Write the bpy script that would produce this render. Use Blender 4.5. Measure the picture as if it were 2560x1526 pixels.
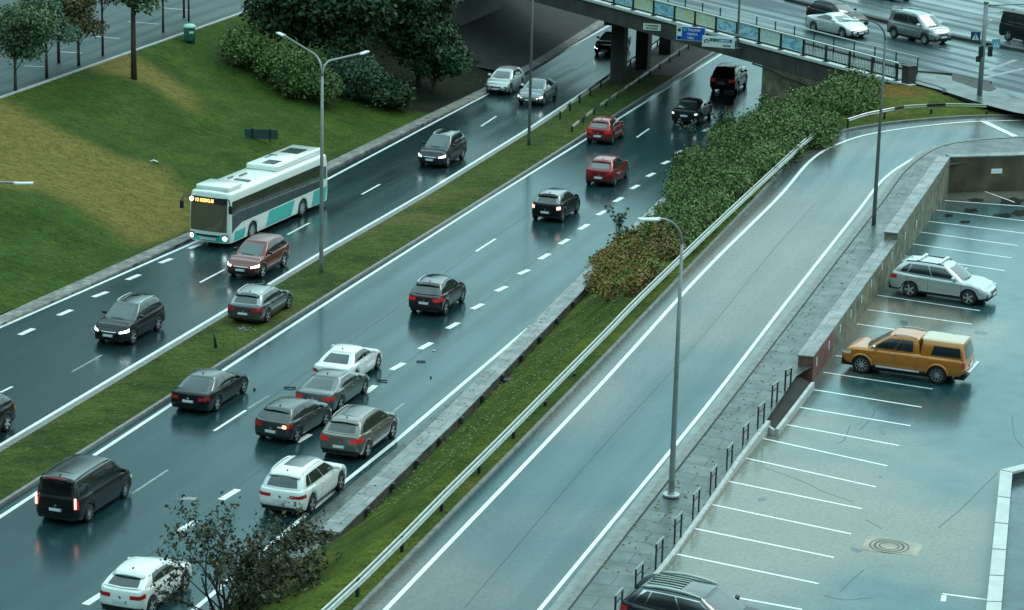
import bpy, bmesh, math, random
import numpy as np
from mathutils import Vector, Matrix

for o in list(bpy.data.objects):
    bpy.data.objects.remove(o, do_unlink=True)
SC = bpy.context.scene
COL = SC.collection
R = math.radians
random.seed(7)
rng = np.random.default_rng(7)

# ------------------------------------------------------------------ camera
CAM_F, CAM_PITCH, CAM_ROLL, CAM_H = 6523.4, 0.271460, 0.025309, 34.8036
PW, PH = 2560.0, 1526.0
_c, _s = math.cos(CAM_PITCH), math.sin(CAM_PITCH)
_F = np.array([0, _c, -_s]); _U0 = np.array([0, _s, _c]); _R0 = np.array([1.0, 0, 0])
_cr, _sr = math.cos(CAM_ROLL), math.sin(CAM_ROLL)
_R = _R0 * _cr + _U0 * _sr
_U = -_R0 * _sr + _U0 * _cr
cam_data = bpy.data.cameras.new("camera")
cam_data.sensor_fit = 'HORIZONTAL'; cam_data.sensor_width = 36.0
cam_data.lens = CAM_F / PW * 36.0
cam_data.clip_start = 0.5; cam_data.clip_end = 6000.0
cam = bpy.data.objects.new("camera", cam_data)
COL.objects.link(cam)
_m = Matrix(((_R[0], _U[0], -_F[0], 0), (_R[1], _U[1], -_F[1], 0), (_R[2], _U[2], -_F[2], CAM_H), (0, 0, 0, 1)))
cam.matrix_world = _m
SC.camera = cam

# ------------------------------------------------------------------ world: overcast sky
SUN_EL, SUN_AZ = R(52), R(60)
W = bpy.data.worlds.new("World"); SC.world = W; W.use_nodes = True
nt = W.node_tree; nt.nodes.clear()
n_out = nt.nodes.new('ShaderNodeOutputWorld'); n_bg = nt.nodes.new('ShaderNodeBackground')
n_sky = nt.nodes.new('ShaderNodeTexSky'); n_sky.sky_type = 'NISHITA'; n_sky.sun_disc = False
n_sky.sun_elevation = SUN_EL; n_sky.sun_rotation = SUN_AZ; n_sky.dust_density = 4.0; n_sky.air_density = 1.2
n_tc = nt.nodes.new('ShaderNodeTexCoord')
n_noise = nt.nodes.new('ShaderNodeTexNoise'); n_noise.inputs['Scale'].default_value = 1.7
n_noise.inputs['Detail'].default_value = 4
n_ramp = nt.nodes.new('ShaderNodeValToRGB')
n_ramp.color_ramp.elements[0].position = 0.3; n_ramp.color_ramp.elements[0].color = (3.6, 6.5, 6.9, 1)
n_ramp.color_ramp.elements[1].position = 0.72; n_ramp.color_ramp.elements[1].color = (7.1, 11.1, 11.4, 1)
n_mix = nt.nodes.new('ShaderNodeMix'); n_mix.data_type = 'RGBA'; n_mix.inputs[0].default_value = 0.86
# added dimming of the low sky on the left, darkens the road's reflections
n_sep = nt.nodes.new('ShaderNodeSeparateXYZ')
n_map = nt.nodes.new('ShaderNodeMapRange')
n_map.interpolation_type = 'SMOOTHSTEP'
n_map.inputs['From Min'].default_value = -0.24; n_map.inputs['From Max'].default_value = 0.03
n_map.inputs['To Min'].default_value = 0.10; n_map.inputs['To Max'].default_value = 0.80
n_el = nt.nodes.new('ShaderNodeMapRange'); n_el.interpolation_type = 'SMOOTHSTEP'      # only near the horizon
n_el.inputs['From Min'].default_value = 0.30; n_el.inputs['From Max'].default_value = 0.60
n_lm = nt.nodes.new('ShaderNodeMix'); n_lm.data_type = 'FLOAT'; n_lm.inputs[3].default_value = 1.05
n_mul = nt.nodes.new('ShaderNodeVectorMath'); n_mul.operation = 'SCALE'
L = nt.links.new
L(n_tc.outputs['Generated'], n_noise.inputs['Vector']); L(n_noise.outputs['Fac'], n_ramp.inputs['Fac'])
L(n_sky.outputs['Color'], n_mix.inputs[6]); L(n_ramp.outputs['Color'], n_mix.inputs[7])
L(n_tc.outputs['Generated'], n_sep.inputs[0]); L(n_sep.outputs['X'], n_map.inputs['Value'])
L(n_sep.outputs['Z'], n_el.inputs['Value']); L(n_el.outputs['Result'], n_lm.inputs[0]); L(n_map.outputs['Result'], n_lm.inputs[2])
def wmap(src, a, b, lo, hi):
    n = nt.nodes.new('ShaderNodeMapRange'); n.interpolation_type = 'SMOOTHSTEP'
    n.inputs['From Min'].default_value = a; n.inputs['From Max'].default_value = b; n.inputs['To Min'].default_value = lo; n.inputs['To Max'].default_value = hi
    L(src, n.inputs['Value']); return n.outputs['Result']
def wmath(op, a, b):
    n = nt.nodes.new('ShaderNodeMath'); n.operation = op
    for i, q in enumerate((a, b)):
        if isinstance(q, float): n.inputs[i].default_value = q
        else: L(q, n.inputs[i])
    return n.outputs[0]
# low sky ahead and behind dimmed, added to darken road and car reflections
far_low = wmath('MULTIPLY', wmap(n_sep.outputs['Z'], .245, .165, 0.0, 1.0), wmap(n_sep.outputs['X'], .125, .055, 0.0, 1.0))
far_f = wmath('SUBTRACT', 1.0, wmath('MULTIPLY', far_low, .72))
back_low = wmath('MULTIPLY', wmap(n_sep.outputs['Y'], .15, -.25, 0.0, 1.0), wmap(n_sep.outputs['Z'], .62, .30, 0.0, 1.0))
back_f = wmath('SUBTRACT', 1.0, wmath('MULTIPLY', back_low, .62))
tot_f = wmath('MULTIPLY', wmath('MULTIPLY', n_lm.outputs[0], far_f), back_f)
L(n_mix.outputs[2], n_mul.inputs[0]); L(tot_f, n_mul.inputs['Scale'])
L(n_mul.outputs['Vector'], n_bg.inputs['Color']); L(n_bg.outputs['Background'], n_out.inputs['Surface'])
n_bg.inputs['Strength'].default_value = 0.115

sun_d = bpy.data.lights.new("sun", 'SUN'); sun_d.energy = 0.5; sun_d.angle = R(25); sun_d.color = (1.0, 0.97, 0.9)
sun = bpy.data.objects.new("sun", sun_d); COL.objects.link(sun)
_sd = Vector((math.sin(SUN_AZ) * math.cos(SUN_EL), math.cos(SUN_AZ) * math.cos(SUN_EL), math.sin(SUN_EL)))
sun.rotation_euler = _sd.to_track_quat('Z', 'Y').to_euler()

SC.view_settings.view_transform = 'Standard'
SC.view_settings.look = 'None'
SC.view_settings.exposure = 0.75
SC.view_settings.gamma = 1.0
SC.render.engine = 'CYCLES'
try:
    SC.cycles.use_denoising = True
    SC.cycles.max_bounces = 6
    SC.cycles.sample_clamp_indirect = 6
except Exception:
    pass

# ------------------------------------------------------------------ mapping helpers
def P(x, y, z=0.0):
    """point of the plane at height z seen at photo pixel x, y"""
    d = _F * CAM_F + _R * (x - PW / 2) + _U * (PH / 2 - y)
    t = (z - CAM_H) / d[2]
    return Vector((d[0] * t, d[1] * t, z))
def PF(x, y, f, dz=0.0):
    """the same on a height field f(x, y)"""
    z = 3.0
    for _ in range(14):
        p = P(x, y, z + dz)
        z = 0.5 * z + 0.5 * f(p.x, p.y)
    p = P(x, y, z + dz)
    return Vector((p.x, p.y, z + dz))
def PV(x, y, A, n):
    """the same on the vertical plane through A with horizontal normal n"""
    d = _F * CAM_F + _R * (x - PW / 2) + _U * (PH / 2 - y)
    d = Vector(d); C = Vector((0, 0, CAM_H))
    t = (A - C).dot(n) / d.dot(n)
    return C + d * t
PHI = 0.3160
DV = Vector((math.sin(PHI), math.cos(PHI), 0)); QV = Vector((math.cos(PHI), -math.sin(PHI), 0))
def st(p): return (p.x * DV.x + p.y * DV.y, p.x * QV.x + p.y * QV.y)
def fst(s, t, z=0.0): return Vector((s * DV.x + t * QV.x, s * DV.y + t * QV.y, z))
def sm(a, b, x):
    u = min(1.0, max(0.0, (x - a) / (b - a))); return u * u * (3 - 2 * u)
def zr(x, y):      # ramp level
    s = x * DV.x + y * DV.y
    return 4.0 + 0.0226 * (s - 83.9) + 0.7 * sm(128, 156, s)
def zl(x, y):      # lawn slope left of the highway
    t = x * QV.x + y * QV.y
    return 0.12 + 4.38 * min(1.0, max(0.0, (-60.6 - t) / 15.4))
ZP, ZB = 3.85, 6.3   # parking level, bridge level

# ------------------------------------------------------------------ materials
MATS = {}
def nodes(name):
    m = bpy.data.materials.new(name); m.use_nodes = True
    return m, m.node_tree, m.node_tree.nodes['Principled BSDF']
def pmat(name, col, rough=0.5, metal=0.0, coat=0.0, spec=0.5, emis=None, es=0.0, alpha=1.0, trans=0.0, var=0.0, vscale=3.0, bump=0.0, bscale=40.0):
    if name in MATS: return MATS[name]
    m, t, b = nodes(name)
    b.inputs['Base Color'].default_value = (*col, 1); b.inputs['Roughness'].default_value = rough
    b.inputs['Metallic'].default_value = metal; b.inputs['Coat Weight'].default_value = coat
    b.inputs['Coat Roughness'].default_value = 0.06
    b.inputs['Specular IOR Level'].default_value = spec
    if emis: b.inputs['Emission Color'].default_value = (*emis, 1); b.inputs['Emission Strength'].default_value = es
    b.inputs['Alpha'].default_value = alpha; b.inputs['Transmission Weight'].default_value = trans
    if var or bump:
        tc = t.nodes.new('ShaderNodeTexCoord')
    if var:
        nz = t.nodes.new('ShaderNodeTexNoise'); nz.inputs['Scale'].default_value = vscale; nz.inputs['Detail'].default_value = 6
        t.links.new(tc.outputs['Object'], nz.inputs['Vector'])
        cr = t.nodes.new('ShaderNodeValToRGB')
        cr.color_ramp.elements[0].position = 0.3; cr.color_ramp.elements[1].position = 0.7
        cr.color_ramp.elements[0].color = (*[c * (1 - var) for c in col], 1)
        cr.color_ramp.elements[1].color = (*[min(1, c * (1 + var)) for c in col], 1)
        t.links.new(nz.outputs['Fac'], cr.inputs['Fac']); t.links.new(cr.outputs['Color'], b.inputs['Base Color'])
    if bump:
        nb = t.nodes.new('ShaderNodeTexNoise'); nb.inputs['Scale'].default_value = bscale; nb.inputs['Detail'].default_value = 5
        t.links.new(tc.outputs['Object'], nb.inputs['Vector'])
        bp = t.nodes.new('ShaderNodeBump'); bp.inputs['Strength'].default_value = bump; bp.inputs['Distance'].default_value = 0.02
        t.links.new(nb.outputs['Fac'], bp.inputs['Height']); t.links.new(bp.outputs['Normal'], b.inputs['Normal'])
    MATS[name] = m
    return m

def asphalt(name, c0, c1, r0, r1, streak=True, warm=None, warm_scale=0.035, warm_lo=0.5, warm_hi=0.62, bumps=0.34, speck=0.45, coat=0.0, rot_z=None, stretch=.045):
    """wet asphalt: colour patches, streaks along the traffic, standing water that is smoother than the rest"""
    m, t, b = nodes(name)
    N = t.nodes.new; K = t.links.new
    tc = N('ShaderNodeTexCoord')
    rot = N('ShaderNodeMapping'); rot.inputs['Rotation'].default_value = (0, 0, PHI if rot_z is None else rot_z)
    K(tc.outputs['Object'], rot.inputs['Vector'])
    sc = N('ShaderNodeMapping'); sc.inputs['Scale'].default_value = (1.0, stretch, 1.0) if streak else (1, 1, 1)
    K(rot.outputs[0], sc.inputs['Vector'])
    ns = N('ShaderNodeTexNoise'); ns.inputs['Scale'].default_value = 1.1; ns.inputs['Detail'].default_value = 5
    K(sc.outputs[0], ns.inputs['Vector'])
    big = N('ShaderNodeTexNoise'); big.inputs['Scale'].default_value = 0.11; big.inputs['Detail'].default_value = 4
    K(rot.outputs[0], big.inputs['Vector'])
    fine = N('ShaderNodeTexNoise'); fine.inputs['Scale'].default_value = 6.5; fine.inputs['Detail'].default_value = 8
    fine.inputs['Roughness'].default_value = 0.75
    K(tc.outputs['Object'], fine.inputs['Vector'])
    a1 = N('ShaderNodeMath'); a1.operation = 'ADD'; K(ns.outputs['Fac'], a1.inputs[0]); K(big.outputs['Fac'], a1.inputs[1])
    a2 = N('ShaderNodeMapRange'); a2.inputs['From Min'].default_value = 0.75; a2.inputs['From Max'].default_value = 1.25
    K(a1.outputs[0], a2.inputs['Value'])
    fac_ = a2.outputs[0]
    if streak:
        sx_ = N('ShaderNodeSeparateXYZ'); K(rot.outputs[0], sx_.inputs[0])
        wob = N('ShaderNodeMath'); wob.operation = 'MULTIPLY_ADD'; K(big.outputs['Fac'], wob.inputs[0]); wob.inputs[1].default_value = 1.2; K(sx_.outputs['X'], wob.inputs[2])
        sn = N('ShaderNodeMath'); sn.operation = 'MULTIPLY'; K(wob.outputs[0], sn.inputs[0]); sn.inputs[1].default_value = 6.283 / 1.78
        si = N('ShaderNodeMath'); si.operation = 'SINE'; K(sn.outputs[0], si.inputs[0])
        tr = N('ShaderNodeMapRange'); tr.inputs['From Min'].default_value = -.2; tr.inputs['From Max'].default_value = 1; tr.inputs['To Max'].default_value = -.45; K(si.outputs[0], tr.inputs['Value'])
        ad2 = N('ShaderNodeMath'); ad2.operation = 'ADD'; ad2.use_clamp = True; K(a2.outputs[0], ad2.inputs[0]); K(tr.outputs[0], ad2.inputs[1]); fac_ = ad2.outputs[0]
    cm = N('ShaderNodeMix'); cm.data_type = 'RGBA'; cm.inputs[6].default_value = (*c0, 1); cm.inputs[7].default_value = (*c1, 1)
    K(fac_, cm.inputs[0])
    col = cm.outputs[2]
    if warm:
        wn = N('ShaderNodeTexNoise'); wn.inputs['Scale'].default_value = warm_scale; wn.inputs['Detail'].default_value = 3
        mo = N('ShaderNodeMapping'); mo.inputs['Location'].default_value = (3.1, 7.7, 0); K(tc.outputs['Object'], mo.inputs['Vector'])
        K(mo.outputs[0], wn.inputs['Vector'])
        wr = N('ShaderNodeMapRange'); wr.inputs['From Min'].default_value = warm_lo; wr.inputs['From Max'].default_value = warm_hi
        wr.interpolation_type = 'SMOOTHSTEP'; K(wn.outputs['Fac'], wr.inputs['Value'])
        wm = N('ShaderNodeMix'); wm.data_type = 'RGBA'; wm.inputs[7].default_value = (*warm, 1)
        K(col, wm.inputs[6]); K(wr.outputs[0], wm.inputs[0]); col = wm.outputs[2]
    fm = N('ShaderNodeMapRange'); fm.inputs['From Min'].default_value = 0.3; fm.inputs['From Max'].default_value = 0.7
    fm.inputs['To Min'].default_value = 1 - speck; fm.inputs['To Max'].default_value = 1 + speck
    K(fine.outputs['Fac'], fm.inputs['Value'])
    vs = N('ShaderNodeVectorMath'); vs.operation = 'SCALE'; K(col, vs.inputs[0]); K(fm.outputs[0], vs.inputs['Scale'])
    K(vs.outputs[0], b.inputs['Base Color'])
    rr = N('ShaderNodeMapRange'); rr.inputs['To Min'].default_value = r0; rr.inputs['To Max'].default_value = r1
    K(fac_, rr.inputs['Value']); K(rr.outputs[0], b.inputs['Roughness'])
    b.inputs['Specular IOR Level'].default_value = 0.6
    b.inputs['Specular Tint'].default_value = (.48, .98, 1.02, 1); b.inputs['Coat Tint'].default_value = (.7, 1, 1, 1)
    b.inputs['Coat Weight'].default_value = coat; b.inputs['Coat Roughness'].default_value = 0.12
    bp = N('ShaderNodeBump'); bp.inputs['Strength'].default_value = bumps; bp.inputs['Distance'].default_value = 0.015
    K(fine.outputs['Fac'], bp.inputs['Height']); K(bp.outputs['Normal'], b.inputs['Normal'])
    MATS[name] = m
    return m

def pavers(name, c0, c1, mortar, sx, sy, rough=0.3, mort=0.02, coat=0.3):
    m, t, b = nodes(name); N = t.nodes.new; K = t.links.new
    tc = N('ShaderNodeTexCoord')
    rot = N('ShaderNodeMapping'); rot.inputs['Rotation'].default_value = (0, 0, PHI); K(tc.outputs['Object'], rot.inputs['Vector'])
    br = N('ShaderNodeTexBrick'); br.inputs['Scale'].default_value = 1.0
    br.inputs['Brick Width'].default_value = sx; br.inputs['Row Height'].default_value = sy
    br.inputs['Mortar Size'].default_value = mort; br.inputs['Mortar Smooth'].default_value = 0.3
    br.inputs['Color1'].default_value = (*c0, 1); br.inputs['Color2'].default_value = (*c1, 1); br.inputs['Mortar'].default_value = (*mortar, 1)
    K(rot.outputs[0], br.inputs['Vector'])
    nz = N('ShaderNodeTexNoise'); nz.inputs['Scale'].default_value = 1.3; nz.inputs['Detail'].default_value = 7; K(tc.outputs['Object'], nz.inputs['Vector'])
    mr = N('ShaderNodeMapRange'); mr.inputs['From Min'].default_value = .3; mr.inputs['From Max'].default_value = .7
    mr.inputs['To Min'].default_value = .65; mr.inputs['To Max'].default_value = 1.3; K(nz.outputs['Fac'], mr.inputs['Value'])
    vs = N('ShaderNodeVectorMath'); vs.operation = 'SCALE'; K(br.outputs['Color'], vs.inputs[0]); K(mr.outputs[0], vs.inputs['Scale'])
    K(vs.outputs[0], b.inputs['Base Color'])
    rr = N('ShaderNodeMapRange'); rr.inputs['To Min'].default_value = rough + .25; rr.inputs['To Max'].default_value = rough - .1
    K(nz.outputs['Fac'], rr.inputs['Value']); K(rr.outputs[0], b.inputs['Roughness'])
    b.inputs['Coat Weight'].default_value = coat; b.inputs['Coat Roughness'].default_value = .2
    bp = N('ShaderNodeBump'); bp.inputs['Strength'].default_value = .5; bp.inputs['Distance'].default_value = 0.01
    K(br.outputs['Fac'], bp.inputs['Height']); bp.invert = True; K(bp.outputs['Normal'], b.inputs['Normal'])
    MATS[name] = m
    return m

def grassmat(name, ca, cb, dry_glare=None, dlo=0.52, dhi=0.6, dscale=0.07, doff=(0, 0, 0), attr=False, soil=None):
    m, t, b = nodes(name); N = t.nodes.new; K = t.links.new
    tc = N('ShaderNodeTexCoord')
    n1 = N('ShaderNodeTexNoise'); n1.inputs['Scale'].default_value = 0.35; n1.inputs['Detail'].default_value = 8; n1.inputs['Roughness'].default_value = .65
    K(tc.outputs['Object'], n1.inputs['Vector'])
    n2 = N('ShaderNodeTexNoise'); n2.inputs['Scale'].default_value = 7; n2.inputs['Detail'].default_value = 6; n2.inputs['Roughness'].default_value = .7
    K(tc.outputs['Object'], n2.inputs['Vector'])
    mr = N('ShaderNodeMapRange'); mr.inputs['From Min'].default_value = .35; mr.inputs['From Max'].default_value = .65; K(n1.outputs['Fac'], mr.inputs['Value'])
    cm = N('ShaderNodeMix'); cm.data_type = 'RGBA'; cm.inputs[6].default_value = (*ca, 1); cm.inputs[7].default_value = (*cb, 1); K(mr.outputs[0], cm.inputs[0])
    col = cm.outputs[2]
    if dry_glare:
        mo = N('ShaderNodeMapping'); mo.inputs['Location'].default_value = doff; mo.inputs['Rotation'].default_value = (0, 0, -0.5)
        mo.inputs['Scale'].default_value = (1, 1.6, 1); K(tc.outputs['Object'], mo.inputs['Vector'])
        dn = N('ShaderNodeTexNoise'); dn.inputs['Scale'].default_value = dscale; dn.inputs['Detail'].default_value = 2.5; K(mo.outputs[0], dn.inputs['Vector'])
        dr = N('ShaderNodeMapRange'); dr.inputs['From Min'].default_value = dlo; dr.inputs['From Max'].default_value = dhi
        dr.interpolation_type = 'SMOOTHSTEP'
        if attr:      # tan window reflection put into the lawn colour, stored on the mesh, ragged edges
            at = N('ShaderNodeAttribute'); at.attribute_name = 'dry_glare'; ws = N('ShaderNodeMath'); ws.operation = 'MULTIPLY_ADD'
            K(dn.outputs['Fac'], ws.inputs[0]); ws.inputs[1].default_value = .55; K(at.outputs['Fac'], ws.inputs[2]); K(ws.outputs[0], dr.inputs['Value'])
        else: K(dn.outputs['Fac'], dr.inputs['Value'])
        dm = N('ShaderNodeMix'); dm.data_type = 'RGBA'; dm.inputs[7].default_value = (*dry_glare, 1); K(col, dm.inputs[6]); K(dr.outputs[0], dm.inputs[0]); col = dm.outputs[2]
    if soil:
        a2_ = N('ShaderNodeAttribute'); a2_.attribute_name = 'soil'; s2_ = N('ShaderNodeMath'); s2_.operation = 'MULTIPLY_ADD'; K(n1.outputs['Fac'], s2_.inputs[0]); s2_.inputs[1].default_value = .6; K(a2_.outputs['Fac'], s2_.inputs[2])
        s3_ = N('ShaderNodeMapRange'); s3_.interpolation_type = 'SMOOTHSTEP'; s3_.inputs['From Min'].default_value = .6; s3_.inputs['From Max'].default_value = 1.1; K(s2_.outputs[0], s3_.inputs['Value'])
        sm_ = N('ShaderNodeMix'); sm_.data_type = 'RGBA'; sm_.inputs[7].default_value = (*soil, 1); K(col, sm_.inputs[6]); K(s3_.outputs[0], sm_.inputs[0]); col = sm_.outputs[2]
    n3 = N('ShaderNodeTexNoise'); n3.inputs['Scale'].default_value = 2.1; n3.inputs['Detail'].default_value = 7; n3.inputs['Roughness'].default_value = .75
    m3 = N('ShaderNodeMapping'); m3.inputs['Scale'].default_value = (.7, 1.5, 1); K(tc.outputs['Object'], m3.inputs['Vector']); K(m3.outputs[0], n3.inputs['Vector'])
    av = N('ShaderNodeMath'); av.operation = 'ADD'; K(n2.outputs['Fac'], av.inputs[0]); K(n3.outputs['Fac'], av.inputs[1])
    fr = N('ShaderNodeMapRange'); fr.inputs['From Min'].default_value = .78; fr.inputs['From Max'].default_value = 1.22
    fr.inputs['To Min'].default_value = .5; fr.inputs['To Max'].default_value = 1.55; K(av.outputs[0], fr.inputs['Value'])
    vs = N('ShaderNodeVectorMath'); vs.operation = 'SCALE'; K(col, vs.inputs[0]); K(fr.outputs[0], vs.inputs['Scale'])
    K(vs.outputs[0], b.inputs['Base Color']); b.inputs['Roughness'].default_value = .9; b.inputs['Specular IOR Level'].default_value = .10
    bp = N('ShaderNodeBump'); bp.inputs['Strength'].default_value = 1.0; bp.inputs['Distance'].default_value = 0.10
    K(av.outputs[0], bp.inputs['Height']); K(bp.outputs['Normal'], b.inputs['Normal'])
    MATS[name] = m
    return m

def leafmat(name, ca, cb, rough=0.6, spec=0.25):
    m, t, b = nodes(name); N = t.nodes.new; K = t.links.new
    g = N('ShaderNodeNewGeometry'); tc = N('ShaderNodeTexCoord')
    nz = N('ShaderNodeTexNoise'); nz.inputs['Scale'].default_value = .45; nz.inputs['Detail'].default_value = 4; K(tc.outputs['Object'], nz.inputs['Vector'])
    ad = N('ShaderNodeMath'); ad.operation = 'ADD'; K(g.outputs['Random Per Island'], ad.inputs[0]); K(nz.outputs['Fac'], ad.inputs[1])
    mr = N('ShaderNodeMapRange'); mr.inputs['From Min'].default_value = .35; mr.inputs['From Max'].default_value = 1.35; K(ad.outputs[0], mr.inputs['Value'])
    cm = N('ShaderNodeMix'); cm.data_type = 'RGBA'; cm.inputs[6].default_value = (*ca, 1); cm.inputs[7].default_value = (*cb, 1); K(mr.outputs[0], cm.inputs[0])
    K(cm.outputs[2], b.inputs['Base Color']); b.inputs['Roughness'].default_value = rough; b.inputs['Specular IOR Level'].default_value = spec
    MATS[name] = m
    return m

# ------------------------------------------------------------------ object helpers
def link(name, me, parent=None, loc=None):
    o = bpy.data.objects.new(name, me); COL.objects.link(o)
    if parent: o.parent = parent
    if loc is not None: o.location = loc
    return o
def mesh(name, v, f, mats, smooth=False, mi=None):
    me = bpy.data.meshes.new(name)
    me.from_pydata([tuple(float(c) for c in p) for p in v], [], [tuple(int(i) for i in q) for q in f]); me.update()
    for m in (mats if isinstance(mats, (list, tuple)) else [mats]): me.materials.append(m)
    if smooth: me.polygons.foreach_set('use_smooth', [True] * len(me.polygons))
    if mi is not None: me.polygons.foreach_set('material_index', mi)
    return me
def obj(name, v, f, mats, parent=None, smooth=False, mi=None, loc=None):
    return link(name, mesh(name, v, f, mats, smooth, mi), parent, loc)
def tag(o, label=None, cat=None, group=None, kind=None):
    if label: o['label'] = label
    if cat: o['category'] = cat
    if group: o['group'] = group
    if kind: o['kind'] = kind
    return o
def empty(name, loc, rz=0, label=None, cat=None, group=None):
    o = bpy.data.objects.new(name, None); COL.objects.link(o); o.location = loc; o.rotation_euler = (0, 0, rz)
    o.empty_display_size = 0.3
    return tag(o, label, cat, group)
class MB:
    """collects shapes into one mesh"""
    def __init__(s): s.v = []; s.f = []; s.m = []
    def add(s, v, f, m=0):
        b = len(s.v); s.v += [tuple(p) for p in v]; s.f += [tuple(i + b for i in q) for q in f]; s.m += [m] * len(f); return s
    def box(s, c, d, rz=0, m=0, bev=0.0, ry=0, rx=0):
        hx, hy, hz = d[0] / 2, d[1] / 2, d[2] / 2
        M = Matrix.Translation(Vector(c)) @ Matrix.Rotation(rz, 4, 'Z') @ Matrix.Rotation(ry, 4, 'Y') @ Matrix.Rotation(rx, 4, 'X')
        if bev <= 0:
            v = [M @ Vector((x, y, z)) for x in (-hx, hx) for y in (-hy, hy) for z in (-hz, hz)]
            f = [(0, 1, 3, 2), (4, 6, 7, 5), (0, 4, 5, 1), (2, 3, 7, 6), (0, 2, 6, 4), (1, 5, 7, 3)]
            return s.add(v, f, m)
        e = min(bev, hx * .9, hy * .9, hz * .9)
        bm = bmesh.new(); bmesh.ops.create_cube(bm, size=1)
        for q in bm.verts: q.co = Vector((q.co.x * d[0], q.co.y * d[1], q.co.z * d[2]))
        bmesh.ops.bevel(bm, geom=list(bm.edges), offset=e, segments=2, profile=.6, affect='EDGES')
        bm.verts.index_update()
        v = [M @ q.co for q in bm.verts]; f = [[q.index for q in p.verts] for p in bm.faces]; bm.free()
        return s.add(v, f, m)
    def tube(s, pts, r, n=8, m=0, cap=True):
        pts = [Vector(p) for p in pts]; rs = r if isinstance(r, (list, tuple)) else [r] * len(pts)
        b = len(s.v); ref = None
        for i, p in enumerate(pts):
            a = pts[max(0, i - 1)]; c = pts[min(len(pts) - 1, i + 1)]
            d = (c - a).normalized()
            if ref is None:
                ref = Vector((0, 0, 1)) if abs(d.z) < .9 else Vector((1, 0, 0))
            u = d.cross(ref).normalized(); w = u.cross(d).normalized(); ref = w
            for k in range(n):
                t = 2 * math.pi * k / n
                s.v.append(tuple(p + (u * math.cos(t) + w * math.sin(t)) * rs[i]))
        for i in range(len(pts) - 1):
            for k in range(n):
                s.f.append((b + i * n + k, b + i * n + (k + 1) % n, b + (i + 1) * n + (k + 1) % n, b + (i + 1) * n + k)); s.m.append(m)
        if cap:
            s.f.append(tuple(b + k for k in range(n))[::-1]); s.m.append(m)
            s.f.append(tuple(b + (len(pts) - 1) * n + k for k in range(n))); s.m.append(m)
        return s
    def prism(s, poly, z0, z1, m=0):
        """polygon (list of xy) extruded between heights z0 and z1 (numbers or lists)"""
        n = len(poly); a = z0 if isinstance(z0, (list, tuple)) else [z0] * n; c = z1 if isinstance(z1, (list, tuple)) else [z1] * n
        v = [(p[0], p[1], a[i]) for i, p in enumerate(poly)] + [(p[0], p[1], c[i]) for i, p in enumerate(poly)]
        f = [tuple(range(n))[::-1], tuple(range(n, 2 * n))] + [(i, (i + 1) % n, n + (i + 1) % n, n + i) for i in range(n)]
        return s.add(v, f, m)
    def build(s, name, mats, parent=None, smooth=False, loc=None):
        return obj(name, s.v, s.f, mats, parent, smooth, s.m, loc)

def resample(pts, step):
    """points every step metres along a polyline of Vectors"""
    pts = [Vector(p) for p in pts]; out = [pts[0].copy()]; 
    for a, b in zip(pts, pts[1:]):
        n = max(1, int(round((b - a).length / step)))
        for k in range(1, n + 1): out.append(a.lerp(b, k / n))
    return out
def smooth_line(pts, n=6):
    """Catmull-Rom through the points"""
    pts = [Vector(p) for p in pts]; q = [pts[0] * 2 - pts[1]] + pts + [pts[-1] * 2 - pts[-2]]; out = []
    for i in range(1, len(q) - 2):
        for k in range(n):
            t = k / n
            out.append(0.5 * ((2 * q[i]) + (-q[i - 1] + q[i + 1]) * t + (2 * q[i - 1] - 5 * q[i] + 4 * q[i + 1] - q[i + 2]) * t * t + (-q[i - 1] + 3 * q[i] - 3 * q[i + 1] + q[i + 2]) * t ** 3))
    out.append(pts[-1].copy()); return out
def side_dirs(pts):
    out = []
    for i in range(len(pts)):
        d = pts[min(len(pts) - 1, i + 1)] - pts[max(0, i - 1)]; d.z = 0; d.normalize()
        out.append(Vector((d.y, -d.x, 0)))       # to the right of travel
    return out
def offset(pts, o, dz=0):
    return [p + s * o + Vector((0, 0, dz)) for p, s in zip(pts, side_dirs(pts))]
def ruled(mb, A, B, m=0, n=1, f=None, noise=0):
    """sheet between two polylines with the same number of points"""
    b = len(mb.v); c = n + 1
    for a, q in zip(A, B):
        for k in range(c):
            p = a.lerp(q, k / n)
            if f: p.z = f(p.x, p.y)
            mb.v.append((p.x, p.y, p.z))
    for i in range(len(A) - 1):
        for k in range(n):
            mb.f.append((b + i * c + k, b + (i + 1) * c + k, b + (i + 1) * c + k + 1, b + i * c + k + 1)); mb.m.append(m)
    return mb
def strip(mb, pts, w, dz=0.0, m=0):
    return ruled(mb, offset(pts, -w / 2, dz), offset(pts, w / 2, dz), m)
def curb(mb, pts, w, h, m=0, drop=0.4):
    """raised kerb along pts (its left edge), w wide, top h above pts"""
    A = offset(pts, 0, h); B = offset(pts, w, h); A0 = offset(pts, 0, -drop); B0 = offset(pts, w, -drop)
    ruled(mb, A0, A, m); ruled(mb, A, B, m); ruled(mb, B, B0, m)
    for i in (0, -1):
        b = len(mb.v); mb.v += [tuple(A0[i]), tuple(A[i]), tuple(B[i]), tuple(B0[i])]; mb.f.append((b, b + 1, b + 2, b + 3)); mb.m.append(m)
    return mb
def structure(o): o['kind'] = 'structure'; return o
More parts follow.
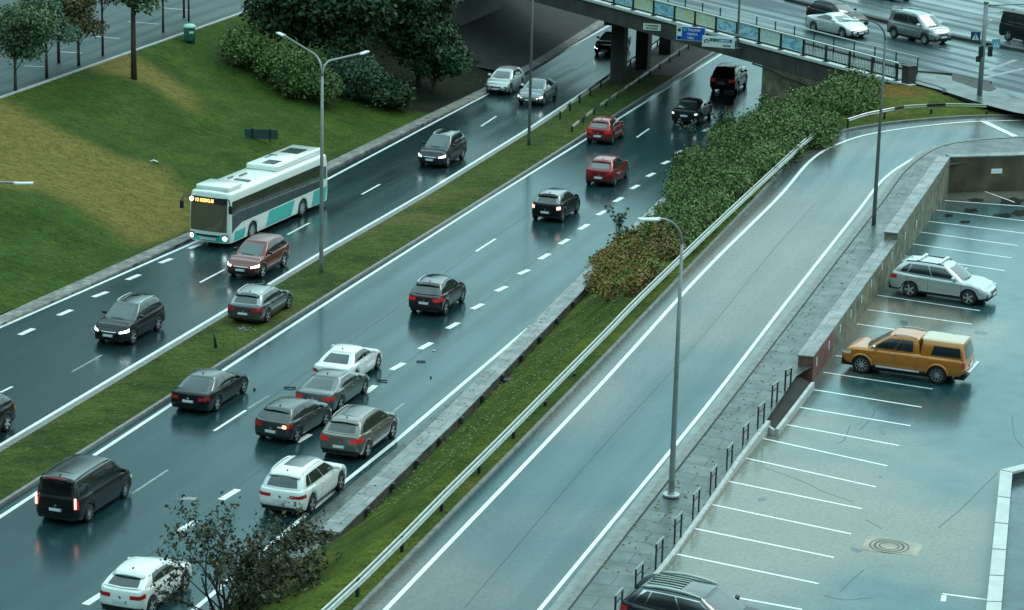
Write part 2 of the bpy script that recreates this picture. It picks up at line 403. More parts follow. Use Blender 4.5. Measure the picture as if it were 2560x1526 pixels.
# ================================================================== materials in use
M_ROAD = asphalt('wet_asphalt', (.010, .030, .034), (.026, .056, .062), .24, .10, True, speck=.45, coat=.25)
M_ROADL = asphalt('worn_wet_asphalt', (.008, .020, .023), (.020, .036, .040), .28, .14, True, speck=.45, coat=.15)
M_RAMP = asphalt('ramp_asphalt', (.012, .040, .050), (.032, .064, .076), .32, .18, True, warm=(.150, .112, .092), warm_scale=.045, warm_lo=.42, warm_hi=.60, speck=.45, coat=.2)
M_PARK = asphalt('parking_asphalt', (.012, .044, .050), (.045, .085, .092), .28, .12, False, warm=(.205, .150, .112), warm_scale=.06, warm_lo=.42, warm_hi=.60, speck=.455, coat=.3)
M_DECK = asphalt('bridge_asphalt', (.008, .018, .022), (.11, .15, .155), .50, .12, True, speck=.45, coat=.0, rot_z=-.581, stretch=.03)
M_PAVE = pavers('pavement_slabs', (.055, .078, .076), (.085, .105, .098), (.025, .035, .035), 1.5, 1.0, mort=.03, coat=.15)
M_GUT = pmat('pale_gutter', (.17, .195, .185), .4, coat=.2, var=.25, vscale=1.5)
M_STONE = pavers('gutter_stones', (.15, .15, .14), (.23, .225, .20), (.06, .06, .055), .5, .5, rough=.6, coat=0)
M_KERB = pmat('kerb_stone', (.17, .175, .165), .5, var=.3, vscale=4)
M_KERBW = pmat('pale_kerb', (.42, .43, .41), .5, var=.25, vscale=5)
M_CONC = pmat('concrete', (.20, .20, .18), .7, var=.35, vscale=1.2, bump=.4, bscale=6)
M_WALLF = pmat('wall_face', (.085, .090, .070), .75, var=.4, vscale=1.5, bump=.4, bscale=5)
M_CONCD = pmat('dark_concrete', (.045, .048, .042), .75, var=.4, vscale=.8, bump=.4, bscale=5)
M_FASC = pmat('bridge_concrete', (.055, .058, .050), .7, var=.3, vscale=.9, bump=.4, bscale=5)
M_COPE = pavers('coping_slabs', (.16, .18, .175), (.23, .24, .23), (.05, .055, .055), .9, 1.1, rough=.35)
M_PAINT = pmat('road_paint', (.78, .80, .79), .35, coat=.4, var=.12, vscale=2.5)
M_PAINTF = pmat('worn_road_paint', (.22, .24, .24), .4, var=.3, vscale=2)
M_GRASS = grassmat('lawn', (.030, .060, .011), (.054, .094, .014), dry_glare=(.155, .128, .034), dlo=.45, dhi=1.25, dscale=.16, doff=(2.2, 6.1, 0), attr=True, soil=(.016, .020, .012))
M_GRASSM = grassmat('median_grass', (.034, .055, .012), (.074, .092, .020), dry_glare=(.10, .095, .03), dlo=.57, dhi=.68, dscale=.06, doff=(9, 1, 0))
M_GRASSB = grassmat('bank_grass', (.038, .062, .010), (.095, .118, .016), dry_glare=(.15, .085, .020), dlo=.60, dhi=.72, dscale=.06, doff=(1, 4, 0))
M_SOIL = pmat('damp_soil', (.012, .013, .009), .85, var=.5, vscale=1.1, bump=.6, bscale=9)
M_BARK = pmat('bark', (.060, .045, .032), .85, var=.4, vscale=6, bump=.5, bscale=30)
M_STEEL = pmat('galvanised_steel', (.46, .48, .47), .38, .7, var=.15, vscale=2)
M_POLE = pmat('painted_pole', (.24, .26, .25), .45, .3, var=.12, vscale=3)
M_DARKM = pmat('dark_metal', (.035, .042, .042), .4, .5)
M_WHITEP = pmat('white_plastic', (.80, .82, .80), .4)
M_LAMPW = pmat('lamp_casing', (.74, .78, .76), .35)
M_BLACK = pmat('black_plastic', (.012, .013, .014), .45)
M_GROUND = grassmat('far_ground', (.04, .06, .025), (.06, .085, .03))

# ================================================================== base ground, highway
structure(obj('ground', [(-3000, -3000, -.9), (3000, -3000, -.9), (3000, 3000, -.9), (-3000, 3000, -.9)], [(0, 1, 2, 3)], M_GROUND))

def S0(pts, z=0.0): return [P(x, y, z) for x, y in pts]
def ext(line, a, b):
    """lengthen a polyline by a metres at the start and b at the end"""
    p = [Vector(q) for q in line]
    d0 = (p[0] - p[1]).normalized(); d1 = (p[-1] - p[-2]).normalized()
    d0.z = d1.z = 0
    return ([p[0] + d0 * a] if a else []) + p + ([p[-1] + d1 * b] if b else [])

L1 = ext(S0([(0, 819), (478, 610), (812, 452), (1198, 247), (1527, 62)]), 60, 110)
L2 = ext(S0([(0, 1113.5), (576, 769), (807, 629), (1069, 478), (1326, 319), (1434, 247)]), 40, 150)
L3 = ext(S0([(0, 1293), (427, 1013), (571, 918), (874, 720), (1213, 504), (1480, 339), (1717, 190)]), 40, 120)
L4 = ext(S0([(658, 1378), (750, 1300), (864, 1203), (987, 1105), (1326, 817)]), 40, 0)
# the outer edge of the low wall, right of the highway
WZ = .42
WALLO = S0([(850, 1331), (1152, 1040), (1472, 711), (1700, 487), (1890, 302), (1966, 229)], WZ)
_l = L4[-1]; L4 = L4 + [_l + DV * 25, _l + DV * 52, _l + DV * 90]
STRIPT = ext(S0([(0, 787), (484, 573), (850, 389), (1203, 222), (1327, 156), (1490, 54)], .15), 60, 120)

# carriageways as one strip each, meeting under the median
def at_s(line, s):
    q = [st(p) for p in line]
    for (s0, t0), (s1, t1) in zip(q, q[1:]):
        if s0 <= s <= s1 or (s0, t0) == q[0] and s < s0 or (s1, t1) == q[-1] and s > s1:
            return t0 + (t1 - t0) * (s - s0) / (s1 - s0)
    return q[-1][1]
SS = [40 + 8 * i for i in range(46)]
KM = ext(S0([(0, 1255), (425.8, 986), (850, 715), (1199, 500), (1483, 320), (1600, 246)], .12), 40, 150)   # kerb right of the median
mid = [fst(s, (at_s(L2, s) + at_s(L3, s)) / 2) for s in SS]
mb = MB(); ruled(mb, [fst(s, at_s(STRIPT, s) - .6) for s in SS], mid, 0, 3)
structure(mb.build('road_left_carriageway', M_ROADL))
mb = MB(); ruled(mb, mid, [fst(s, max(-30.0, at_s(L4, s) + 6)) for s in SS], 0, 3)
structure(mb.build('road_right_carriageway', M_ROAD))

# median: kerb, grass
medL = [fst(s, at_s(L2, s) + .42, .0) for s in SS]; medR = [fst(s, at_s(KM, s) + .02, .0) for s in SS]
mb = MB(); curb(mb, [fst(s, at_s(KM, s)) for s in SS], .16, .15)
structure(mb.build('median_kerb', M_KERB))
mb = MB(); curb(mb, [fst(s, at_s(L2, s) + .16) for s in SS], .36, .05)
structure(mb.build('median_edging', M_KERB))
n_m = 6
def zmed(x, y):
    s, t = x * DV.x + y * DV.y, x * QV.x + y * QV.y
    a, b = at_s(L2, s) + .5, at_s(KM, s)
    u = min(1, max(0, (t - a) / (b - a))); return .06 + .07 * u + .10 * 4 * u * (1 - u)
FS = [60 + 2 * i for i in range(62)]
mb = MB(); ruled(mb, [fst(s, at_s(L2, s) + .51) for s in FS], [fst(s, at_s(KM, s) + .005) for s in FS], 0, n_m, zmed)
MEDIAN = structure(mb.build('median_lawn', M_GRASSM, smooth=True))
mb = MB(); ruled(mb, [fst(s, at_s(L2, s) + .51) for s in FS[-1:] + [190, 220, 260, 330]], [fst(s, at_s(KM, s)) for s in FS[-1:] + [190, 220, 260, 330]], 0, 1, lambda x, y: .13)
structure(mb.build('median_soil', M_SOIL))

# left edge: stone strip and lawn slope
mb = MB(); 
top = [fst(s, at_s(STRIPT, s), .15) for s in SS]
curb(mb, offset(top, 0, -.15), .85, .12)
structure(mb.build('gutter_strip', M_STONE))
LU = -76.0
def lawn_n(x, y):
    s, t = x * DV.x + y * DV.y, x * QV.x + y * QV.y
    e = min(1, max(0, (-62 - t) / 4)) * min(1, max(0, (t + 76) / 2))
    return zl(x, y) + e * .16 * (math.sin(s * .21 + t * .3) + math.sin(s * .47 - t * .21))
LS = [56 + .7 * i for i in range(178)]
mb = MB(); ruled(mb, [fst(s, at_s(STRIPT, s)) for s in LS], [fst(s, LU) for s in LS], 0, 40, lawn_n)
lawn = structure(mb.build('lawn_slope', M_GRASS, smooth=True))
def to_px(p):
    v = np.array([p[0], p[1], p[2] - CAM_H]); d = v @ _F
    return PW / 2 + CAM_F * (v @ _R) / d, PH / 2 - CAM_F * (v @ _U) / d
def soft_mask(me, name, polys, edge):
    polys = [[tuple(PF(x, y, zl)[:2]) for x, y in pg] for pg in polys]
    at = me.attributes.new(name, 'FLOAT', 'POINT')
    def sd(x, y, pg):
        ins = False; best = 1e9; j = len(pg) - 1
        for i in range(len(pg)):
            xi, yi = pg[i]; xj, yj = pg[j]
            if (yi > y) != (yj > y) and x < (xj - xi) * (y - yi) / (yj - yi) + xi: ins = not ins
            dx, dy = xj - xi, yj - yi; t = max(0, min(1, ((x - xi) * dx + (y - yi) * dy) / (dx * dx + dy * dy))); best = min(best, math.hypot(x - xi - dx * t, y - yi - dy * t)); j = i
        return best if ins else -best
    vals = [max(min(1, max(0, .5 + sd(v.co.x, v.co.y, pg) / edge)) for pg in polys) for v in me.vertices]
    at.data.foreach_set('value', vals)
soft_mask(lawn.data, 'dry_glare', [[(-60, 235), (40, 262), (150, 330), (290, 400), (420, 430), (500, 520), (520, 572), (440, 600), (340, 615), (245, 560), (110, 470), (-60, 455)],
                             [(190, 160), (290, 128), (400, 165), (490, 235), (505, 285), (450, 275), (360, 215), (250, 195)]], 3.0)  # tan window reflection painted onto the grass
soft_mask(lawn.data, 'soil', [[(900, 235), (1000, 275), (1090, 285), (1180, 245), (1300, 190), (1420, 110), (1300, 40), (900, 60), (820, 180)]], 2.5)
LS2 = [178 + 4 * i for i in range(36)]
mb = MB(); ruled(mb, [fst(s, at_s(STRIPT, s)) for s in LS2], [fst(s, LU) for s in LS2], 0, 6, lambda x, y: zl(x, y))
structure(mb.build('embankment_slope', M_SOIL, smooth=True))
# street on top of the slope
mb = MB(); curb(mb, [fst(s, LU - .22) for s in SS], .22, 0, 0); 
for i in range(len(mb.v)): mb.v[i] = (mb.v[i][0], mb.v[i][1], mb.v[i][2] + 4.58)
structure(mb.build('street_kerb', M_KERBW))
UPSTREET = 4.50
mb = MB(); ruled(mb, [fst(s, LU - .22, UPSTREET) for s in SS], [fst(s, LU - 40, UPSTREET) for s in SS])
structure(mb.build('upper_street', asphalt('street_asphalt', (.040, .048, .048), (.075, .080, .075), .6, .4, True, coat=.0)))
mb = MB()
for a, b in [((232, 91), (300, 97)), ((319, 54), (398, 61)), ((150, 130), (205, 133)), ((395, 19), (476, 26)), ((60, 165), (120, 168))]:
    strip(mb, [P(*a, UPSTREET), P(*b, UPSTREET)], .14, .004)
structure(mb.build('street_marking', M_PAINT))

# ------------------------------------------------------------------ road markings
mb = MB(); Z4 = .004
for ln in (L1, L2, L3): strip(mb, ln, .19, Z4)
strip(mb, L4, .19, Z4)
for a, b in [((1203, 316), (1241, 291)), ((1432, 173), (1469, 151)), ((904.6, 486.5), (950, 461)), ((718.7, 587), (773, 558)), ((500, 706.7), (562, 674)), ((0, 982), (31, 967)),
             ((1592, 344), (1623, 322)), ((1190, 629), (1238.6, 597.5)), ((535, 1077.7), (615, 1026)), ((300, 1243), (322, 1229)), ((1840, 180), (1862, 166))]:
    strip(mb, S0([a, b]), .14, Z4)
for a, b in [((400, 658), (429, 647)), ((318, 700), (349, 687)), ((233, 743), (268.6, 730)), ((145.6, 789), (179, 775)), ((49, 837.7), (84, 822)), ((473, 622), (506, 609)),
             ((1690.6, 384), (1707, 376)), ((1656, 410.5), (1672.5, 403)), ((1618, 442), (1636, 433)), ((1578, 473), (1596, 463)), ((1536, 505), (1556, 494)), ((1494, 538), (1515, 527)),
             ((1448.6, 574), (1470.5, 561)), ((1399.5, 611), (1421, 598)), ((1349, 648.5), (1373, 634.6)), ((1297, 686), (1322, 674.7)), ((1241, 728.5), (1266, 716.5)),
             ((1181, 773), (1207, 760)), ((1118.5, 822), (1145.5, 807)), ((1050, 873), (1078.5, 857)), ((979, 925), (1010, 908)), ((915, 982), (938, 964)), ((742, 1106), (775, 1086)),
             ((552.4, 1249.8), (595, 1224)), ((445.8, 1329), (490.5, 1303)), ((213, 1512), (256.5, 1484.5)), ((1758, 329), (1773, 321))]:
    strip(mb, S0([a, b]), .30, Z4)
structure(mb.build('road_marking', M_PAINT))
mb = MB()
for a, b in [((180, 930), (255, 888)), ((620, 1022), (672, 990)), ((960, 1048), (1010, 1008)), ((330, 1235), (420, 1175))]: strip(mb, S0([a, b]), .12, Z4)
strip(mb, S0([(452, 1246), (490, 1247)]), .35, Z4)
structure(mb.build('worn_road_marking', M_PAINTF))

# ------------------------------------------------------------------ low wall right of the highway, with coping
mb = MB()
WO = ext([p.copy() for p in WALLO], 0, 40)
seg = resample(WO, 4.0)
ground_side = offset(seg, -.85)
def wall_prism(mb, A, B, z0, z1, m):
    A0 = [Vector((p.x, p.y, z0)) for p in A]; A1 = [Vector((p.x, p.y, z1)) for p in A]
    B0 = [Vector((p.x, p.y, z0)) for p in B]; B1 = [Vector((p.x, p.y, z1)) for p in B]
    ruled(mb, A0, A1, m); ruled(mb, A1, B1, m); ruled(mb, B1, B0, m)
    for i in (0, -1):
        b = len(mb.v); mb.v += [tuple(A0[i]), tuple(A1[i]), tuple(B1[i]), tuple(B0[i])]; mb.f.append((b, b + 1, b + 2, b + 3)); mb.m.append(m)
wall_prism(mb, offset(seg, -.78), offset(seg, -.05), -.3, WZ - .08, 0)
low = mb.build('low_wall', M_WALLF)
tag(low, 'long low concrete wall with pale coping between highway and grass bank', 'wall')
mb = MB(); wall_prism(mb, offset(seg, -.85), seg, WZ - .08, WZ, 0)
c_ = mb.build('coping', M_COPE, low)
mb = MB()
for i, p in enumerate(resample(WO, 3.1)[1:-1]):
    mb.box((p.x + .03, p.y - .01, .12), (.16, .18, .5), -PHI)
mb.build('pilaster', M_CONCD, low)['kind'] = 'stuff'
# paved strip between the edge line and the wall
SW = [40 + 4 * i for i in range(40)]
wl = ext(WALLO, 60, 0)
A = [fst(s, at_s(L4, s) + .35, .006) for s in SW if s < 168]; B = [fst(s, at_s(wl, s) - .80 if s > 86 else at_s(wl, s) - .1, .006) for s in SW if s < 168]
mb = MB(); ruled(mb, A, B, 0, 1)
structure(mb.build('paved_strip', M_PAVE))

# ------------------------------------------------------------------ ramp
def PR(x, y, dz=0): return PF(x, y, zr, dz)
R1 = smooth_line([PR(*p) for p in [(962.8, 1526), (1479.6, 986), (1750, 689), (1940, 500), (2024, 404), (2096.7, 360), (2198.6, 331), (2388, 307.5), (2560, 301)]], 6)
R2 = smooth_line([PR(*p) for p in [(1348.5, 1526), (1750, 1037), (1960, 764), (2136, 540), (2206, 451), (2278.6, 400), (2351.4, 369), (2442, 353), (2508, 349)]], 6)
KO = smooth_line([PR(*p) for p in [(901, 1526), (1428.6, 986), (1750, 649), (1893, 500), (1987, 392), (2060, 344), (2198, 314), (2388, 296), (2560, 291)]], 6)
KI = smooth_line([PR(*p) for p in [(1399.5, 1526), (1590, 1282), (1780, 1040), (1943.8, 827.5), (2042, 700), (2184, 518), (2252, 429), (2332, 372.8), (2435, 353), (2560, 345)]], 6)
R1 = ext(R1, 30, 20); KO = ext(KO, 30, 20); R2 = ext(R2, 30, 0); KI = ext(KI, 30, 20)
def zz(line, dz=0):
    return [Vector((p.x, p.y, zr(p.x, p.y) + dz)) for p in line]
def even(line, n):
    """n points evenly spaced along a polyline"""
    d = [0]
    for a, b in zip(line, line[1:]): d.append(d[-1] + (b - a).length)
    out = []
    for k in range(n):
        t = d[-1] * k / (n - 1); j = 0
        while j < len(d) - 2 and d[j + 1] < t: j += 1
        u = (t - d[j]) / max(1e-6, d[j + 1] - d[j]); out.append(line[j].lerp(line[j + 1], min(1, u)))
    return out
mb = MB(); ruled(mb, even(offset(KO, -.1), 60), even(offset(KI, .35), 60), 0, 6, zr)
structure(mb.build('ramp_road', M_RAMP, smooth=True))
mb = MB()
strip(mb, zz(R1), .17, .007); strip(mb, zz(R2), .15, .007)
strip(mb, [PR(2457, 303), PR(2550, 347)], .42, .008)
structure(mb.build('ramp_marking', M_PAINT))
mb = MB(); curb(mb, zz(KO), -.16, .10)
structure(mb.build('ramp_kerb', M_KERB))
mb = MB(); curb(mb, zz(KI), .30, .12)
structure(mb.build('pavement_kerb', M_KERB))
mb = MB(); ruled(mb, [p + Vector((0, 0, .003)) for p in zz(offset(KI, -.34))], [p + Vector((0, 0, .003)) for p in zz(KI)]); structure(mb.build('ramp_gutter', M_GUT))
mb = MB(); strip(mb, [p + Vector((0, 0, .124)) for p in zz(offset(KI, .33))], .07, .002); structure(mb.build('kerb_joint', pmat('dark_joint', (.02, .025, .025), .8)))

# parking level
WTA = [(2034, 891, 4.93), (2243, 601, 5.30)]
WTB = [(2243, 574.4, 5.66), (2376, 392.3, 5.80)]
WTC = [(2376, 392.3, 5.80), (2560, 387.7, 5.80)]
wa0, wa1 = P(*WTA[0]), P(*WTA[1]); wb0, wb1 = P(*WTB[0]), P(*WTB[1]); wc1 = P(*WTC[1])
wc1 = wb1 + (wc1 - wb1) * 6
# pavement between ramp and parking edge
edge_px = [(1399, 1780), (1568.7, 1513.6), (1676.4, 1382.6), (1721.9, 1319), (1765.5, 1259), (1805.6, 1200.7), (1845.6, 1141.7), (1893, 1080.6), (1916, 1052), (1994, 936)]
EDGE_Z = [ZP + .12] * 5 + [4.02, 4.10, 4.20, 4.30, 4.44]
EDGE = [P(x, y, z) for (x, y), z in zip(edge_px, EDGE_Z)]
def lift(p, dz=.12): return Vector((p.x, p.y, zr(p.x, p.y) + dz))
pav_r = EDGE + [lift(p) for p in (wa0, wa1, wb1)]
k1 = zz(offset(KI, .30), .12)
def at_line(line, s):
    q = [st(p) for p in line]
    for i in range(len(q) - 1):
        if q[i][0] <= s <= q[i + 1][0] and q[i + 1][0] > q[i][0]:
            return line[i].lerp(line[i + 1], (s - q[i][0]) / (q[i + 1][0] - q[i][0]))
    return None
smax = st(wb1)[0]; s_ = max(st(EDGE[0])[0], st(k1[0])[0]) + .05; LA, RA = [], []
while s_ < smax - .3:
    a_, b_ = at_line(k1, s_), at_line(pav_r, s_)
    if a_ is not None and b_ is not None: LA.append(a_.copy()); RA.append(b_.copy())
    s_ += .75
mb = MB(); ruled(mb, LA, RA, 0, 4)
tailk = [p for p in k1 if p.x > LA[-1].x]; m_ = max(4, len(tailk) + 1)
ruled(mb, even([LA[-1]] + tailk, m_), even([RA[-1], lift(wb1), lift(wb1 + (wc1 - wb1) * .25), lift(wc1)], m_), 0, 3)
structure(mb.build('pavement', M_PAVE, smooth=True))
# parking surface
far_r = 60.0
mb = MB()
pk = [P(1250, 1900, ZP), EDGE[1] * 1, EDGE[2], EDGE[4], EDGE[6], EDGE[7], P(2030, 956, ZP), P(2366, 486, ZP)]
pk = [Vector((p.x, p.y, ZP)) for p in pk] + [Vector((wb1.x + .2, wb1.y, ZP)), Vector((wc1.x, wc1.y, ZP)), Vector((90, 60, ZP)), Vector((60, 40, ZP))]
mb.add([tuple(p) for p in pk], [tuple(range(len(pk)))])
structure(mb.build('parking_surface', M_PARK))
mb = MB()
E0 = [p + Vector((0, 0, .012)) for p in EDGE[:-1]]
A = E0; B = offset(E0, .16)
ruled(mb, [Vector((p.x, p.y, ZP - .05)) for p in A], A, 0); ruled(mb, A, B, 0); ruled(mb, B, [Vector((p.x, p.y, ZP - .2)) for p in B], 0)
structure(mb.build('parking_kerb', M_KERBW))
# stall lines
stalls = [((1930, 5), (2473, 45), 0), ((1870, 70), (2473, 145), 0), ((1815, 147), (2473, 230), 0), ((1765, 222), (2430, 315), 0), ((1705, 303), (2390, 400), 0), ((1650, 385), (2340, 487), 0),
          ((1555, 470), (2285, 575), 0), ((1465, 655), (2170, 762), 0), ((1400, 755), (2115, 855), 0), ((1325, 853), (2060, 960), 0), ((1180, 1070), (1900, 1175), 0), ((1095, 1185), (1845, 1300), 0), ((1018, 1303), (1770, 1425), 0),
          ((920, 88), (1695, 217), 1), ((835, 208), (1615, 353), 1), ((615, 290), (1535, 493), 1), ((510, 428), (1455, 637), 1), ((400, 590), (1360, 787), 1), ((290, 750), (1285, 960), 1),
          ((170, 915), (1168, 1122), 1), ((45, 1090), (1062, 1302), 1), ((-90, 1290), (948, 1480), 1)]
mb = MB()
for a, b, k in stalls:
    f = (lambda p: (1660 + .3639 * p[0], (986 if k else 500) + .3639 * p[1]))
    strip(mb, [P(*f(a), ZP), P(*f(b), ZP)], .11, Z4)
strip(mb, [P(2432, 468, ZP), P(2536, 506, ZP)], .11, Z4); strip(mb, [P(2545, 464, ZP), P(2590, 478, ZP)], .11, Z4)
strip(mb, [P(2356, 1485, ZP), P(2469, 1500, ZP)], .11, Z4); strip(mb, [P(2360, 1489, ZP), P(2358, 1504, ZP)], .16, Z4)
structure(mb.build('parking_marking', M_PAINT))
# cracks sealed with tar, repairs
mb = MB()
for ln, w in [([(2494, 1183), (2450, 1225), (2406, 1270), (2346, 1320)], .05), ([(1907, 1168), (2006, 1204), (2060, 1230), (2133, 1255)], .04), ([(2190, 1005), (2182, 1040), (2150, 1075)], .05),
              ([(2165, 1300), (2204, 1322)], .04), ([(2100, 1480), (2130, 1450), (2160, 1425)], .05), ([(2060, 1488), (2110, 1500), (2180, 1494)], .05), ([(2090, 1110), (2110, 1100), (2125, 1065)], .04), ([(2530, 1040), (2536, 1090), (2558, 1120)], .05)]:
    strip(mb, smooth_line([P(x, y, ZP) for x, y in ln], 4), w, .003)
structure(mb.build('tar_seams', pmat('tar', (.045, .065, .066), .30)))
mb = MB()
for cx, cy, rx, ry in [(2427, 528, 18, 6), (2510, 540, 26, 7), (2548, 532, 20, 8), (2410, 556, 14, 4), (2440, 500, 20, 5), (2530, 502, 30, 9), (2370, 540, 12, 4)]:
    c = P(cx, cy, ZP + .0035); mb.v.append(tuple(c)); b = len(mb.v) - 1; n = 22
    for k in range(n):
        a = 2 * math.pi * k / n; j = 1 + .35 * math.sin(3 * a + cx) * math.sin(2 * a + cy)
        mb.v.append(tuple(P(cx + rx * j * math.cos(a), cy + ry * j * math.sin(a), ZP + .0035)))
    for k in range(n): mb.f.append((b, b + 1 + k, b + 1 + (k + 1) % n)); mb.m.append(0)
structure(mb.build('puddle_patches', pmat('puddle', (.012, .016, .017), .08, coat=.3)))
# oil stains in the stalls and on the aisle
mb = MB(); rs = random.Random(8)
for k in range(11):
    a, b, kk = stalls[rs.randrange(7, len(stalls))]
    f = (lambda p: (1660 + .3639 * p[0], (986 if kk else 500) + .3639 * p[1]))
    q = P(*f(a), ZP).lerp(P(*f(b), ZP), rs.uniform(.15, 1.25)) + Vector((rs.uniform(-.6, .6), rs.uniform(.5, 1.9), .0028 + k * .00002)); n = 14; r0 = rs.uniform(.06, .26); ph = rs.uniform(0, 6)
    b0 = len(mb.v); mb.v.append(tuple(q))
    for i in range(n):
        an = 6.283 * i / n; rr0 = r0 * (1 + .3 * math.sin(2 * an + ph) + .2 * math.sin(5 * an + ph)); mb.v.append((q.x + rr0 * math.cos(an), q.y + rr0 * 1.5 * math.sin(an), q.z))
    for i in range(n): mb.f.append((b0, b0 + 1 + i, b0 + 1 + (i + 1) % n)); mb.m.append(0)
structure(mb.build('oil_stains', pmat('oil_stain', (.030, .056, .060), .24, coat=.3)))
# drain slab with its ring
t_ = empty('manhole', P(2223, 1366, ZP), 0, 'round manhole cover set in a pale rectangular slab in the parking area', 'manhole')
def rel(o, p): return tuple(Vector(p) - o.location)
mb = MB(); q = [P(2174, 1335, ZP), P(2309, 1362, ZP), P(2291.6, 1391, ZP), P(2149, 1374.5, ZP)]
mb.prism([(p.x - t_.location.x, p.y - t_.location.y) for p in q], -.01, .006); mb.build('slab', pmat('slab_concrete', (.30, .27, .21), .45, var=.35, vscale=1.5), t_)
mb = MB()
for r0, r1, h in ((.45, .52, .012), (.30, .35, .010), (.62, .67, .009)):
    n = 28
    for k in range(n):
        a, b_ = 2 * math.pi * k / n, 2 * math.pi * (k + 1) / n
        b = len(mb.v); mb.v += [(r0 * math.cos(a), r0 * math.sin(a), h), (r1 * math.cos(a), r1 * math.sin(a), h), (r1 * math.cos(b_), r1 * math.sin(b_), h), (r0 * math.cos(b_), r0 * math.sin(b_), h)]
        mb.f.append((b, b + 1, b + 2, b + 3)); mb.m.append(0)
mb.build('cover', pmat('iron', (.05, .045, .035), .5), t_)

# retaining wall with parapet
M_WALLST = pmat('rubble_wall', (.15, .15, .105), .75, var=.55, vscale=1.8, bump=.7, bscale=5)
M_BRICKR = pmat('reddish_wall', (.17, .07, .055), .7, var=.35, vscale=2.2, bump=.4, bscale=6)
rw = empty('retaining_wall', Vector((wa0.x, wa0.y, ZP)), 0, 'long stone retaining wall with pale parapet above the parking stalls', 'wall')
def wall_seg(a, b, w, z0a, z0b, z1a, z1b, m, name, parent, mats):
    d = (b - a); d.z = 0; d.normalize(); n = Vector((-d.y, d.x, 0)) * w      # to the left of travel
    o = parent.location
    v = []
    for p, z0, z1 in ((a, z0a, z1a), (b, z0b, z1b)):
        for q_ in (p, p + n):
            v += [(q_.x - o.x, q_.y - o.y, z0 - o.z), (q_.x - o.x, q_.y - o.y, z1 - o.z)]
    f = [(0, 1, 3, 2), (4, 6, 7, 5), (0, 4, 5, 1), (2, 3, 7, 6), (0, 2, 6, 4), (1, 5, 7, 3)]
    return obj(name, v, f, mats, parent)
dA = (wa1 - wa0); dA.z = 0; dA.normalize()
wred = wa0 + dA * 4.2; wred.z = 4.96
wall_seg(wa0, wred, .62, ZP - .3, ZP - .3, 4.87, 4.92, 0, 'end_block', rw, M_BRICKR)
wall_seg(wred, wa1, .62, ZP - .3, ZP - .3, 4.92, 5.24, 0, 'wall', rw, M_WALLST)
wall_seg(wa1, wb1, .62, ZP - .3, ZP - .3, 5.60, 5.74, 0, 'wall', rw, M_WALLST)
wall_seg(wa0 - dA * .05, wa1, .66, 4.87, 5.24, 4.93, 5.30, 0, 'coping', rw, M_COPE)
wall_seg(wa1 - dA * .05, wb1, .66, 5.60, 5.74, 5.66, 5.80, 0, 'coping', rw, M_COPE)
bw = empty('back_wall', Vector((wb1.x, wb1.y, ZP)), 0, 'brown retaining wall across the far end of the parking area', 'wall')
wall_seg(wb1, wc1, .6, ZP - .3, ZP - .3, 5.74, 5.74, 0, 'wall', bw, pmat('brown_wall', (.085, .065, .038), .75, var=.5, vscale=.8, bump=.6, bscale=4))
wall_seg(wb1, wc1, .66, 5.74, 5.74, 5.80, 5.80, 0, 'coping', bw, M_COPE)
for k, (x, y) in enumerate([(2071, 864), (2040.5, 905), (2099, 823), (2126, 784.5), (2153, 748.6), (2177, 709), (2205, 668), (2228, 640), (2262, 590), (2290, 560)]):
    nrm = Vector((dA.y, -dA.x, 0)); p = PV(x, y, wa0, nrm) + nrm * .02
    mb = MB(); mb.box((0, 0, 0), (.03, .10, .34), math.atan2(nrm.y, nrm.x), 0, .01); o_ = mb.build('stall_marker', M_WHITEP, rw); o_.location = p - rw.location
nC = (wc1 - wb1).normalized(); nC = Vector((nC.y, -nC.x, 0)); p = PV(2491, 428, wb1, nC) + nC * .03
mb = MB(); mb.box((0, 0, 0), (.04, .62, .26), math.atan2(nC.y, nC.x), 0, .008); o_ = mb.build('notice_plate', M_WHITEP); o_.location = p
tag(o_, 'small blank white plate fixed to the brown far wall of the parking area', 'sign')
# lawn wedge behind the far wall
mb = MB(); ruled(mb, [PR(2400, 378, .10), PR(2480, 370, .12), PR(2620, 366, .12)], [PR(2405, 379, .10), PR(2480, 384, .12), PR(2620, 383, .12)], 0, 3)
structure(mb.build('lawn_patch', M_GRASSB))
# planted strip beside the end of the wall
mb = MB(); a0, a1 = P(1992, 938, 4.30), P(1910, 1058.5, 4.15); b0, b1 = P(2028, 958.6, 4.1), P(1938, 1076, 4.05)
ruled(mb, resample([a1, a0], 1.0), [b1.lerp(b0, k / (len(resample([a1, a0], 1.0)) - 1)) for k in range(len(resample([a1, a0], 1.0)))])
structure(mb.build('planting_bed', M_SOIL))
mb = MB(); curb(mb, [b1 + Vector((0, 0, -.02)), b0 + Vector((0, 0, -.02))], .14, .08); curb(mb, [a1, a0], -.14, .10); curb(mb, [a1, b1 + Vector((0, 0, -.02))], .12, .06)
structure(mb.build('bed_kerb', M_KERBW))

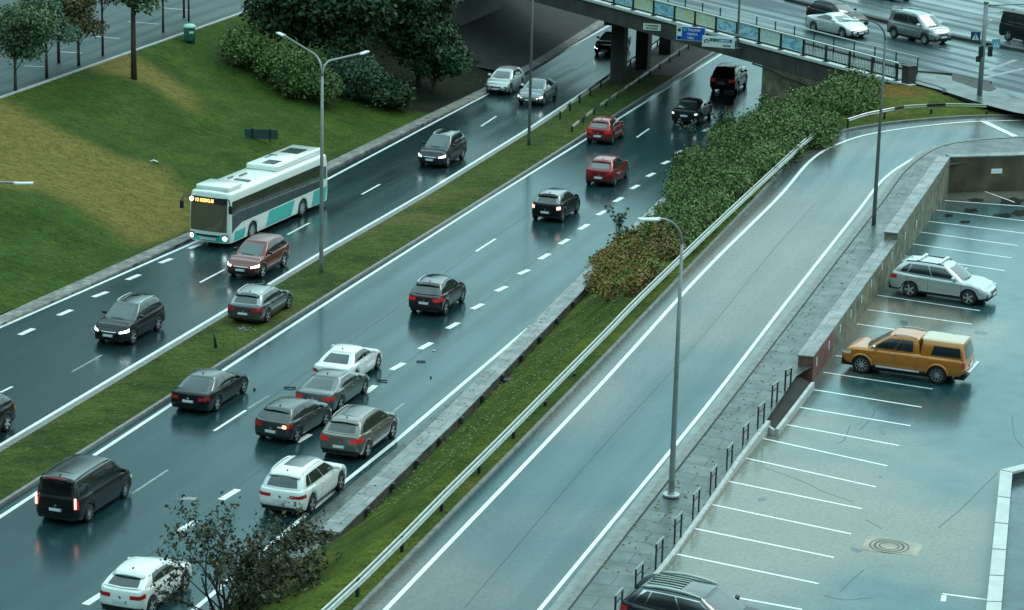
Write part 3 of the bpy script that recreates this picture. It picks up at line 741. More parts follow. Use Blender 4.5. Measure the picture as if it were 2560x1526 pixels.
# pale wall at the right edge, lower yard behind it
ww = empty('parapet_wall', P(2485, 1400, ZP), 0, 'pale jointed parapet wall with an angled corner right of the parking area', 'wall')
lo = ww.location
def slab_poly(px, z0, z1, name, mats):
    q = [P(x, y, z1) for x, y in px]; mb = MB(); mb.prism([(p.x - lo.x, p.y - lo.y) for p in q], z0 - lo.z, z1 - lo.z); return mb.build(name, mats, ww)
M_PALE = pmat('pale_concrete', (.50, .52, .50), .5, var=.12, vscale=1.5)
leftp = lambda t: (2501 + (2465 - 2501) * t, 1176 + 350 * t); rightp = lambda t: (2531 + (2503 - 2531) * t, 1182 + 344 * t)
for k in range(8):
    t0, t1 = k * .188, k * .188 + .181
    l0, l1, r0_, r1_ = leftp(t0), leftp(t1), rightp(t0), rightp(t1)
    slab_poly([l0, r0_, r1_, l1], ZP + .36, ZP + .45, 'coping_slab', M_PALE)
slab_poly([(2502, 1174), (2640, 1141), (2640, 1154), (2531, 1180)], ZP + .36, ZP + .45, 'coping_slab', M_PALE)
l0, l1, r0_, r1_ = leftp(0), leftp(1.5), rightp(0), rightp(1.5)
slab_poly([(l0[0] + 3, l0[1] + 2), (r0_[0] - 2, r0_[1] + 1), (r1_[0] - 2, r1_[1]), (l1[0] + 3, l1[1])], -.5, ZP + .36, 'wall', pmat('grey_wall', (.16, .17, .165), .7, var=.3))
slab_poly([(2504, 1175), (2640, 1142), (2640, 1152), (2531, 1178)], -.5, ZP + .357, 'wall', MATS['grey_wall'])
mb = MB(); q = [P(2531, 1200, 3.95), P(2660, 1168, 3.95), P(2660, 1800, 3.95), P(2480, 1800, 3.95)]
mb.add([(p.x, p.y, 3.95) for p in q], [(0, 1, 2, 3)])
structure(mb.build('lower_roof', asphalt('roofing', (.03, .04, .043), (.07, .085, .09), .35, .15, False, coat=.2)))

# ------------------------------------------------------------------ grass bank between wall and ramp
railpost = [(893.7, 1491.8), (1004.7, 1380.8), (1104.7, 1277), (1199, 1182.5), (1285, 1095), (1363, 1015), (1437.7, 938.5), (1506.8, 867.5), (1568.7, 802), (1628.7, 742), (1760, 614), (1893, 488), (1960, 425)]
RP = [PR(*p) for p in railpost]
RPX = ext(RP, 40, 0)
def bank_z(u, x, y):
    s = x * DV.x + y * DV.y; return .04 + (zr(x, y) - .02) * (u ** (1.15 - .6 * sm(138, 152, s)))
nb = 46
lowline = ext([Vector((p.x, p.y, 0)) for p in offset(WALLO, .02)], 45, 8)
up = ext([Vector((p.x, p.y, 0)) for p in KO], 0, 0)
bs = [48 + 3 * i for i in range(36)]
def cross_s(line, s):
    q = [st(p) for p in line]
    for (s0, t0), (s1, t1) in zip(q, q[1:]):
        if s0 <= s <= s1: return t0 + (t1 - t0) * (s - s0) / (s1 - s0)
    return None
KOs = [p for p in KO if st(p)[0] < 200]
mb = MB(); cols = 14; rows = []
for s in bs:
    tl = at_s(lowline, s)
    if s < 86: tl -= .25 + min(2.4, (86 - s) * .16)
    tu = cross_s(KOs, s)
    if tu is None or s > 139: tu = -27.9
    te = tu - .16; tr = tu - 1.6          # kerb back, top of the bank
    row = []
    for k in range(cols + 1):
        if k <= 11:
            u = k / 11; t = tl + (tr - tl) * u; p = fst(s, t)
            z = bank_z(u, p.x, p.y)
            p.z = z + .05 * math.sin(s * .9 + t * 2.1) * (4 * u * (1 - u))
        else:
            u = (k - 11) / 3; t = tr + (te - tr) * u; p = fst(s, t); p.z = zr(p.x, p.y) + .02 + .06 * u
        row.append(p)
    rows.append(row)
for row in rows: mb.v += [tuple(p) for p in row]
for i in range(len(rows) - 1):
    for k in range(cols):
        b = i * (cols + 1) + k; mb.f.append((b, b + 1, b + cols + 2, b + cols + 1)); mb.m.append(0)
structure(mb.build('grass_bank', M_GRASSB, smooth=True))
# level lawn between the ramp, the bridge end and the striped rail
kp = [p for p in zz(offset(KO, -.16), .05) if st(p)[0] > 133.5]
upb = smooth_line([PF(x, y, zr, .10) for x, y in [(2050, 352), (2082, 300), (2118, 226), (2208, 212), (2277, 212), (2367, 237), (2447, 264), (2560, 289), (2640, 305)]], 4)
mb = MB(); ruled(mb, even(kp, 40), even(upb, 40), 0, 6)
structure(mb.build('corner_lawn', M_GRASSB, smooth=True))
# long joints and repairs in the wet roads
mb = MB()
for dt, s0, s1 in ((-3.6, 70, 175), (-7.2, 95, 150)): strip(mb, [fst(s, at_s(L4, s) + dt + .12 * math.sin(s * .13)) for s in range(s0, s1, 3)], .022, .002)
for dt, s0, s1 in ((3.7, 100, 170),): strip(mb, [fst(s, at_s(L1, s) + dt + .10 * math.sin(s * .11)) for s in range(s0, s1, 3)], .022, .002)
strip(mb, [fst(s, cross_s(KOs, s) + 2.9 + .08 * math.sin(s * .2), zr(*fst(s, cross_s(KOs, s) + 2.9)[:2])) for s in range(72, 128, 3)], .018, .003)
structure(mb.build('road_joint', pmat('joint_tar', (.012, .016, .017), .5)))
# ================================================================== bridge
eA, eB = P(1485, 3.4, ZB), P(2222, 201, ZB)
E_ = (eB - eA); E_.z = 0; E_.normalize()
IN = Vector((-E_.y, E_.x, 0)); OUT = -IN
if IN.y < 0: IN, OUT = OUT, IN
LEN0 = (eB - eA).length
def be(u, w, z=ZB):       # u metres along the near edge from A, w metres in from the edge
    p = eA + E_ * u + IN * w; p.z = z; return p
def u_of(x, y=None, z=ZB, w=0):
    """edge parameter where the photo column x meets the edge at height z"""
    lo, hi = -60.0, 80.0
    for _ in range(50):
        m = (lo + hi) / 2; q = be(m, w, z); v = np.array([q.x, q.y, q.z - CAM_H])
        px = PW / 2 + CAM_F * (v @ _R) / (v @ _F)
        if px < x: lo = m
        else: hi = m
    return m
U0, U1 = -45.0, u_of(2222)
uend = u_of(2277)
BW = 12.0
bridge = empty('overpass_bridge', be(0, 0, 0), 0, 'dark concrete overpass bridge carrying a wet road across the highway', 'bridge')
bo = bridge.location
def brel(p): return (p.x - bo.x, p.y - bo.y, p.z)
uab = u_of(1890, z=5.0)           # where the right abutment begins
def quadprism(mb, c, z0, z1, m=0):
    mb.prism([(p.x - bo.x, p.y - bo.y) for p in c], z0, z1, m)
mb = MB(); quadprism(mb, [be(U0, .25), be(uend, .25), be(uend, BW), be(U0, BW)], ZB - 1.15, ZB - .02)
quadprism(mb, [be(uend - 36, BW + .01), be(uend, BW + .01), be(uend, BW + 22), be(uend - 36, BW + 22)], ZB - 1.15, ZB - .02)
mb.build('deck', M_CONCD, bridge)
mb = MB()
# fascia beam along the near edge, deeper towards the middle
n = 24; v0 = []
for k in range(n + 1):
    u = U0 + (uend - U0) * k / n
    zb = ZB - 1.22
    v0.append((u, zb))
for (u, zb), (u2, zb2) in zip(v0, v0[1:]):
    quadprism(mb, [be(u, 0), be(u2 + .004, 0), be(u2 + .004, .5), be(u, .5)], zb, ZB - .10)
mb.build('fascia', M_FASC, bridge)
mb = MB(); quadprism(mb, [be(U0, -.12), be(uend, -.12), be(uend, .42), be(U0, .42)], ZB - .10, ZB + .06)
mb.build('edge_beam', pmat('pale_beam', (.55, .60, .58), .45, var=.15), bridge)
# dark joints in the fascia
mb = MB()
for x in (1990, 2190, 1640): 
    u = u_of(x); quadprism(mb, [be(u, -.006), be(u + .05, -.006), be(u + .05, .1), be(u, .1)], ZB - 1.2, ZB - .12)
mb.build('expansion_joint', M_BLACK, bridge)
# drain pipe under the fascia at the right end
pts = [be(u_of(x, z=4.8), -.12, z) for x, z in [(1885, 5.05), (1935, 4.98), (1960, 4.80), (2000, 4.74), (2030, 4.66), (2075, 4.58)]]
mb = MB(); mb.tube([brel(p) for p in smooth_line(pts, 5)], .06, 8); mb.build('drain_pipe', M_DARKM, bridge, smooth=True)
# piers between the carriageways
pier0 = P(1545, 211, 0)
for k, d in enumerate([0, 6.6, 13.2, 19.8]):
    c = pier0 + DV * d
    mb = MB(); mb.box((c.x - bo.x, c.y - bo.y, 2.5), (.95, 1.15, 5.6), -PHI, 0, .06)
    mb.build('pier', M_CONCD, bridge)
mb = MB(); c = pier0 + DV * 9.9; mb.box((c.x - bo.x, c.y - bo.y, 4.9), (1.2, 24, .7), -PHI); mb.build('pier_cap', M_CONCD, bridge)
# right abutment: front wall beside the highway and wing wall under the fascia
ab0 = P(1938, 155, ZB - 1.2); sa, ta = st(ab0)
sx = sa - 4
while True:      # find where the front wall meets the near edge
    p = fst(sx, ta); w = (p - eA).dot(IN)
    if w >= .3 or sx > 200: break
    sx += .2
a0 = fst(sx, ta); a1 = fst(sx + 16, ta)
mb = MB(); quadprism(mb, [a0, a1, a1 + QV * 1.2, a0 + QV * 1.2], -.5, ZB - 1.16)
mb.build('abutment', pmat('stained_concrete', (.16, .15, .115), .7, var=.4, vscale=1.0, bump=.4, bscale=4), bridge)
ua = (a0 - eA).dot(E_)
mb = MB(); quadprism(mb, [be(ua - .3, .02), be(uend, .02), be(uend, 1.0), be(ua - .3, 1.0)], -.5, ZB - 1.2)
mb.build('wing_wall', pmat('mossy_concrete', (.13, .115, .07), .8, var=.55, vscale=1.6, bump=.6, bscale=3), bridge)
# left abutment standing on the slope
tl_ = -65.2; s0_ = 183.5
pL = P(1103, 97, 1.35); s0_, tl_ = st(pL)
b0_ = fst(s0_, tl_); b1_ = fst(s0_ + 14, tl_)
mb = MB(); quadprism(mb, [b0_, b1_, b1_ - QV * 14, b0_ - QV * 14], -.5, ZB - 1.18)
mb.build('abutment', pmat('sooty_concrete', (.075, .08, .072), .75, var=.3), bridge)
q0 = fst(s0_, tl_, 0) - DV * .06
mb = MB(); mb.tube([brel(q0 + QV * (-2.5) + Vector((0, 0, z))) for z in (1.5, 6.0)], .06); mb.build('drain_pipe', M_STEEL, bridge)
# newel at the right end of the balustrade
c = be((u_of(2249) + u_of(2273)) / 2, .30)
mb = MB(); mb.box((c.x - bo.x, c.y - bo.y, ZB + .55), (.62, .62, 1.05), math.atan2(E_.y, E_.x), 0, .03); mb.box((c.x - bo.x, c.y - bo.y, ZB + 1.11), (.74, .74, .08), math.atan2(E_.y, E_.x), 0, .02)
mb.build('newel', pmat('brown_stone', (.05, .042, .04), .6, var=.3), bridge)
# road surface, footway, kerbs on the deck and beyond it to the right
ZD = ZB + .012
FW = 2.7
mb = MB(); q = [be(U0, .42, ZD), be(uend, .42, ZD), be(u_of(2367, z=6.3, w=0) - 1, .3, ZD), be(90, .3, ZD), be(90, 60, ZD), be(U0, 60, ZD)]
far = [be(U0, .42, ZD), be(uend - .3, .42, ZD), be(uend - .3, BW - .02, ZD), be(U0, BW - .02, ZD)]
mb.add([tuple(p) for p in far], [(0, 1, 2, 3)])
gr = [P(2277, 192, ZD), P(2367, 235, ZD), P(2447, 263, ZD), P(2620, 303, ZD), P(3300, 430, ZD), be(uend + 120, 90, ZD), be(uend - 36, 90, ZD), be(uend - 36, BW - .02, ZD), be(uend - .3, BW - .02, ZD), be(uend - .3, .42, ZD)]
mb.add([(p.x, p.y, ZD) for p in gr], [tuple(range(len(gr)))])
structure(mb.build('bridge_road', M_DECK))
mb = MB(); a = [be(u, FW, ZD) for u in (U0, u_of(2000, w=FW), u_of(2275, w=FW))] + [P(2380, 191, ZD), P(2471, 212, ZD)]
fw_in = resample(a, 2.0)
b_ = resample([be(U0, .42, ZD), be(uend, .42, ZD), P(2367, 234, ZD), P(2447, 262, ZD), P(2560, 292, ZD), P(2620, 300, ZD)], 2.0)
ruled(mb, even(fw_in + [P(2520, 247, ZD), P(2600, 268, ZD)], 40), even(b_, 40), 0, 1)
for i in range(len(mb.v)): mb.v[i] = (mb.v[i][0], mb.v[i][1], ZD + .10)
structure(mb.build('footway', M_PAVE))
mb = MB(); A = resample(a, 2.0); curb(mb, A, -.28, .17, 0, .02)
w1 = [P(2380, 191, ZD), P(2446, 203, ZD), P(2471, 211, ZD), P(2520, 247, ZD)]; w2 = [P(2380, 200, ZD + .11), P(2442, 221, ZD + .11), P(2470, 228, ZD + .11), P(2519, 248, ZD + .02)]
ruled(mb, [p + Vector((0, 0, .16)) for p in w1[:-1]] + [w1[-1]], w2)
structure(mb.build('footway_kerb', M_CONCD))
mb = MB(); ml = [P(1960, 1, ZD), P(2019, 16, ZD), P(2162, 46, ZD), P(2213, 58, ZD), P(2373, 95.5, ZD), P(2453, 112, ZD), P(2560, 132, ZD), P(2700, 158, ZD)]
curb(mb, resample(ml, 2.0), -.55, .20, 0, .02)
structure(mb.build('central_kerb', M_CONCD))
mb = MB()
for a, b, w in [((2350, 122), (2440, 143), .2), ((2460, 180), (2540, 150), .35), ((2455, 196), (2560, 172), .35), ((2290, 28), (2420, 55), .12), ((2040, 4), (2130, 22), .0), ((2470, 70), (2560, 86), .12)]:
    if w: strip(mb, [P(*a, ZD), P(*b, ZD)], w, Z4)
structure(mb.build('bridge_marking', M_PAINTF))
# low retaining edge between corner lawn and footway
mb = MB(); ln = resample([P(2262, 190, ZB + .12), P(2352, 217, ZB + .12), P(2364, 222, ZB + .12), P(2368, 231, ZB + .12)], 1.0)
ruled(mb, ln, offset(ln, .22)); ruled(mb, offset(ln, .22), [Vector((p.x, p.y, 5.3)) for p in offset(ln, .22)])
tag(mb.build('garden_wall', M_CONCD), 'low dark wall edging the lawn beside the bridge footway', 'wall')

# ------------------------------------------------------------------ balustrades
rail = empty('glazed_balustrade', be(0, .12, ZB), 0, 'bridge railing in front, thick dark posts with tinted pictured glass panels and pale handrail', 'railing')
ro = rail.location
post_x = [1475, 1530.6, 1579, 1630, 1682, 1733, 1785.5, 1838, 1893, 1947.5, 2004, 2060, 2118.5, 2175, 2237]
us = [u_of(x) for x in post_x]; du = us[3] - us[2]
us = [us[0] - du * k for k in range(8, 0, -1)] + us
ang = math.atan2(E_.y, E_.x)
for u in us:
    p = be(u, .12, ZB) - ro; mb = MB()
    mb.box((p.x, p.y, .58), (.11, .12, 1.06), ang); mb.box((p.x, p.y, .085), (.34, .26, .06), ang); mb.build('post', M_DARKM, rail)
p0, p1 = be(us[0], .12) - ro, be(us[-1], .12) - ro; c = (p0 + p1) / 2
mb = MB(); mb.box((c.x, c.y, 1.14), ((p1 - p0).length + .2, .16, .07), ang, 0, .02); mb.build('handrail', pmat('pale_handrail', (.55, .58, .55), .35, .3), rail)
mb = MB(); mb.box((c.x, c.y, .22), ((p1 - p0).length, .05, .05), ang); mb.build('lower_rail', M_DARKM, rail)
def glassart(name, c0, c1, c2):
    m, t, b = nodes(name); N = t.nodes.new; K = t.links.new
    tc = N('ShaderNodeTexCoord'); nz = N('ShaderNodeTexNoise'); nz.inputs['Scale'].default_value = 1.6; nz.inputs['Detail'].default_value = 5; nz.inputs['Distortion'].default_value = 1.2
    mp = N('ShaderNodeMapping'); mp.inputs['Scale'].default_value = (1, 1, 3); K(tc.outputs['Object'], mp.inputs[0]); K(mp.outputs[0], nz.inputs['Vector'])
    cr = N('ShaderNodeValToRGB'); e = cr.color_ramp.elements; e[0].position = .35; e[0].color = (*c0, 1); e[1].position = .68; e[1].color = (*c2, 1)
    x = e.new(.5); x.color = (*c1, 1); K(nz.outputs['Fac'], cr.inputs['Fac']); K(cr.outputs['Color'], b.inputs['Base Color'])
    b.inputs['Roughness'].default_value = .15; b.inputs['Transmission Weight'].default_value = .15; b.inputs['Alpha'].default_value = .85
    return m
G_ = [glassart('blue_glass', (.12, .40, .60), (.40, .72, .80), (.75, .90, .88)), glassart('yellow_glass', (.80, .74, .30), (.62, .76, .66), (.88, .88, .66)),
      glassart('pale_glass', (.66, .82, .80), (.80, .88, .80), (.45, .66, .72))]
pat = {7: 2, 8: 2, 9: 0, 10: 1, 11: 0, 12: 1, 13: 1, 14: 0, 15: 0, 16: 2, 17: 0}
mbar = None
for i in range(len(us) - 1):
    a, b = us[i] + .12, us[i + 1] - .12
    if i <= 17:
        mb = MB(); p = be((a + b) / 2, .12) - ro; mb.box((p.x, p.y, .68), (b - a, .02, .80), ang)
        mb.build('glass_panel', G_[pat.get(i, i % 3)], rail)
    else:
        mb = MB(); nb_ = 14
        for k in range(nb_):
            p = be(a + (b - a) * (k + .5) / nb_, .12) - ro; mb.box((p.x, p.y, .66), (.022, .022, .86), ang)
        mb.build('bar_panel', M_DARKM, rail)
r2 = empty('roadside_railing', be(0, FW - .2, ZB), 0, 'thin dark metal railing between bridge footway and roadway', 'railing')
ro2 = r2.location
ub = u_of(2292, w=FW - .2); ps = []
u = ub
while u > -40: ps.append(u); u -= 2.05
for u in ps:
    p = be(u, FW - .2) - ro2; mb = MB(); mb.box((p.x, p.y, .62), (.06, .06, 1.05), ang); mb.build('post', M_DARKM, r2)
p0, p1 = be(ps[-1], FW - .2) - ro2, be(ps[0], FW - .2) - ro2; c = (p0 + p1) / 2
mb = MB(); mb.box((c.x, c.y, 1.16), ((p1 - p0).length, .06, .06), ang); mb.build('handrail', MATS['pale_handrail'], r2)
mb = MB(); mb.box((c.x, c.y, .55), ((p1 - p0).length, .035, .04), ang); mb.build('mid_rail', M_DARKM, r2)

# ------------------------------------------------------------------ signs on the bridge
def text_mesh(parent, s, size, x, z, mat, y=-.02, align='LEFT', name='lettering'):
    cu = bpy.data.curves.new(name, 'FONT'); cu.body = s; cu.size = size; cu.align_x = align; cu.extrude = .002; cu.offset = .006
    t = bpy.data.objects.new(name, cu); COL.objects.link(t)
    dg = bpy.context.evaluated_depsgraph_get(); me = bpy.data.meshes.new_from_object(t.evaluated_get(dg)); bpy.data.objects.remove(t)
    me.transform(Matrix.Rotation(R(90), 4, 'X')); me.materials.clear(); me.materials.append(mat)
    o = link(name, me, parent, (x, y, z)); return o
M_SB = pmat('sign_blue', (.01, .10, .50), .35); M_SG = pmat('sign_green', (.02, .30, .16), .35); M_SW = pmat('sign_white', (.75, .80, .76), .35)
M_INK = pmat('ink', (.01, .012, .014), .5)
def board(name, xc, yc, wpx, hpx, out, label, border, face, rz=-PHI):
    c = PV(xc, yc, eA + OUT * out, OUT); k = CAM_F / ((c - Vector((0, 0, CAM_H))).dot(Vector(_F)))
    w, h = wpx / k / math.cos(PHI), hpx / k / .965
    o = empty(name, c, rz, label, 'sign'); mb = MB(); mb.box((0, .03, 0), (w, .05, h), 0, 0, .012); mb.build('board', border, o)
    mb = MB(); mb.box((0, 0, 0), (w - .08, .014, h - .08)); mb.build('face', face, o)
    mb = MB()
    for x in (-w * .3, w * .3): mb.box((x, .09, 0), (.06, .08, h * .9))
    mb.build('bracket', M_DARKM, o)
    return o, w, h
o, w, h = board('direction_sign', 1727, 85, 71, 34, 1.15, 'blue direction sign with white panel hung on the bridge face', M_SW, M_SB)
mb = MB(); mb.box((-w / 2 + .20, -.012, h * .10), (.34, .01, h * .62)); mb.build('white_panel', M_SW, o)
mb = MB(); mb.box((-w / 2 + .20, -.02, h * .22), (.2, .01, .2)); mb.box((-w / 2 + .20, -.012, -h * .36), (.16, .01, .13)); mb.build('pictogram', M_INK, o)
mb = MB(); mb.box((-w / 2 + .56, -.012, h * .27), (.26, .01, .17)); mb.build('route_tile', pmat('tile_green', (.05, .45, .25), .4), o)
text_mesh(o, "TALLINN", .21, -w / 2 + .76, h * .20, M_SW); text_mesh(o, "NARVA", .21, -w / 2 + .76, -h * .09, M_SW); text_mesh(o, "VIRU", .21, -w / 2 + .76, -h * .38, M_SW)
o, w, h = board('direction_sign', 1796, 106, 80, 27, 1.45, 'white direction sign with curved arrow, overlapping the blue sign on the bridge', M_SW, M_SW)
mb = MB(); pts = [(-w / 2 + .30 + .12 * math.cos(a), -.02, .02 + .12 * math.sin(a)) for a in [R(200 - 20 * k) for k in range(13)]]; mb.tube(pts, .03, 6); mb.box((-w / 2 + .19, -.02, -.05), (.12, .02, .06), 0)
mb.build('arrow', M_INK, o)
mb = MB(); mb.box((-w / 2 + .68, -.012, h * .17), (.36, .01, .20)); mb.build('black_tile', M_INK, o)
mb = MB(); mb.box((-w / 2 + .98, -.012, h * .17), (.24, .01, .20)); mb.build('green_tile', M_SG, o)
mb = MB(); mb.box((-w / 2 + 1.55, -.012, h * .17), (.88, .01, .20)); mb.build('blue_tile', M_SB, o)
text_mesh(o, "1 2", .17, -w / 2 + .55, h * .17 - .06, M_SW); text_mesh(o, "KESKLINN", .15, -w / 2 + 1.15, h * .17 - .055, M_SW); text_mesh(o, "SADAM", .15, w / 2 - .78, -h * .34, M_INK)
o, w, h = board('name_sign', 1630, 68, 46, 19, 1.0, 'small white sign with two lines of black lettering on the bridge', M_INK, pmat('sign_cream', (.62, .72, .60), .4))
text_mesh(o, "PÕHJAPUIESTEE", .13, 0, .045, M_INK, align='CENTER'); text_mesh(o, "SILD TALLINN", .13, 0, -.13, M_INK, align='CENTER')

# ------------------------------------------------------------------ lamps
def solve_top(base, ytop):
    lo, hi = 0, 25
    for _ in range(40):
        m = (lo + hi) / 2; q = base + Vector((0, 0, m)); v = np.array([q.x, q.y, q.z - CAM_H]); y = PH / 2 - CAM_F * (v @ _U) / (v @ _F)
        if y > ytop: lo = m
        else: hi = m
    return m
def lamp_head(parent, p, d, name='lamp_head'):
    """flat luminaire at p pointing along the unit vector d"""
    mb = MB(); rz = math.atan2(d.y, d.x); mb.box((0, 0, 0), (.72, .24, .10), rz, 0, .04, ry=R(-4)); mb.box((-.33 * math.cos(rz), -.33 * math.sin(rz), -.01), (.25, .12, .12), rz, 0, .03)
    return mb.build(name, M_LAMPW, parent, True, p)
def lamp(base, H, arms, r0, r1, label, flange=False, group=None, mat=None):
    """arms: list of (direction, reach, rise, radius of the bend)"""
    o = empty('street_lamp', base, 0, label, 'street lamp', group); mat = mat or M_POLE
    zb = H - max(a[3] for a in arms) if arms else H
    mb = MB(); mb.tube([(0, 0, z) for z in (-.1, .6, zb * .5, zb)], [r0, r0 * .95, (r0 + r1) / 2, r1], 10); mb.build('pole', mat, o, True)
    for d, reach, rise, rb in arms:
        pts = []; n = 7
        for k in range(n + 1):
            a = (math.pi / 2 - math.atan2(rise, reach)) * k / n
            pts.append((rb * (1 - math.cos(a)), zb + rb * math.sin(a)))
        x0, z0 = pts[-1]; pts.append((reach, z0 + (reach - x0) * rise / reach))
        mb = MB(); mb.tube([(d.x * x, d.y * x, z) for x, z in pts], r1 * .8, 8); mb.build('arm', mat, o, True)
        lamp_head(o, Vector((d.x * (reach + .3), d.y * (reach + .3), pts[-1][1])), d)
    if flange:
        mb = MB(); mb.tube([(0, 0, 0), (0, 0, .06)], .30, 16); mb.tube([(0, 0, .06), (0, 0, .16)], [.14, .12], 12); mb.build('flange', M_STEEL, o)
    return o
def cross_dir(base, H, x, y):
    """horizontal unit vector and reach, across the road, to the point seen at x, y at height H above base"""
    q = P(x, y, base.z + H); d = q - base; d.z = 0; return d.normalized(), d.length
b = P(803, 684, .13); H = solve_top(b, 142)
d1, l1 = cross_dir(b, H + .5, 700, 82); d2, l2 = cross_dir(b, H - .2, 930, 122)
lamp(b, H, [(d1, min(l1, 4.2), .55, 1.0), (d2, min(l2, 3.4), -.02, .7)], .12, .07, 'tall double-armed street lamp on the median in front of the bus', group='street lamps along the roads')
b = P(1322, 365, .13); lamp(b, 13.2, [(-QV, 2.6, .4, 1.0), (QV, 2.4, .2, .8)], .11, .065, 'street lamp on the median nearer the bridge, its top above the frame', group='street lamps along the roads', mat=pmat('dark_pole', (.12, .13, .125), .5, .3))
b = PR(1678, 1239, .12); H = solve_top(b, 543); dC, lC = cross_dir(b, H, 1640, 548)
lamp(b, H, [(dC, min(lC, 1.6), .05, .95)], .115, .055, 'street lamp with a round foot flange on the pavement beside the ramp and hoop barriers', True, 'street lamps along the roads')
b = PR(2184, 563, .12); H = solve_top(b, 52); dD, lD = cross_dir(b, H, 2140, 51)
lamp(b, H, [(dD, min(lD, 1.5), .03, .95)], .11, .05, 'street lamp with short curved arm on the pavement by the stone wall step', group='street lamps along the roads', mat=MATS['dark_pole'])
# lamp whose head reaches in from the left edge
pt = fst(126, -52.0 + 0, 0); head = P(62, 459, 10.5); bb = Vector((head.x - 3.6, head.y + .4, 0)); bb.z = zl(bb.x, bb.y)
lamp(bb, head.z - bb.z, [((Vector((head.x, head.y, 0)) - Vector((bb.x, bb.y, 0))).normalized(), 3.3, .0, .8)], .11, .06, 'street lamp reaching in from the left edge over the lawn, only arm and head seen', group='street lamps along the roads')
# slender post fixed to the bridge face
q = PV(1843, 126, eA + OUT * .25, OUT); f = empty('bridge_mast', q, 0, 'slender grey mast bolted to the bridge face beside the white sign', 'mast')
mb = MB(); mb.tube([(0, 0, -.05), (0, 0, 9)], [.075, .06], 8); mb.build('pole', M_POLE, f, True)
mb = MB(); mb.box((0, 0, .15), (.3, .45, .08), ang); mb.box((0, 0, 1.0), (.3, .45, .08), ang); mb.tube([(0, 0, .1), (.35 * IN.x, .35 * IN.y, -.3)], .03, 6); mb.build('bracket', M_STEEL, f)
# signal pole at the crossing
b = P(2447, 265, 5.75); pole = empty('signal_pole', b, 0, 'thick grey pole with crossing signs and traffic lights beside the striped rail', 'signal pole')
H = solve_top(b, 8)
mb = MB(); mb.tube([(0, 0, 0), (0, 0, H * .5), (0, 0, H)], [.16, .14, .12], 12); mb.tube([(0, 0, H), (0, 0, H + .1)], [.17, .15], 12); mb.build('pole', MATS['painted_pole'], pole, True)
rr = Vector((1, 0, 0))
def at_px(x, y, dz=0):
    """point in the plane through the pole facing the camera"""
    q = PV(x, y, b, Vector((0, -1, 0))); return q - b
def crossing_sign(x, y, s, col, ang_):
    p = at_px(x, y); mb = MB(); mb.box((0, 0, 0), (s, .03, s), ang_, 0, .02); so = mb.build('crossing_sign', col, pole, loc=p)
    mb = MB(); mb.add([(-s * .36, -.02, -s * .34), (s * .36, -.02, -s * .34), (0, -.02, s * .38)], [(0, 1, 2)]); t_ = mb.build('triangle', M_SW, so); t_.rotation_euler = (0, 0, ang_)
    mb = MB(); mb.tube([(0, -.03, -.02), (0, -.03, .09)], .022, 6); mb.tube([(-.06, -.03, -.13), (0, -.03, -.02), (.06, -.03, -.13)], .016, 6); mb.box((0, -.03, .13), (.05, .02, .05)); g = mb.build('walker', M_INK, so); g.rotation_euler = (0, 0, ang_)
crossing_sign(2439, 92, .56, pmat('dark_blue', (.01, .05, .16), .4), -.25); crossing_sign(2490, 110, .56, pmat('light_blue', (.08, .36, .46), .4), .35)
mb = MB()
for (x, y) in ((2452, 128), (2475, 128)):
    p = at_px(x, y); mb.box(p + Vector((0, -.06, 0)), (.26, .22, .62), 0, 0, .03)
p = at_px(2445, 148); mb.box(p + Vector((0, -.02, 0)), (.24, .14, .34), 0, 0, .02)
mb.build('traffic_light', M_DARKM, pole)
mb = MB(); p = at_px(2471, 60); mb.tube([p + Vector((-.1, 0, -.2)), p + Vector((.1, -.1, .25))], .08, 8); mb.box(at_px(2470, 30) + Vector((.3, 0, 0)), (.7, .12, .12), 0, 0, .03); mb.build('camera_bracket', M_LAMPW, pole)
mb = MB(); mb.tube([at_px(2468, 14), at_px(2760, 2)], .05, 8); mb.tube([at_px(2470, 17), at_px(2760, 60)], .03, 6); mb.build('mast_arm', M_STEEL, pole, True)

# ------------------------------------------------------------------ guardrails
def wbeam(mb, line, h=.19, m=0):
    """W shaped beam centred on line"""
    prof = [(-.15, .02), (-.12, .075), (-.06, .075), (-.02, .0), (.02, .0), (.06, .075), (.12, .075), (.15, .02)]
    sd = side_dirs(line); b = len(mb.v); n = len(prof)
    for p, s in zip(line, sd):
        for z, o in prof: q = p + s * o; mb.v.append((q.x, q.y, q.z + z * h / .3))
    for i in range(len(line) - 1):
        for k in range(n - 1):
            mb.f.append((b + i * n + k, b + (i + 1) * n + k, b + (i + 1) * n + k + 1, b + i * n + k + 1)); mb.m.append(m)
def guardrail(line, label, post_step=3.9, hz=.60, mats=None, stripes=None, double=True, mid_gap=.13, name='guardrail'):
    o = empty(name, line[0], 0, label, 'guardrail'); lo_ = o.location
    L_ = [p - lo_ for p in line]
    rl = [p + Vector((0, 0, hz)) for p in L_]
    dense = resample(rl, 1.0)
    if stripes is None:
        mb = MB(); wbeam(mb, dense); 
        wbeam(mb, offset(dense, .17)) if double else None
        mb.build('beam', mats[0], o, True)
    else:
        mb = MB(); wbeam(mb, dense); o_ = mb.build('beam', mats[0], o, True); me = o_.data
        for m in mats[1:]: me.materials.append(m)
        nseg = len(dense) - 1
        me.polygons.foreach_set('material_index', [stripes((i // 7) / nseg) for i in range(len(me.polygons))])
    tot = sum((b_ - a_).length for a_, b_ in zip(L_, L_[1:]))
    for p in even(L_, max(2, int(tot / post_step) + 1)):
        mb = MB(); mb.box((p.x + .06, p.y, hz / 2 + .02), (.10, .12, hz + .12), -PHI); mb.build('post', M_DARKM, o)
    return o
RL = [PR(*p) for p in railpost] + [PR(2007, 381), PR(2045, 356)]
RL = ext(smooth_line(RL, 2), 12, 0)
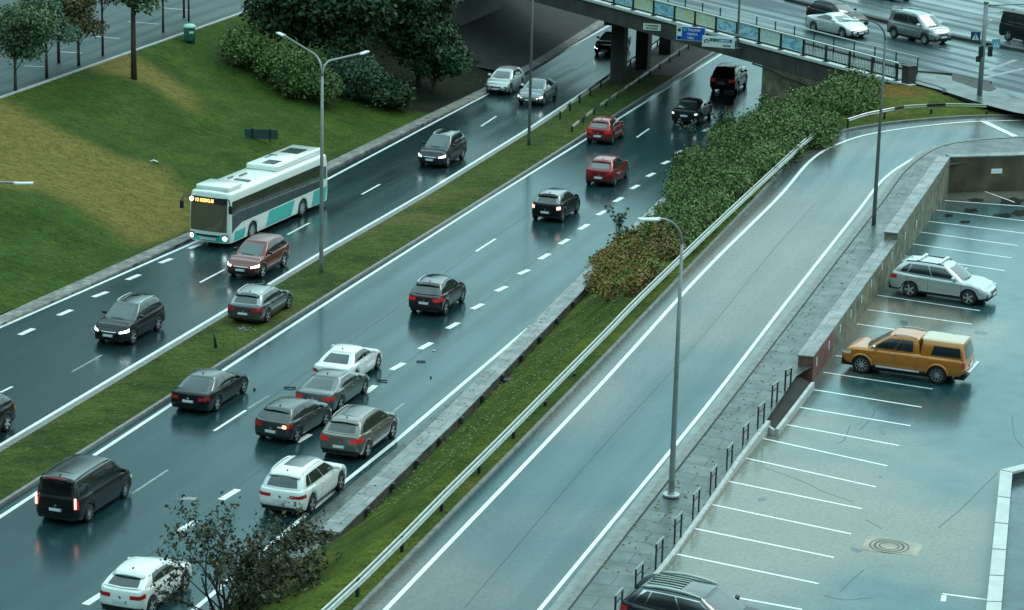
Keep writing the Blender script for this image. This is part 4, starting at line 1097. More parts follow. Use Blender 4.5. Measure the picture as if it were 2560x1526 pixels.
guardrail(RL, 'long pale steel guardrail with twin beams along the left side of the ramp', 3.9, .62, [pmat('pale_galvanised', (.42, .47, .43), .4, .3, var=.15)])
line = [PR(x, y) for x, y in [(2116, 325), (2160, 311), (2199, 303), (2250, 293), (2293, 289), (2362, 286), (2420, 287), (2464, 289)]]
M_CR = pmat('cream_paint', (.42, .46, .30), .5); 
def stp(t): 
    for a, b, k in [(0, .38, 0), (.38, .44, 2), (.44, .60, 1), (.60, .70, 2), (.70, 1.1, 1)]:
        if a <= t < b: return k
    return 1
guardrail(smooth_line(line, 6), 'curved guardrail striped cream and black beside the corner lawn', 2.6, .55, [M_STEEL, M_CR, M_BLACK], stp, False)
p1_ = P(1545, 225, .13)
line = S0([(1398, 300), (1450, 256), (1528, 200)], .1); line = ext(line, 0, 60)
guardrail(line, 'dark guardrail on the left of the median running into the bridge piers', 3.0, .50, [M_DARKM, M_CR, M_BLACK], lambda t: 0 if t > .1 else (1 if int(t * 100) % 4 < 2 else 2), False)
line = S0([(1428, 334), (1480, 292), (1560, 236)], .1); line = ext(line, 0, 60)
guardrail(line, 'striped guardrail on the right of the median in front of the bridge piers', 3.0, .42, [M_DARKM, M_CR, M_BLACK], lambda t: (1 if (t * 88) % 4.2 < 2.3 else 2) if t < .22 else 0, False)

# ------------------------------------------------------------------ hoops along the pavement edge
hoops = [((1962, 979), (1975, 971)), ((1929, 1017.5), (1942, 1006)), ((1894, 1072.5), (1909, 1058)), ((1856.5, 1124), (1869, 1110)), ((1816.5, 1179), (1829, 1163)), ((1775.4, 1237.8), (1789, 1220)),
         ((1732, 1297), (1746.5, 1279)), ((1686, 1359), (1702, 1341)), ((1639, 1424), (1655, 1405)), ((1588, 1488), (1605, 1470)), ((1537, 1556), (1554, 1536))]
ord_ = ['farthest of the row, by the planting bed', 'second from the wall end, by the planting bed', 'third from the wall end, at the foot of the planting bed', 'fourth from the wall end, just below the planting bed',
        'fifth from the wall end', 'sixth from the wall end', 'seventh from the wall end, level with the lamp foot', 'eighth from the wall end, below the lamp foot', 'ninth from the wall end', 'beside the dark parked car at the bottom', 'cut by the bottom edge of the picture']
for i, (a, b2) in enumerate(hoops):
    A_ = PF(*a, zr, .10) if i < 3 else P(*a, ZP + .13); B_ = PF(*b2, zr, .10) if i < 3 else P(*b2, ZP + .13); d = (B_ - A_); d.z = 0; L_ = max(.5, min(.8, d.length)); rz = math.atan2(d.y, d.x)
    o = empty('hoop_barrier', A_, rz, 'dark metal hoop barrier, ' + ord_[i], 'barrier', 'hoop barriers between pavement and parking')
    for x in (0, L_): mb = MB(); mb.box((x, 0, .42), (.07, .05, .86)); mb.build('leg', M_DARKM, o)
    mb = MB(); mb.box((L_ / 2, 0, .86), (L_ + .07, .08, .06), 0, 0, .015); mb.build('top_bar', M_POLE, o)
    mb = MB(); mb.box((L_ / 2, 0, .62), (L_ - .07, .04, .04)); mb.build('mid_bar', M_DARKM, o)

# ------------------------------------------------------------------ small things
def PL(x, y, dz=0): return PF(x, y, lawn_n, dz)
c = PL(474, 106); o = empty('recycling_bin', c, .2, 'green container with pale domed lid standing on the upper lawn', 'bin')
M_BIN = pmat('bin_green', (.02, .13, .09), .4)
mb = MB(); mb.box((0, 0, .55), (.74, .74, .9), 0, 0, .08); mb.build('body', M_BIN, o, True)
mb = MB(); mb.tube([(0, 0, 1.0), (0, 0, 1.12), (0, 0, 1.22), (0, 0, 1.27)], [.47, .43, .30, .05], 16); mb.build('lid', pmat('bin_lid', (.35, .62, .52), .3), o, True)
mb = MB(); mb.box((.1, -.385, .72), (.3, .03, .16), 0, 0, .01); mb.build('opening', M_SW, o)
mb = MB()
for x in (-.28, .28): mb.box((x, -.2, .05), (.08, .3, .12))
mb.build('foot', M_DARKM, o)
c = PL(653, 352); o = empty('sign_board', c, -PHI * .2, 'low dark sign board seen from behind on the lawn above the bus', 'sign')
mb = MB(); mb.box((0, 0, .42), (2.1, .05, .60), 0, 0, .01); mb.build('board', pmat('board_back', (.055, .095, .10), .4, .3), o)
for x in (-.55, .55): mb = MB(); mb.box((x, -.06, .38), (.07, .07, .86)); mb.build('post', M_DARKM, o)
mb = MB(); mb.tube([(-1.08, -.05, .2), (-1.08, -.09, .2)], .07, 10); mb.build('reflector', M_SW, o)
mb = MB(); mb.tube([(-.25, .05, .05), (-.05, .08, .12), (.2, -.02, .05)], .045, 8); o = mb.build('litter', M_WHITEP, None, True, PL(386, 407)); tag(o, 'curved white scrap lying on the lawn left of the bus', 'litter')
c = PF(2158.7, 238, zr); mb = MB(); mb.tube([(0, 0, 0), (0, 0, .42)], .07, 10); o = mb.build('marker_post', M_WHITEP, None, True, c); tag(o, 'short white marker post at the corner of the lawn by the bridge', 'post')
c = P(540, 872, .15); o = empty('marker_stub', c, 0, 'short dark leaning stub on the median grass behind the grey estate car', 'post'); mb = MB(); mb.tube([(0, 0, 0), (-.1, .05, .8)], [.07, .05], 8); mb.build('stub', M_BLACK, o, True)
def debris(x, y, pts, r, label, z=0.01, name='debris'):
    c = P(x, y, z); mb = MB()
    mb.tube([Vector(p) for p in pts], r, 6); o = mb.build(name, M_BLACK, None, False, c); tag(o, label, 'debris', 'car fragments on the road')
debris(726, 971, [(-.28, .02, .03), (0, -.02, .05), (.24, .03, .03)], .035, 'thin black strip of trim lying left of the grey saloon')
debris(1053, 905, [(-.22, .0, .03), (.2, .02, .03)], .03, 'thin black strip of trim lying right of the white saloon')
debris(957, 953, [(-.2, .05, .03), (-.08, -.03, .04), (.2, -.04, .04)], .035, 'bent black fragment lying beside the front wheel of the grey saloon')
debris(1077, 945, [(-.04, 0, .03), (.04, 0, .03)], .04, 'small round black fragment in the right lane near the low wall')
debris(636, 975, [(-.05, 0, .03), (.05, 0, .04)], .05, 'small round black fragment ahead of the black saloon')
mb = MB(); mb.tube([(-.07, 0, .02), (.07, 0, .02)], .03, 6); tag(mb.build('debris', M_WHITEP, None, False, P(1085, 878, .01)), 'small pale fragment above the strip of trim in the right lane', 'debris', 'car fragments on the road')
mb = MB(); mb.box((0, 0, .10), (.55, .34, .22), .3, 0, .09); mb.box((.22, .1, .09), (.25, .2, .16), .8, 0, .07)
tag(mb.build('rubbish_bag', M_BLACK, None, True, P(1272, 958, .12)), 'black rubbish bag on the grass against the low wall', 'bag')
mb = MB()
for k in range(7): mb.tube([(random.uniform(-.5, .5), random.uniform(-.4, .4), .04), (random.uniform(-.5, .5), random.uniform(-.4, .4), .10)], .03, 5)
tag(mb.build('debris', pmat('grey_plastic', (.16, .17, .17), .5), None, False, P(618, 826, .15)), 'broken grey bumper pieces on the grass behind the estate car', 'debris')
# ================================================================== vehicles
def paint(name, c, metal=.3, rough=.30):
    dark = max(c) < .05
    return pmat('paint_' + name, c, rough, 0 if dark else metal, .35 if dark else 1.0, .3 if dark else .5)
def sheen_roof(name, c):  # lighter, glossier copy for dark cars, sky sheen put into the roof
    return pmat('roof_' + name, c, .18, .2, 1.0, .9)
M_GLASS = pmat('tinted_glass', (.018, .026, .028), .06, 0, .6, .7)
M_SCREEN = pmat('windscreen_glass', (.035, .060, .062), .08, 0, .8, .8)
M_TYRE = pmat('tyre_rubber', (.013, .013, .014), .75)
M_RIM = pmat('alloy', (.55, .57, .57), .3, .75)
M_RIMD = pmat('dark_alloy', (.16, .17, .17), .35, .7)
M_CHROME = pmat('chrome', (.72, .74, .74), .15, .95)
M_TRIM = pmat('black_trim', (.016, .018, .019), .4, coat=.2)
M_TAIL = pmat('tail_red', (.20, .008, .010), .2, coat=.8, emis=(1, .05, .05), es=.04)
M_TAILON = pmat('tail_lit', (.32, .012, .014), .2, emis=(1, .06, .05), es=.10)
M_TAILHOT = pmat('brake_lit', (.8, .3, .25), .2, emis=(1, .42, .32), es=1.6)
M_HEAD = pmat('headlight_glass', (.55, .60, .60), .1, .1, 1.0)
M_HEADON = pmat('headlight_lit', (.8, .85, .85), .2, emis=(.92, 1.0, 1.0), es=3.2)
M_PLATE = pmat('number_plate', (.72, .75, .76), .4)
M_PLB = pmat('plate_strip', (.03, .09, .35), .4)
M_UNDER = pmat('underbody', (.008, .009, .009), .9)

def plan_loop(xF, xR, hw, rF, rR, bF, bR, tF, tR, xs, nf=9, nc=5):
    """closed outline seen from above, counter-clockwise, starting at the front right"""
    pts = []
    for k in range(nf):
        pts.append((xF, -(hw - rF) + 2 * (hw - rF) * k / (nf - 1)))
    for k in range(1, nc + 1):
        a = math.pi / 2 * k / (nc + 1); pts.append((xF - rF + rF * math.cos(a), hw - rF + rF * math.sin(a)))
    side = [(xF - rF + (xR + rR - (xF - rF)) * t, hw) for t in xs]
    pts += side
    for k in range(1, nc + 1):
        a = math.pi / 2 * k / (nc + 1); pts.append((xR + rR - rR * math.sin(a), hw - rR + rR * math.cos(a)))
    for k in range(nf):
        pts.append((xR, (hw - rR) - 2 * (hw - rR) * k / (nf - 1)))
    for k in range(1, nc + 1):
        a = math.pi / 2 * k / (nc + 1); pts.append((xR + rR - rR * math.cos(a), -(hw - rR) - rR * math.sin(a)))
    pts += [(x, -y) for x, y in reversed(side)]
    for k in range(1, nc + 1):
        a = math.pi / 2 * k / (nc + 1); pts.append((xF - rF + rF * math.sin(a), -(hw - rF) - rF * math.cos(a)))
    a = np.array(pts)
    wF = np.clip((a[:, 0] - (xF - .8)) / .8, 0, 1); wR = np.clip(((xR + .8) - a[:, 0]) / .8, 0, 1)
    y0 = a[:, 1].copy()
    a[:, 0] += -bF * (np.abs(y0) / hw) ** 2 * wF + bR * (np.abs(y0) / hw) ** 2 * wR
    a[:, 1] *= 1 - tF * np.clip((a[:, 0] - (xF - 1.1)) / 1.1, 0, 1) ** 2 - tR * np.clip(((xR + 1.1) - a[:, 0]) / 1.1, 0, 1) ** 2
    return a
class Shell:
    def __init__(s, rows, vs, nf, nc, ns):
        s.r = rows; s.vs = vs; s.N = rows.shape[1]; s.nf, s.nc, s.ns = nf, nc, ns
        s.L0 = nf + nc; s.L1 = s.L0 + ns - 1               # left side, front to rear
        s.R0 = s.L1 + 1 + nc                               # rear segment start (left)
        s.RS = s.R0 + nf + nc                              # right side, rear to front
        s.RS1 = s.RS + ns - 1
    def pt(s, u, v):
        u = u % s.N; i = int(u) % s.N; j = (i + 1) % s.N; f = u - int(u)
        k = int(np.searchsorted(s.vs, v)) - 1; k = max(0, min(len(s.vs) - 2, k)); g = (v - s.vs[k]) / (s.vs[k + 1] - s.vs[k])
        a = s.r[k, i] * (1 - f) + s.r[k, j] * f; b = s.r[k + 1, i] * (1 - f) + s.r[k + 1, j] * f
        return a * (1 - g) + b * g
    def nrm(s, u, v):
        a, b = s.pt(u - .6, v), s.pt(u + .6, v); d = b - a; n = np.array([d[1], -d[0], 0.0]); l = np.linalg.norm(n)
        return n / max(l, 1e-6)
    def patch(s, u0, u1, v0, v1, nu, nv, off, mb=None, m=0, shape=None):
        mb = mb or MB(); b = len(mb.v)
        for i in range(nu + 1):
            for j in range(nv + 1):
                fu, fv = i / nu, j / nv
                if shape: fu, fv = shape(fu, fv)
                u = u0 + (u1 - u0) * fu; v = v0 + (v1 - v0) * fv
                mb.v.append(tuple(s.pt(u, v) + s.nrm(u, v) * off))
        for i in range(nu):
            for j in range(nv):
                mb.f.append((b + i * (nv + 1) + j, b + (i + 1) * (nv + 1) + j, b + (i + 1) * (nv + 1) + j + 1, b + i * (nv + 1) + j + 1)); mb.m.append(m)
        return mb
    def uside(s, x, left=True, v=.5):
        """index of the side point at x"""
        rng_ = range(s.L0, s.L1 + 1) if left else range(s.RS, s.RS1 + 1)
        row = [s.pt(i, v)[0] for i in rng_]
        for i in range(len(row) - 1):
            a, b = row[i], row[i + 1]
            if (a - x) * (b - x) <= 0 and a != b: return rng_[0] + i + (a - x) / (a - b)
        return float(rng_[0] if abs(row[0] - x) < abs(row[-1] - x) else rng_[-1])
def cap_faces(N, base):
    return [(base + i, base + (i + 1) % N, base + N + (i + 1) % N, base + N + i) for i in range(N)]

WHEELS = {}
def wheel_meshes(Rw, wid, style):
    k = (round(Rw, 3), round(wid, 3), style)
    if k in WHEELS: return WHEELS[k]
    n = 26; mb = MB()
    prof = [(Rw * .66, -wid / 2 + .01), (Rw * .93, -wid / 2), (Rw, -wid / 2 + .035), (Rw, wid / 2 - .035), (Rw * .93, wid / 2), (Rw * .66, wid / 2 - .01)]
    for i in range(n):
        a = 2 * math.pi * i / n
        for r, y in prof: mb.v.append((r * math.cos(a), y, r * math.sin(a)))
    for i in range(n):
        for j in range(len(prof) - 1):
            mb.f.append((i * 6 + j, ((i + 1) % n) * 6 + j, ((i + 1) % n) * 6 + j + 1, i * 6 + j + 1)); mb.m.append(0)
    tyre = mesh('tyre', mb.v, mb.f, M_TYRE, True)
    mb = MB(); yf = wid / 2 - .012; r0 = Rw * .70
    for i in range(n):      # rim lip and dark barrel
        a = 2 * math.pi * i / n
        for r, y in [(r0, yf), (r0 * .90, yf - .004), (r0 * .86, yf - .07)]: mb.v.append((r * math.cos(a), y, r * math.sin(a)))
    for i in range(n):
        j = (i + 1) % n
        mb.f.append((i * 3, j * 3, j * 3 + 1, i * 3 + 1)); mb.m.append(0); mb.f.append((i * 3 + 1, j * 3 + 1, j * 3 + 2, i * 3 + 2)); mb.m.append(1)
    mb.f.append(tuple(i * 3 + 2 for i in range(n))); mb.m.append(1)
    ns = {'five': 5, 'ten': 10, 'disc': 14, 'dark': 5}[style]
    wsp = {'five': .20, 'ten': .10, 'disc': .16, 'dark': .16}[style]
    for i in range(ns):
        a = 2 * math.pi * i / ns; c, s_ = math.cos(a), math.sin(a); p = (-s_, c)
        b = len(mb.v)
        for r, hw_ in ((r0 * .12, wsp * r0 * .8), (r0 * .90, wsp * r0 * .55 if style != 'five' else wsp * r0)):
            for q in (-1, 1): mb.v.append((r * c + p[0] * hw_ * q, yf - .002 - (.02 if r < r0 * .5 else 0), r * s_ + p[1] * hw_ * q))
        mb.f.append((b, b + 1, b + 3, b + 2)); mb.m.append(0)
    b = len(mb.v)
    for i in range(10): a = 2 * math.pi * i / 10; mb.v.append((r0 * .2 * math.cos(a), yf - .004, r0 * .2 * math.sin(a)))
    mb.f.append(tuple(range(b, b + 10))); mb.m.append(0)
    rim = mesh('rim', mb.v, mb.f, [M_RIM if style != 'dark' else M_RIMD, M_UNDER], False, mb.m)
    WHEELS[k] = (tyre, rim); return WHEELS[k]
def add_wheels(root, xs, W_, Rw, wid, style, inset=.0):
    ty, rm = wheel_meshes(Rw, wid, style)
    for x in xs:
        for sgn in (1, -1):
            w = link('wheel', ty, root, (x, sgn * (W_ / 2 - wid / 2 - inset), Rw)); 
            if sgn < 0: w.rotation_euler = (0, 0, math.pi)
            link('rim', rm, w)

G1 = 'cars driving on the highway'
def car(name, label, group, loc, rz, k):
    """k: dict of shape parameters, see the types below"""
    g = lambda key, d=None: k.get(key, d)
    L_, W_, H_, wb, Rw = k['L'], k['W'], k['H'], k['wb'], k['R']
    root = empty(name, loc, rz, label, g('cat', 'car'), group)
    body_m = k['paint']
    xF, xR = L_ / 2, -L_ / 2
    xwF = xF - k['fo']; xwR = xwF - wb
    sill = g('sill', .22); Ra = Rw * 1.13
    cbR, cbF = k['cb']; ctR, ctF = k['ct']; zbF, zbR = k['belt']
    nose, tail = k['nose'], k['tail']
    hood = g('hood', .10)
    def deckz(x):
        return float(np.interp(x, [xR, xR + .12, cbR + .02, cbF - .02, cbF + .35, xF - .55, xF - .18, xF],
                     [tail - .03, tail, zbR, zbF, zbF - .015, nose + hood * .75, nose + .03, nose - .05]))
    ts = sorted(set([round(t, 4) for t in np.linspace(0, 1, 34)]))
    # extra points at the wheel arches
    hw = W_ / 2; rF, rR = g('rF', .30), g('rR', .22)
    xa, xb = xF - rF, xR + rR
    for xw in (xwF, xwR):
        for a in np.linspace(0, math.pi, 11):
            x = xw + Ra * math.cos(a); ts.append((xa - x) / (xa - xb))
    ts = sorted([t for t in ts if 0 <= t <= 1]); tt = [ts[0]]
    for t in ts[1:]:
        if t - tt[-1] > .004: tt.append(t)
    ts = tt; nf, nc, ns = 9, 5, len(ts)
    base = plan_loop(xF, xR, hw, rF, rR, g('bF', .10), g('bR', .06), g('tF', .09), g('tR', .05), ts, nf, nc)
    vs = np.array([0, .07, .20, .40, .60, .78, .90, .97, 1.0])
    fy = np.interp(vs, [0, .15, .45, .75, .92, 1], [.945, .985, 1.0, .99, .965, .93])
    eF = np.interp(vs, [0, .12, .30, .60, .85, 1], g('eF', [.10, .02, 0, .03, .10, .22]))
    eR = np.interp(vs, [0, .12, .30, .55, .85, 1], g('eR', [.12, .03, 0, .03, .05, .09]))
    rows = []
    x0, y0 = base[:, 0], base[:, 1]
    wF = np.clip((x0 - (xF - .7)) / .7, 0, 1) ** 1.5; wR = np.clip(((xR + .6) - x0) / .6, 0, 1) ** 1.5
    zlo = np.full(len(x0), sill)
    endlift = np.clip((np.abs(x0) - (L_ / 2 - .35)) / .35, 0, 1); zlo = zlo + .06 * endlift
    for xw in (xwF, xwR):
        d2 = Ra ** 2 - (x0 - xw) ** 2
        zlo = np.where(d2 > 0, np.maximum(zlo, Rw + np.sqrt(np.maximum(d2, 0))), zlo)
    dz = np.array([deckz(x) for x in x0]); zhi = dz - .045
    for v, a, f, r_ in zip(vs, fy, eF, eR):
        z = zlo + (zhi - zlo) * v
        rows.append(np.stack([x0 - f * wF + r_ * wR, y0 * a, z], 1))
    rows = np.array(rows); S = Shell(rows, vs, nf, nc, ns)
    N = rows.shape[1]; V = rows.reshape(-1, 3).tolist(); Fc = []
    for j in range(len(vs) - 1): Fc += cap_faces(N, j * N)
    # deck rings
    last = rows[-1]
    for sc_, dzv, sx in [(.985, .022, .996), (.955, .036, .99), (.80, .046, .985), (.55, .056, .98), (.28, .062, .98), (.0, .064, .98)]:
        ring = last.copy(); ring[:, 1] *= sc_; ring[:, 0] *= sx; ring[:, 2] += dzv; V += ring.tolist()
    nb_ = len(vs) + 6
    for j in range(len(vs) - 1, nb_ - 1): Fc += cap_faces(N, j * N)
    obj('body', V, Fc, body_m, root, True)
    # under side
    mb = MB(); mb.box(((xwF + xwR) / 2, 0, .46), (wb + .3, W_ * .70, .56)); mb.box((xF - .35, 0, .42), (.5, W_ * .8, .3)); mb.box((xR + .30, 0, .42), (.42, W_ * .8, .3)); mb.box(((xwF + xwR) / 2, 0, .36), (wb - 2 * Ra - .05, W_ * .9, .26))
    mb.build('underbody', M_UNDER, root)
    # cabin
    wbz, wtz = hw * g('wb_', .93), hw * g('wt_', .70)
    xs2 = list(np.linspace(0, 1, 22)); nf2, nc2 = 9, 3
    lb = plan_loop(cbF, cbR, wbz, .12, .12, g('cbow', .16), g('rbow', .08), g('ctF', .04), g('ctR', .08), xs2, nf2, nc2)
    lt = plan_loop(ctF, ctR, wtz, .10, .10, .09, .06, .02, .05, xs2, nf2, nc2)
    cx = (ctF + ctR) / 2; hl = (ctF - ctR) / 2
    def rz_(x): 
        u = (x - cx) / hl; return H_ - .075 - g('arc', .05) * (u * u if u > 0 else u * u * g('arcR', 1.2))
    zb_ = np.array([deckz(x) - .01 for x in lb[:, 0]]); zt_ = np.array([rz_(x) for x in lt[:, 0]])
    cv = np.array([0, .25, .5, .75, .93, 1.0]); crow = []
    for v in cv:
        b3 = lb * (1 - v) + lt * v; bulge = g('bulge', .035) * math.sin(math.pi * v)
        z = zb_ * (1 - v) + zt_ * v
        rad = b3 / np.maximum(1e-6, np.linalg.norm(b3, axis=1, keepdims=True))
        sidew = np.clip(np.abs(b3[:, 1]) / wbz, 0, 1)
        b3 = b3.copy(); b3[:, 1] += np.sign(b3[:, 1]) * bulge * sidew
        b3[:, 0] += np.where(b3[:, 0] > ctF - .1, bulge * 1.2, 0) * (1 - sidew ** 4); b3[:, 0] -= np.where(b3[:, 0] < ctR + .1, bulge * .8, 0) * (1 - sidew ** 4)
        crow.append(np.stack([b3[:, 0], b3[:, 1], z], 1))
    crow = np.array(crow); C = Shell(crow, cv, nf2, nc2, 22); N2 = crow.shape[1]
    V = crow.reshape(-1, 3).tolist(); Fc = []
    for j in range(len(cv) - 1): Fc += cap_faces(N2, j * N2)
    cr_ = g('crown', .07)
    for sc_, dzv, sx in [(.975, .28, .985), (.93, .48, .97), (.80, .68, .95), (.55, .88, .93), (.28, .97, .92), (0, 1, .92)]:
        ring = crow[-1].copy(); ring[:, 1] *= sc_; ring[:, 0] = cx + (ring[:, 0] - cx) * sx; ring[:, 2] = np.array([rz_(x) for x in ring[:, 0]]) + dzv * cr_; V += ring.tolist()
    for j in range(len(cv) - 1, len(cv) + 5): Fc += cap_faces(N2, j * N2)
    rp_ = g('roof_paint')
    if rp_ is None: rp_ = sheen_roof('dark', (.03, .04, .042)) if body_m.name in ('paint_black', 'paint_ink', 'paint_plum', 'paint_black_blue') else body_m
    obj('cabin', V, Fc, rp_, root, True)
    def roof_pt(x, y, up=0):
        f = 1 - min(1, abs(y) / wtz) ** 2.2
        return (x, y, rz_(x) + cr_ * f + up)
    # glazing
    C.patch(.35, nf2 - 1.35, .05, .93, 10, 5, .008).build('windscreen', M_SCREEN, root, True)
    if not g('norear'):
        C.patch(C.R0 + .5, C.R0 + nf2 - 1.5, g('rw0', .12), g('rw1', .90), 10, 5, .008).build('rear_window', g('rearglass', M_GLASS), root, True)
    sF, sRr, vA, vB = g('side', (.03, .93, .12, .86))
    cuts = g('cuts', [.47])
    for left in (True, False):
        a, b = (C.L0, C.L1) if left else (C.RS1, C.RS)
        ends = [sF] + cuts + [sRr]
        if g('chrome'):
            C.patch(a + (b - a) * (sF - .012), a + (b - a) * (sRr + .015), vA - .06, vB + .05, 20, 4, .006).build('window_surround', M_CHROME, root, True)
        for q in range(len(ends) - 1):
            e0 = ends[q] + (.008 if q else 0); e1 = ends[q + 1] - (.008 if q < len(ends) - 2 else 0)
            last_ = q == len(ends) - 2
            vv = (lambda fu, fv: (fu, .0 + fv * (1 - (.0 + (g('kick', .35) * max(0, fu - .55) / .45 if last_ else 0))) + (g('kickb', .0) * max(0, fu - .4) / .6 if last_ else 0) * (1 - fv)))
            C.patch(a + (b - a) * e0, a + (b - a) * e1, vA, vB, 9, 4, .011, shape=vv).build('side_window', M_GLASS, root, True)
    # lamps
    tv0, tv1, tin, tout = g('tail_lamp', (.62, .90, 2.4, 3.5))
    tm = g('tail_mat', M_TAIL)
    c1 = S.R0 - nc / 2 - .5; c2 = S.R0 + nf + nc / 2 - .5
    S.patch(c1 - tout, c1 + tin + 2, tv0, tv1, 9, 3, .010, shape=g('tshape')).build('tail_light', tm, root, True)
    S.patch(c2 + tout, c2 - tin - 2, tv0, tv1, 9, 3, .010, shape=g('tshape')).build('tail_light', tm, root, True)
    hm = g('head_mat', M_HEAD); hv0, hv1, hin, hout = g('head_lamp', (.58, .84, 3.0, 4.2))
    f1 = nf + nc / 2 - .5; f2 = -nc / 2 - .5
    taper = lambda fu, fv: (fu, .5 + (fv - .5) * (1 - .45 * fu) + .18 * fu * 0)
    S.patch(f1 - hin, f1 + hout, hv0, hv1, 9, 3, .010, shape=lambda fu, fv: (fu, .15 + fv * (.85 - .25 * (1 - fu)) * 1.0)).build('headlight', hm, root, True)
    S.patch(f2 + hin, f2 - hout, hv0, hv1, 9, 3, .010, shape=lambda fu, fv: (fu, .15 + fv * (.85 - .25 * (1 - fu)) * 1.0)).build('headlight', hm, root, True)
    # grille, lower intake, plates
    S.patch(1.3, nf - 2.3, g('gr0', .46), g('gr1', .76), 8, 3, .008).build('grille', M_TRIM, root, True)
    if g('grille_bar'): S.patch(1.1, nf - 2.1, g('gr1', .76) - .06, g('gr1', .76) - .01, 8, 1, .016).build('grille_bar', M_CHROME, root)
    S.patch(.6, nf - 1.6, .06, .26, 8, 2, .008).build('lower_intake', M_TRIM, root, True)
    for front in (True, False):
        if front: v = g('pf', .36); u = (nf - 1) / 2
        else: v = g('pr', .60); u = S.R0 + (nf - 1) / 2
        p = S.pt(u, v); sg = 1 if front else -1
        mb = MB(); mb.box((p[0] + sg * .022, 0, p[2]), (.016, .52, .115), 0, 0, .004)
        pl = mb.build('number_plate', M_PLATE, root)
        mb = MB(); mb.box((p[0] + sg * .033, sg * .24, p[2]), (.004, .035, .105)); mb.build('plate_strip', M_PLB, pl)
    if g('badge', True):
        p = S.pt(S.R0 + (nf - 1) / 2, min(.93, g('pr', .6) + .20)); mb = MB(); mb.tube([(p[0] - .012, 0, p[2]), (p[0] - .026, 0, p[2])], .055, 10); mb.build('badge', M_CHROME, root)
    # lower trim: rear bumper skirt and, for crossovers, cladding round the sills
    S.patch(S.R0 - nc + .5, S.R0 + nf + nc - 1.5, .0, g('skirt', .16), 18, 2, .012).build('bumper_trim', M_TRIM, root, True)
    if g('skirt_line'):
        S.patch(S.R0 - nc + 1.5, S.R0 + nf + nc - 2.5, g('skirt', .16), g('skirt', .16) + .05, 14, 1, .022).build('bumper_strip', M_CHROME, root, True)
    if g('clad'):
        for a, b in ((S.L0 - 3, S.L1 + 3), (S.RS - 3, S.RS1 + 3)):
            S.patch(a, b, 0, g('clad'), 80, 2, .012).build('cladding', M_TRIM, root, True)
    # door handles, seams, mirrors
    xB = ctF + (ctR - ctF) * .38
    for left in (True, False):
        s_ = 1 if left else -1
        for xh in g('handles', [xB + .10, xB - .85]):
            u = S.uside(xh, left, .8); p = S.pt(u, .86); mb = MB(); mb.box((p[0], p[1] + s_ * .018, p[2]), (.19, .03, .03), 0, 0, .01); mb.build('door_handle', g('handle_mat', body_m), root)
        for xh in g('seams', [cbF - .12, xB, xB - 1.0]):
            u = S.uside(xh, left, .5)
            ww_ = abs((S.uside(xh + .007, left, .5) - u))
            S.patch(u - ww_, u + ww_, .08, .99, 1, 6, .004).build('door_seam', M_TRIM, root)
        p = C.pt(C.L0 + 1.2 if left else C.RS1 - 1.2, .12); mb = MB(); mb.box((p[0] - .02, s_ * (abs(p[1]) + .16), p[2] + .06), (.13, .22, .15), 0, 0, .05); mb.box((p[0] - .02, s_ * (abs(p[1]) + .04), p[2]), (.06, .14, .04))
        mb.build('mirror', g('mirror_mat', body_m), root, True)
    if g('rails'):
        for s_ in (1, -1):
            xs_ = np.linspace(ctR + .15, ctF - .25, 9); pts = [(x, s_ * (wtz - .045), rz_(x) + .035 + .045 * min(1, 6 * min(i, 8 - i) / 8)) for i, x in enumerate(xs_)]
            mb = MB(); mb.tube(pts, .022, 6); mb.build('roof_rail', g('rail_mat', M_CHROME), root, True)
    if g('pano'):
        a, b, yw = g('pano'); mb = MB(); n1, n2 = 8, 6; b0 = 0
        for i in range(n1 + 1):
            for j in range(n2 + 1):
                mb.v.append(roof_pt(a + (b - a) * i / n1, -yw + 2 * yw * j / n2, .012))
        for i in range(n1):
            for j in range(n2): mb.f.append((i * (n2 + 1) + j, (i + 1) * (n2 + 1) + j, (i + 1) * (n2 + 1) + j + 1, i * (n2 + 1) + j + 1)); mb.m.append(0)
        mb.build('roof_glass', g('pano_mat', M_GLASS), root, True)
    if g('fin', True):
        x = ctR + .30; p = roof_pt(x, 0); mb = MB(); mb.add([(x + .09, -.02, p[2] - .01), (x + .09, .02, p[2] - .01), (x - .08, .025, p[2] - .01), (x - .08, -.025, p[2] - .01), (x - .06, 0, p[2] + .075)], [(0, 1, 4), (1, 2, 4), (2, 3, 4), (3, 0, 4)]); mb.build('aerial', g('fin_mat', M_TRIM), root)
    if g('spoiler'):
        mb = MB(); b0 = 0; n2 = 8; d = g('spoiler')
        for i in range(n2 + 1):
            y = -wtz * .93 + 2 * wtz * .93 * i / n2; t = 1 - (abs(y) / wtz) ** 4 * .4
            mb.v += [(ctR + .14, y, roof_pt(ctR + .14, y)[2] + .012), (ctR - d * t, y, roof_pt(ctR, y)[2] - .035), (ctR - d * t, y, roof_pt(ctR, y)[2] - .075), (ctR + .05, y, roof_pt(ctR + .05, y)[2] - .08)]
        for i in range(n2):
            for q in range(3): mb.f.append((i * 4 + q, i * 4 + 4 + q, i * 4 + 5 + q, i * 4 + 1 + q)); mb.m.append(0)
        mb.f += [(0, 1, 2, 3), (n2 * 4, n2 * 4 + 3, n2 * 4 + 2, n2 * 4 + 1)]; mb.m += [0, 0]
        mb.build('spoiler', g('spoiler_mat', body_m), root, True)
    # wipers
    mb = MB()
    if g('wiper', True):
        for y0_, y1_ in ((.45, -.15), (-.05, -.6)):
            a = C.pt(4 + y0_ * 4, .05) ; b = C.pt(4 + y1_ * 4, .12); mb.tube([a + np.array([.03, 0, .01]), b + np.array([.03, 0, .02])], .012, 5)
        mb.build('wiper', M_TRIM, root)
    add_wheels(root, (xwF, xwR), W_ - .02, Rw, g('tw', .22), g('rim', 'five'))
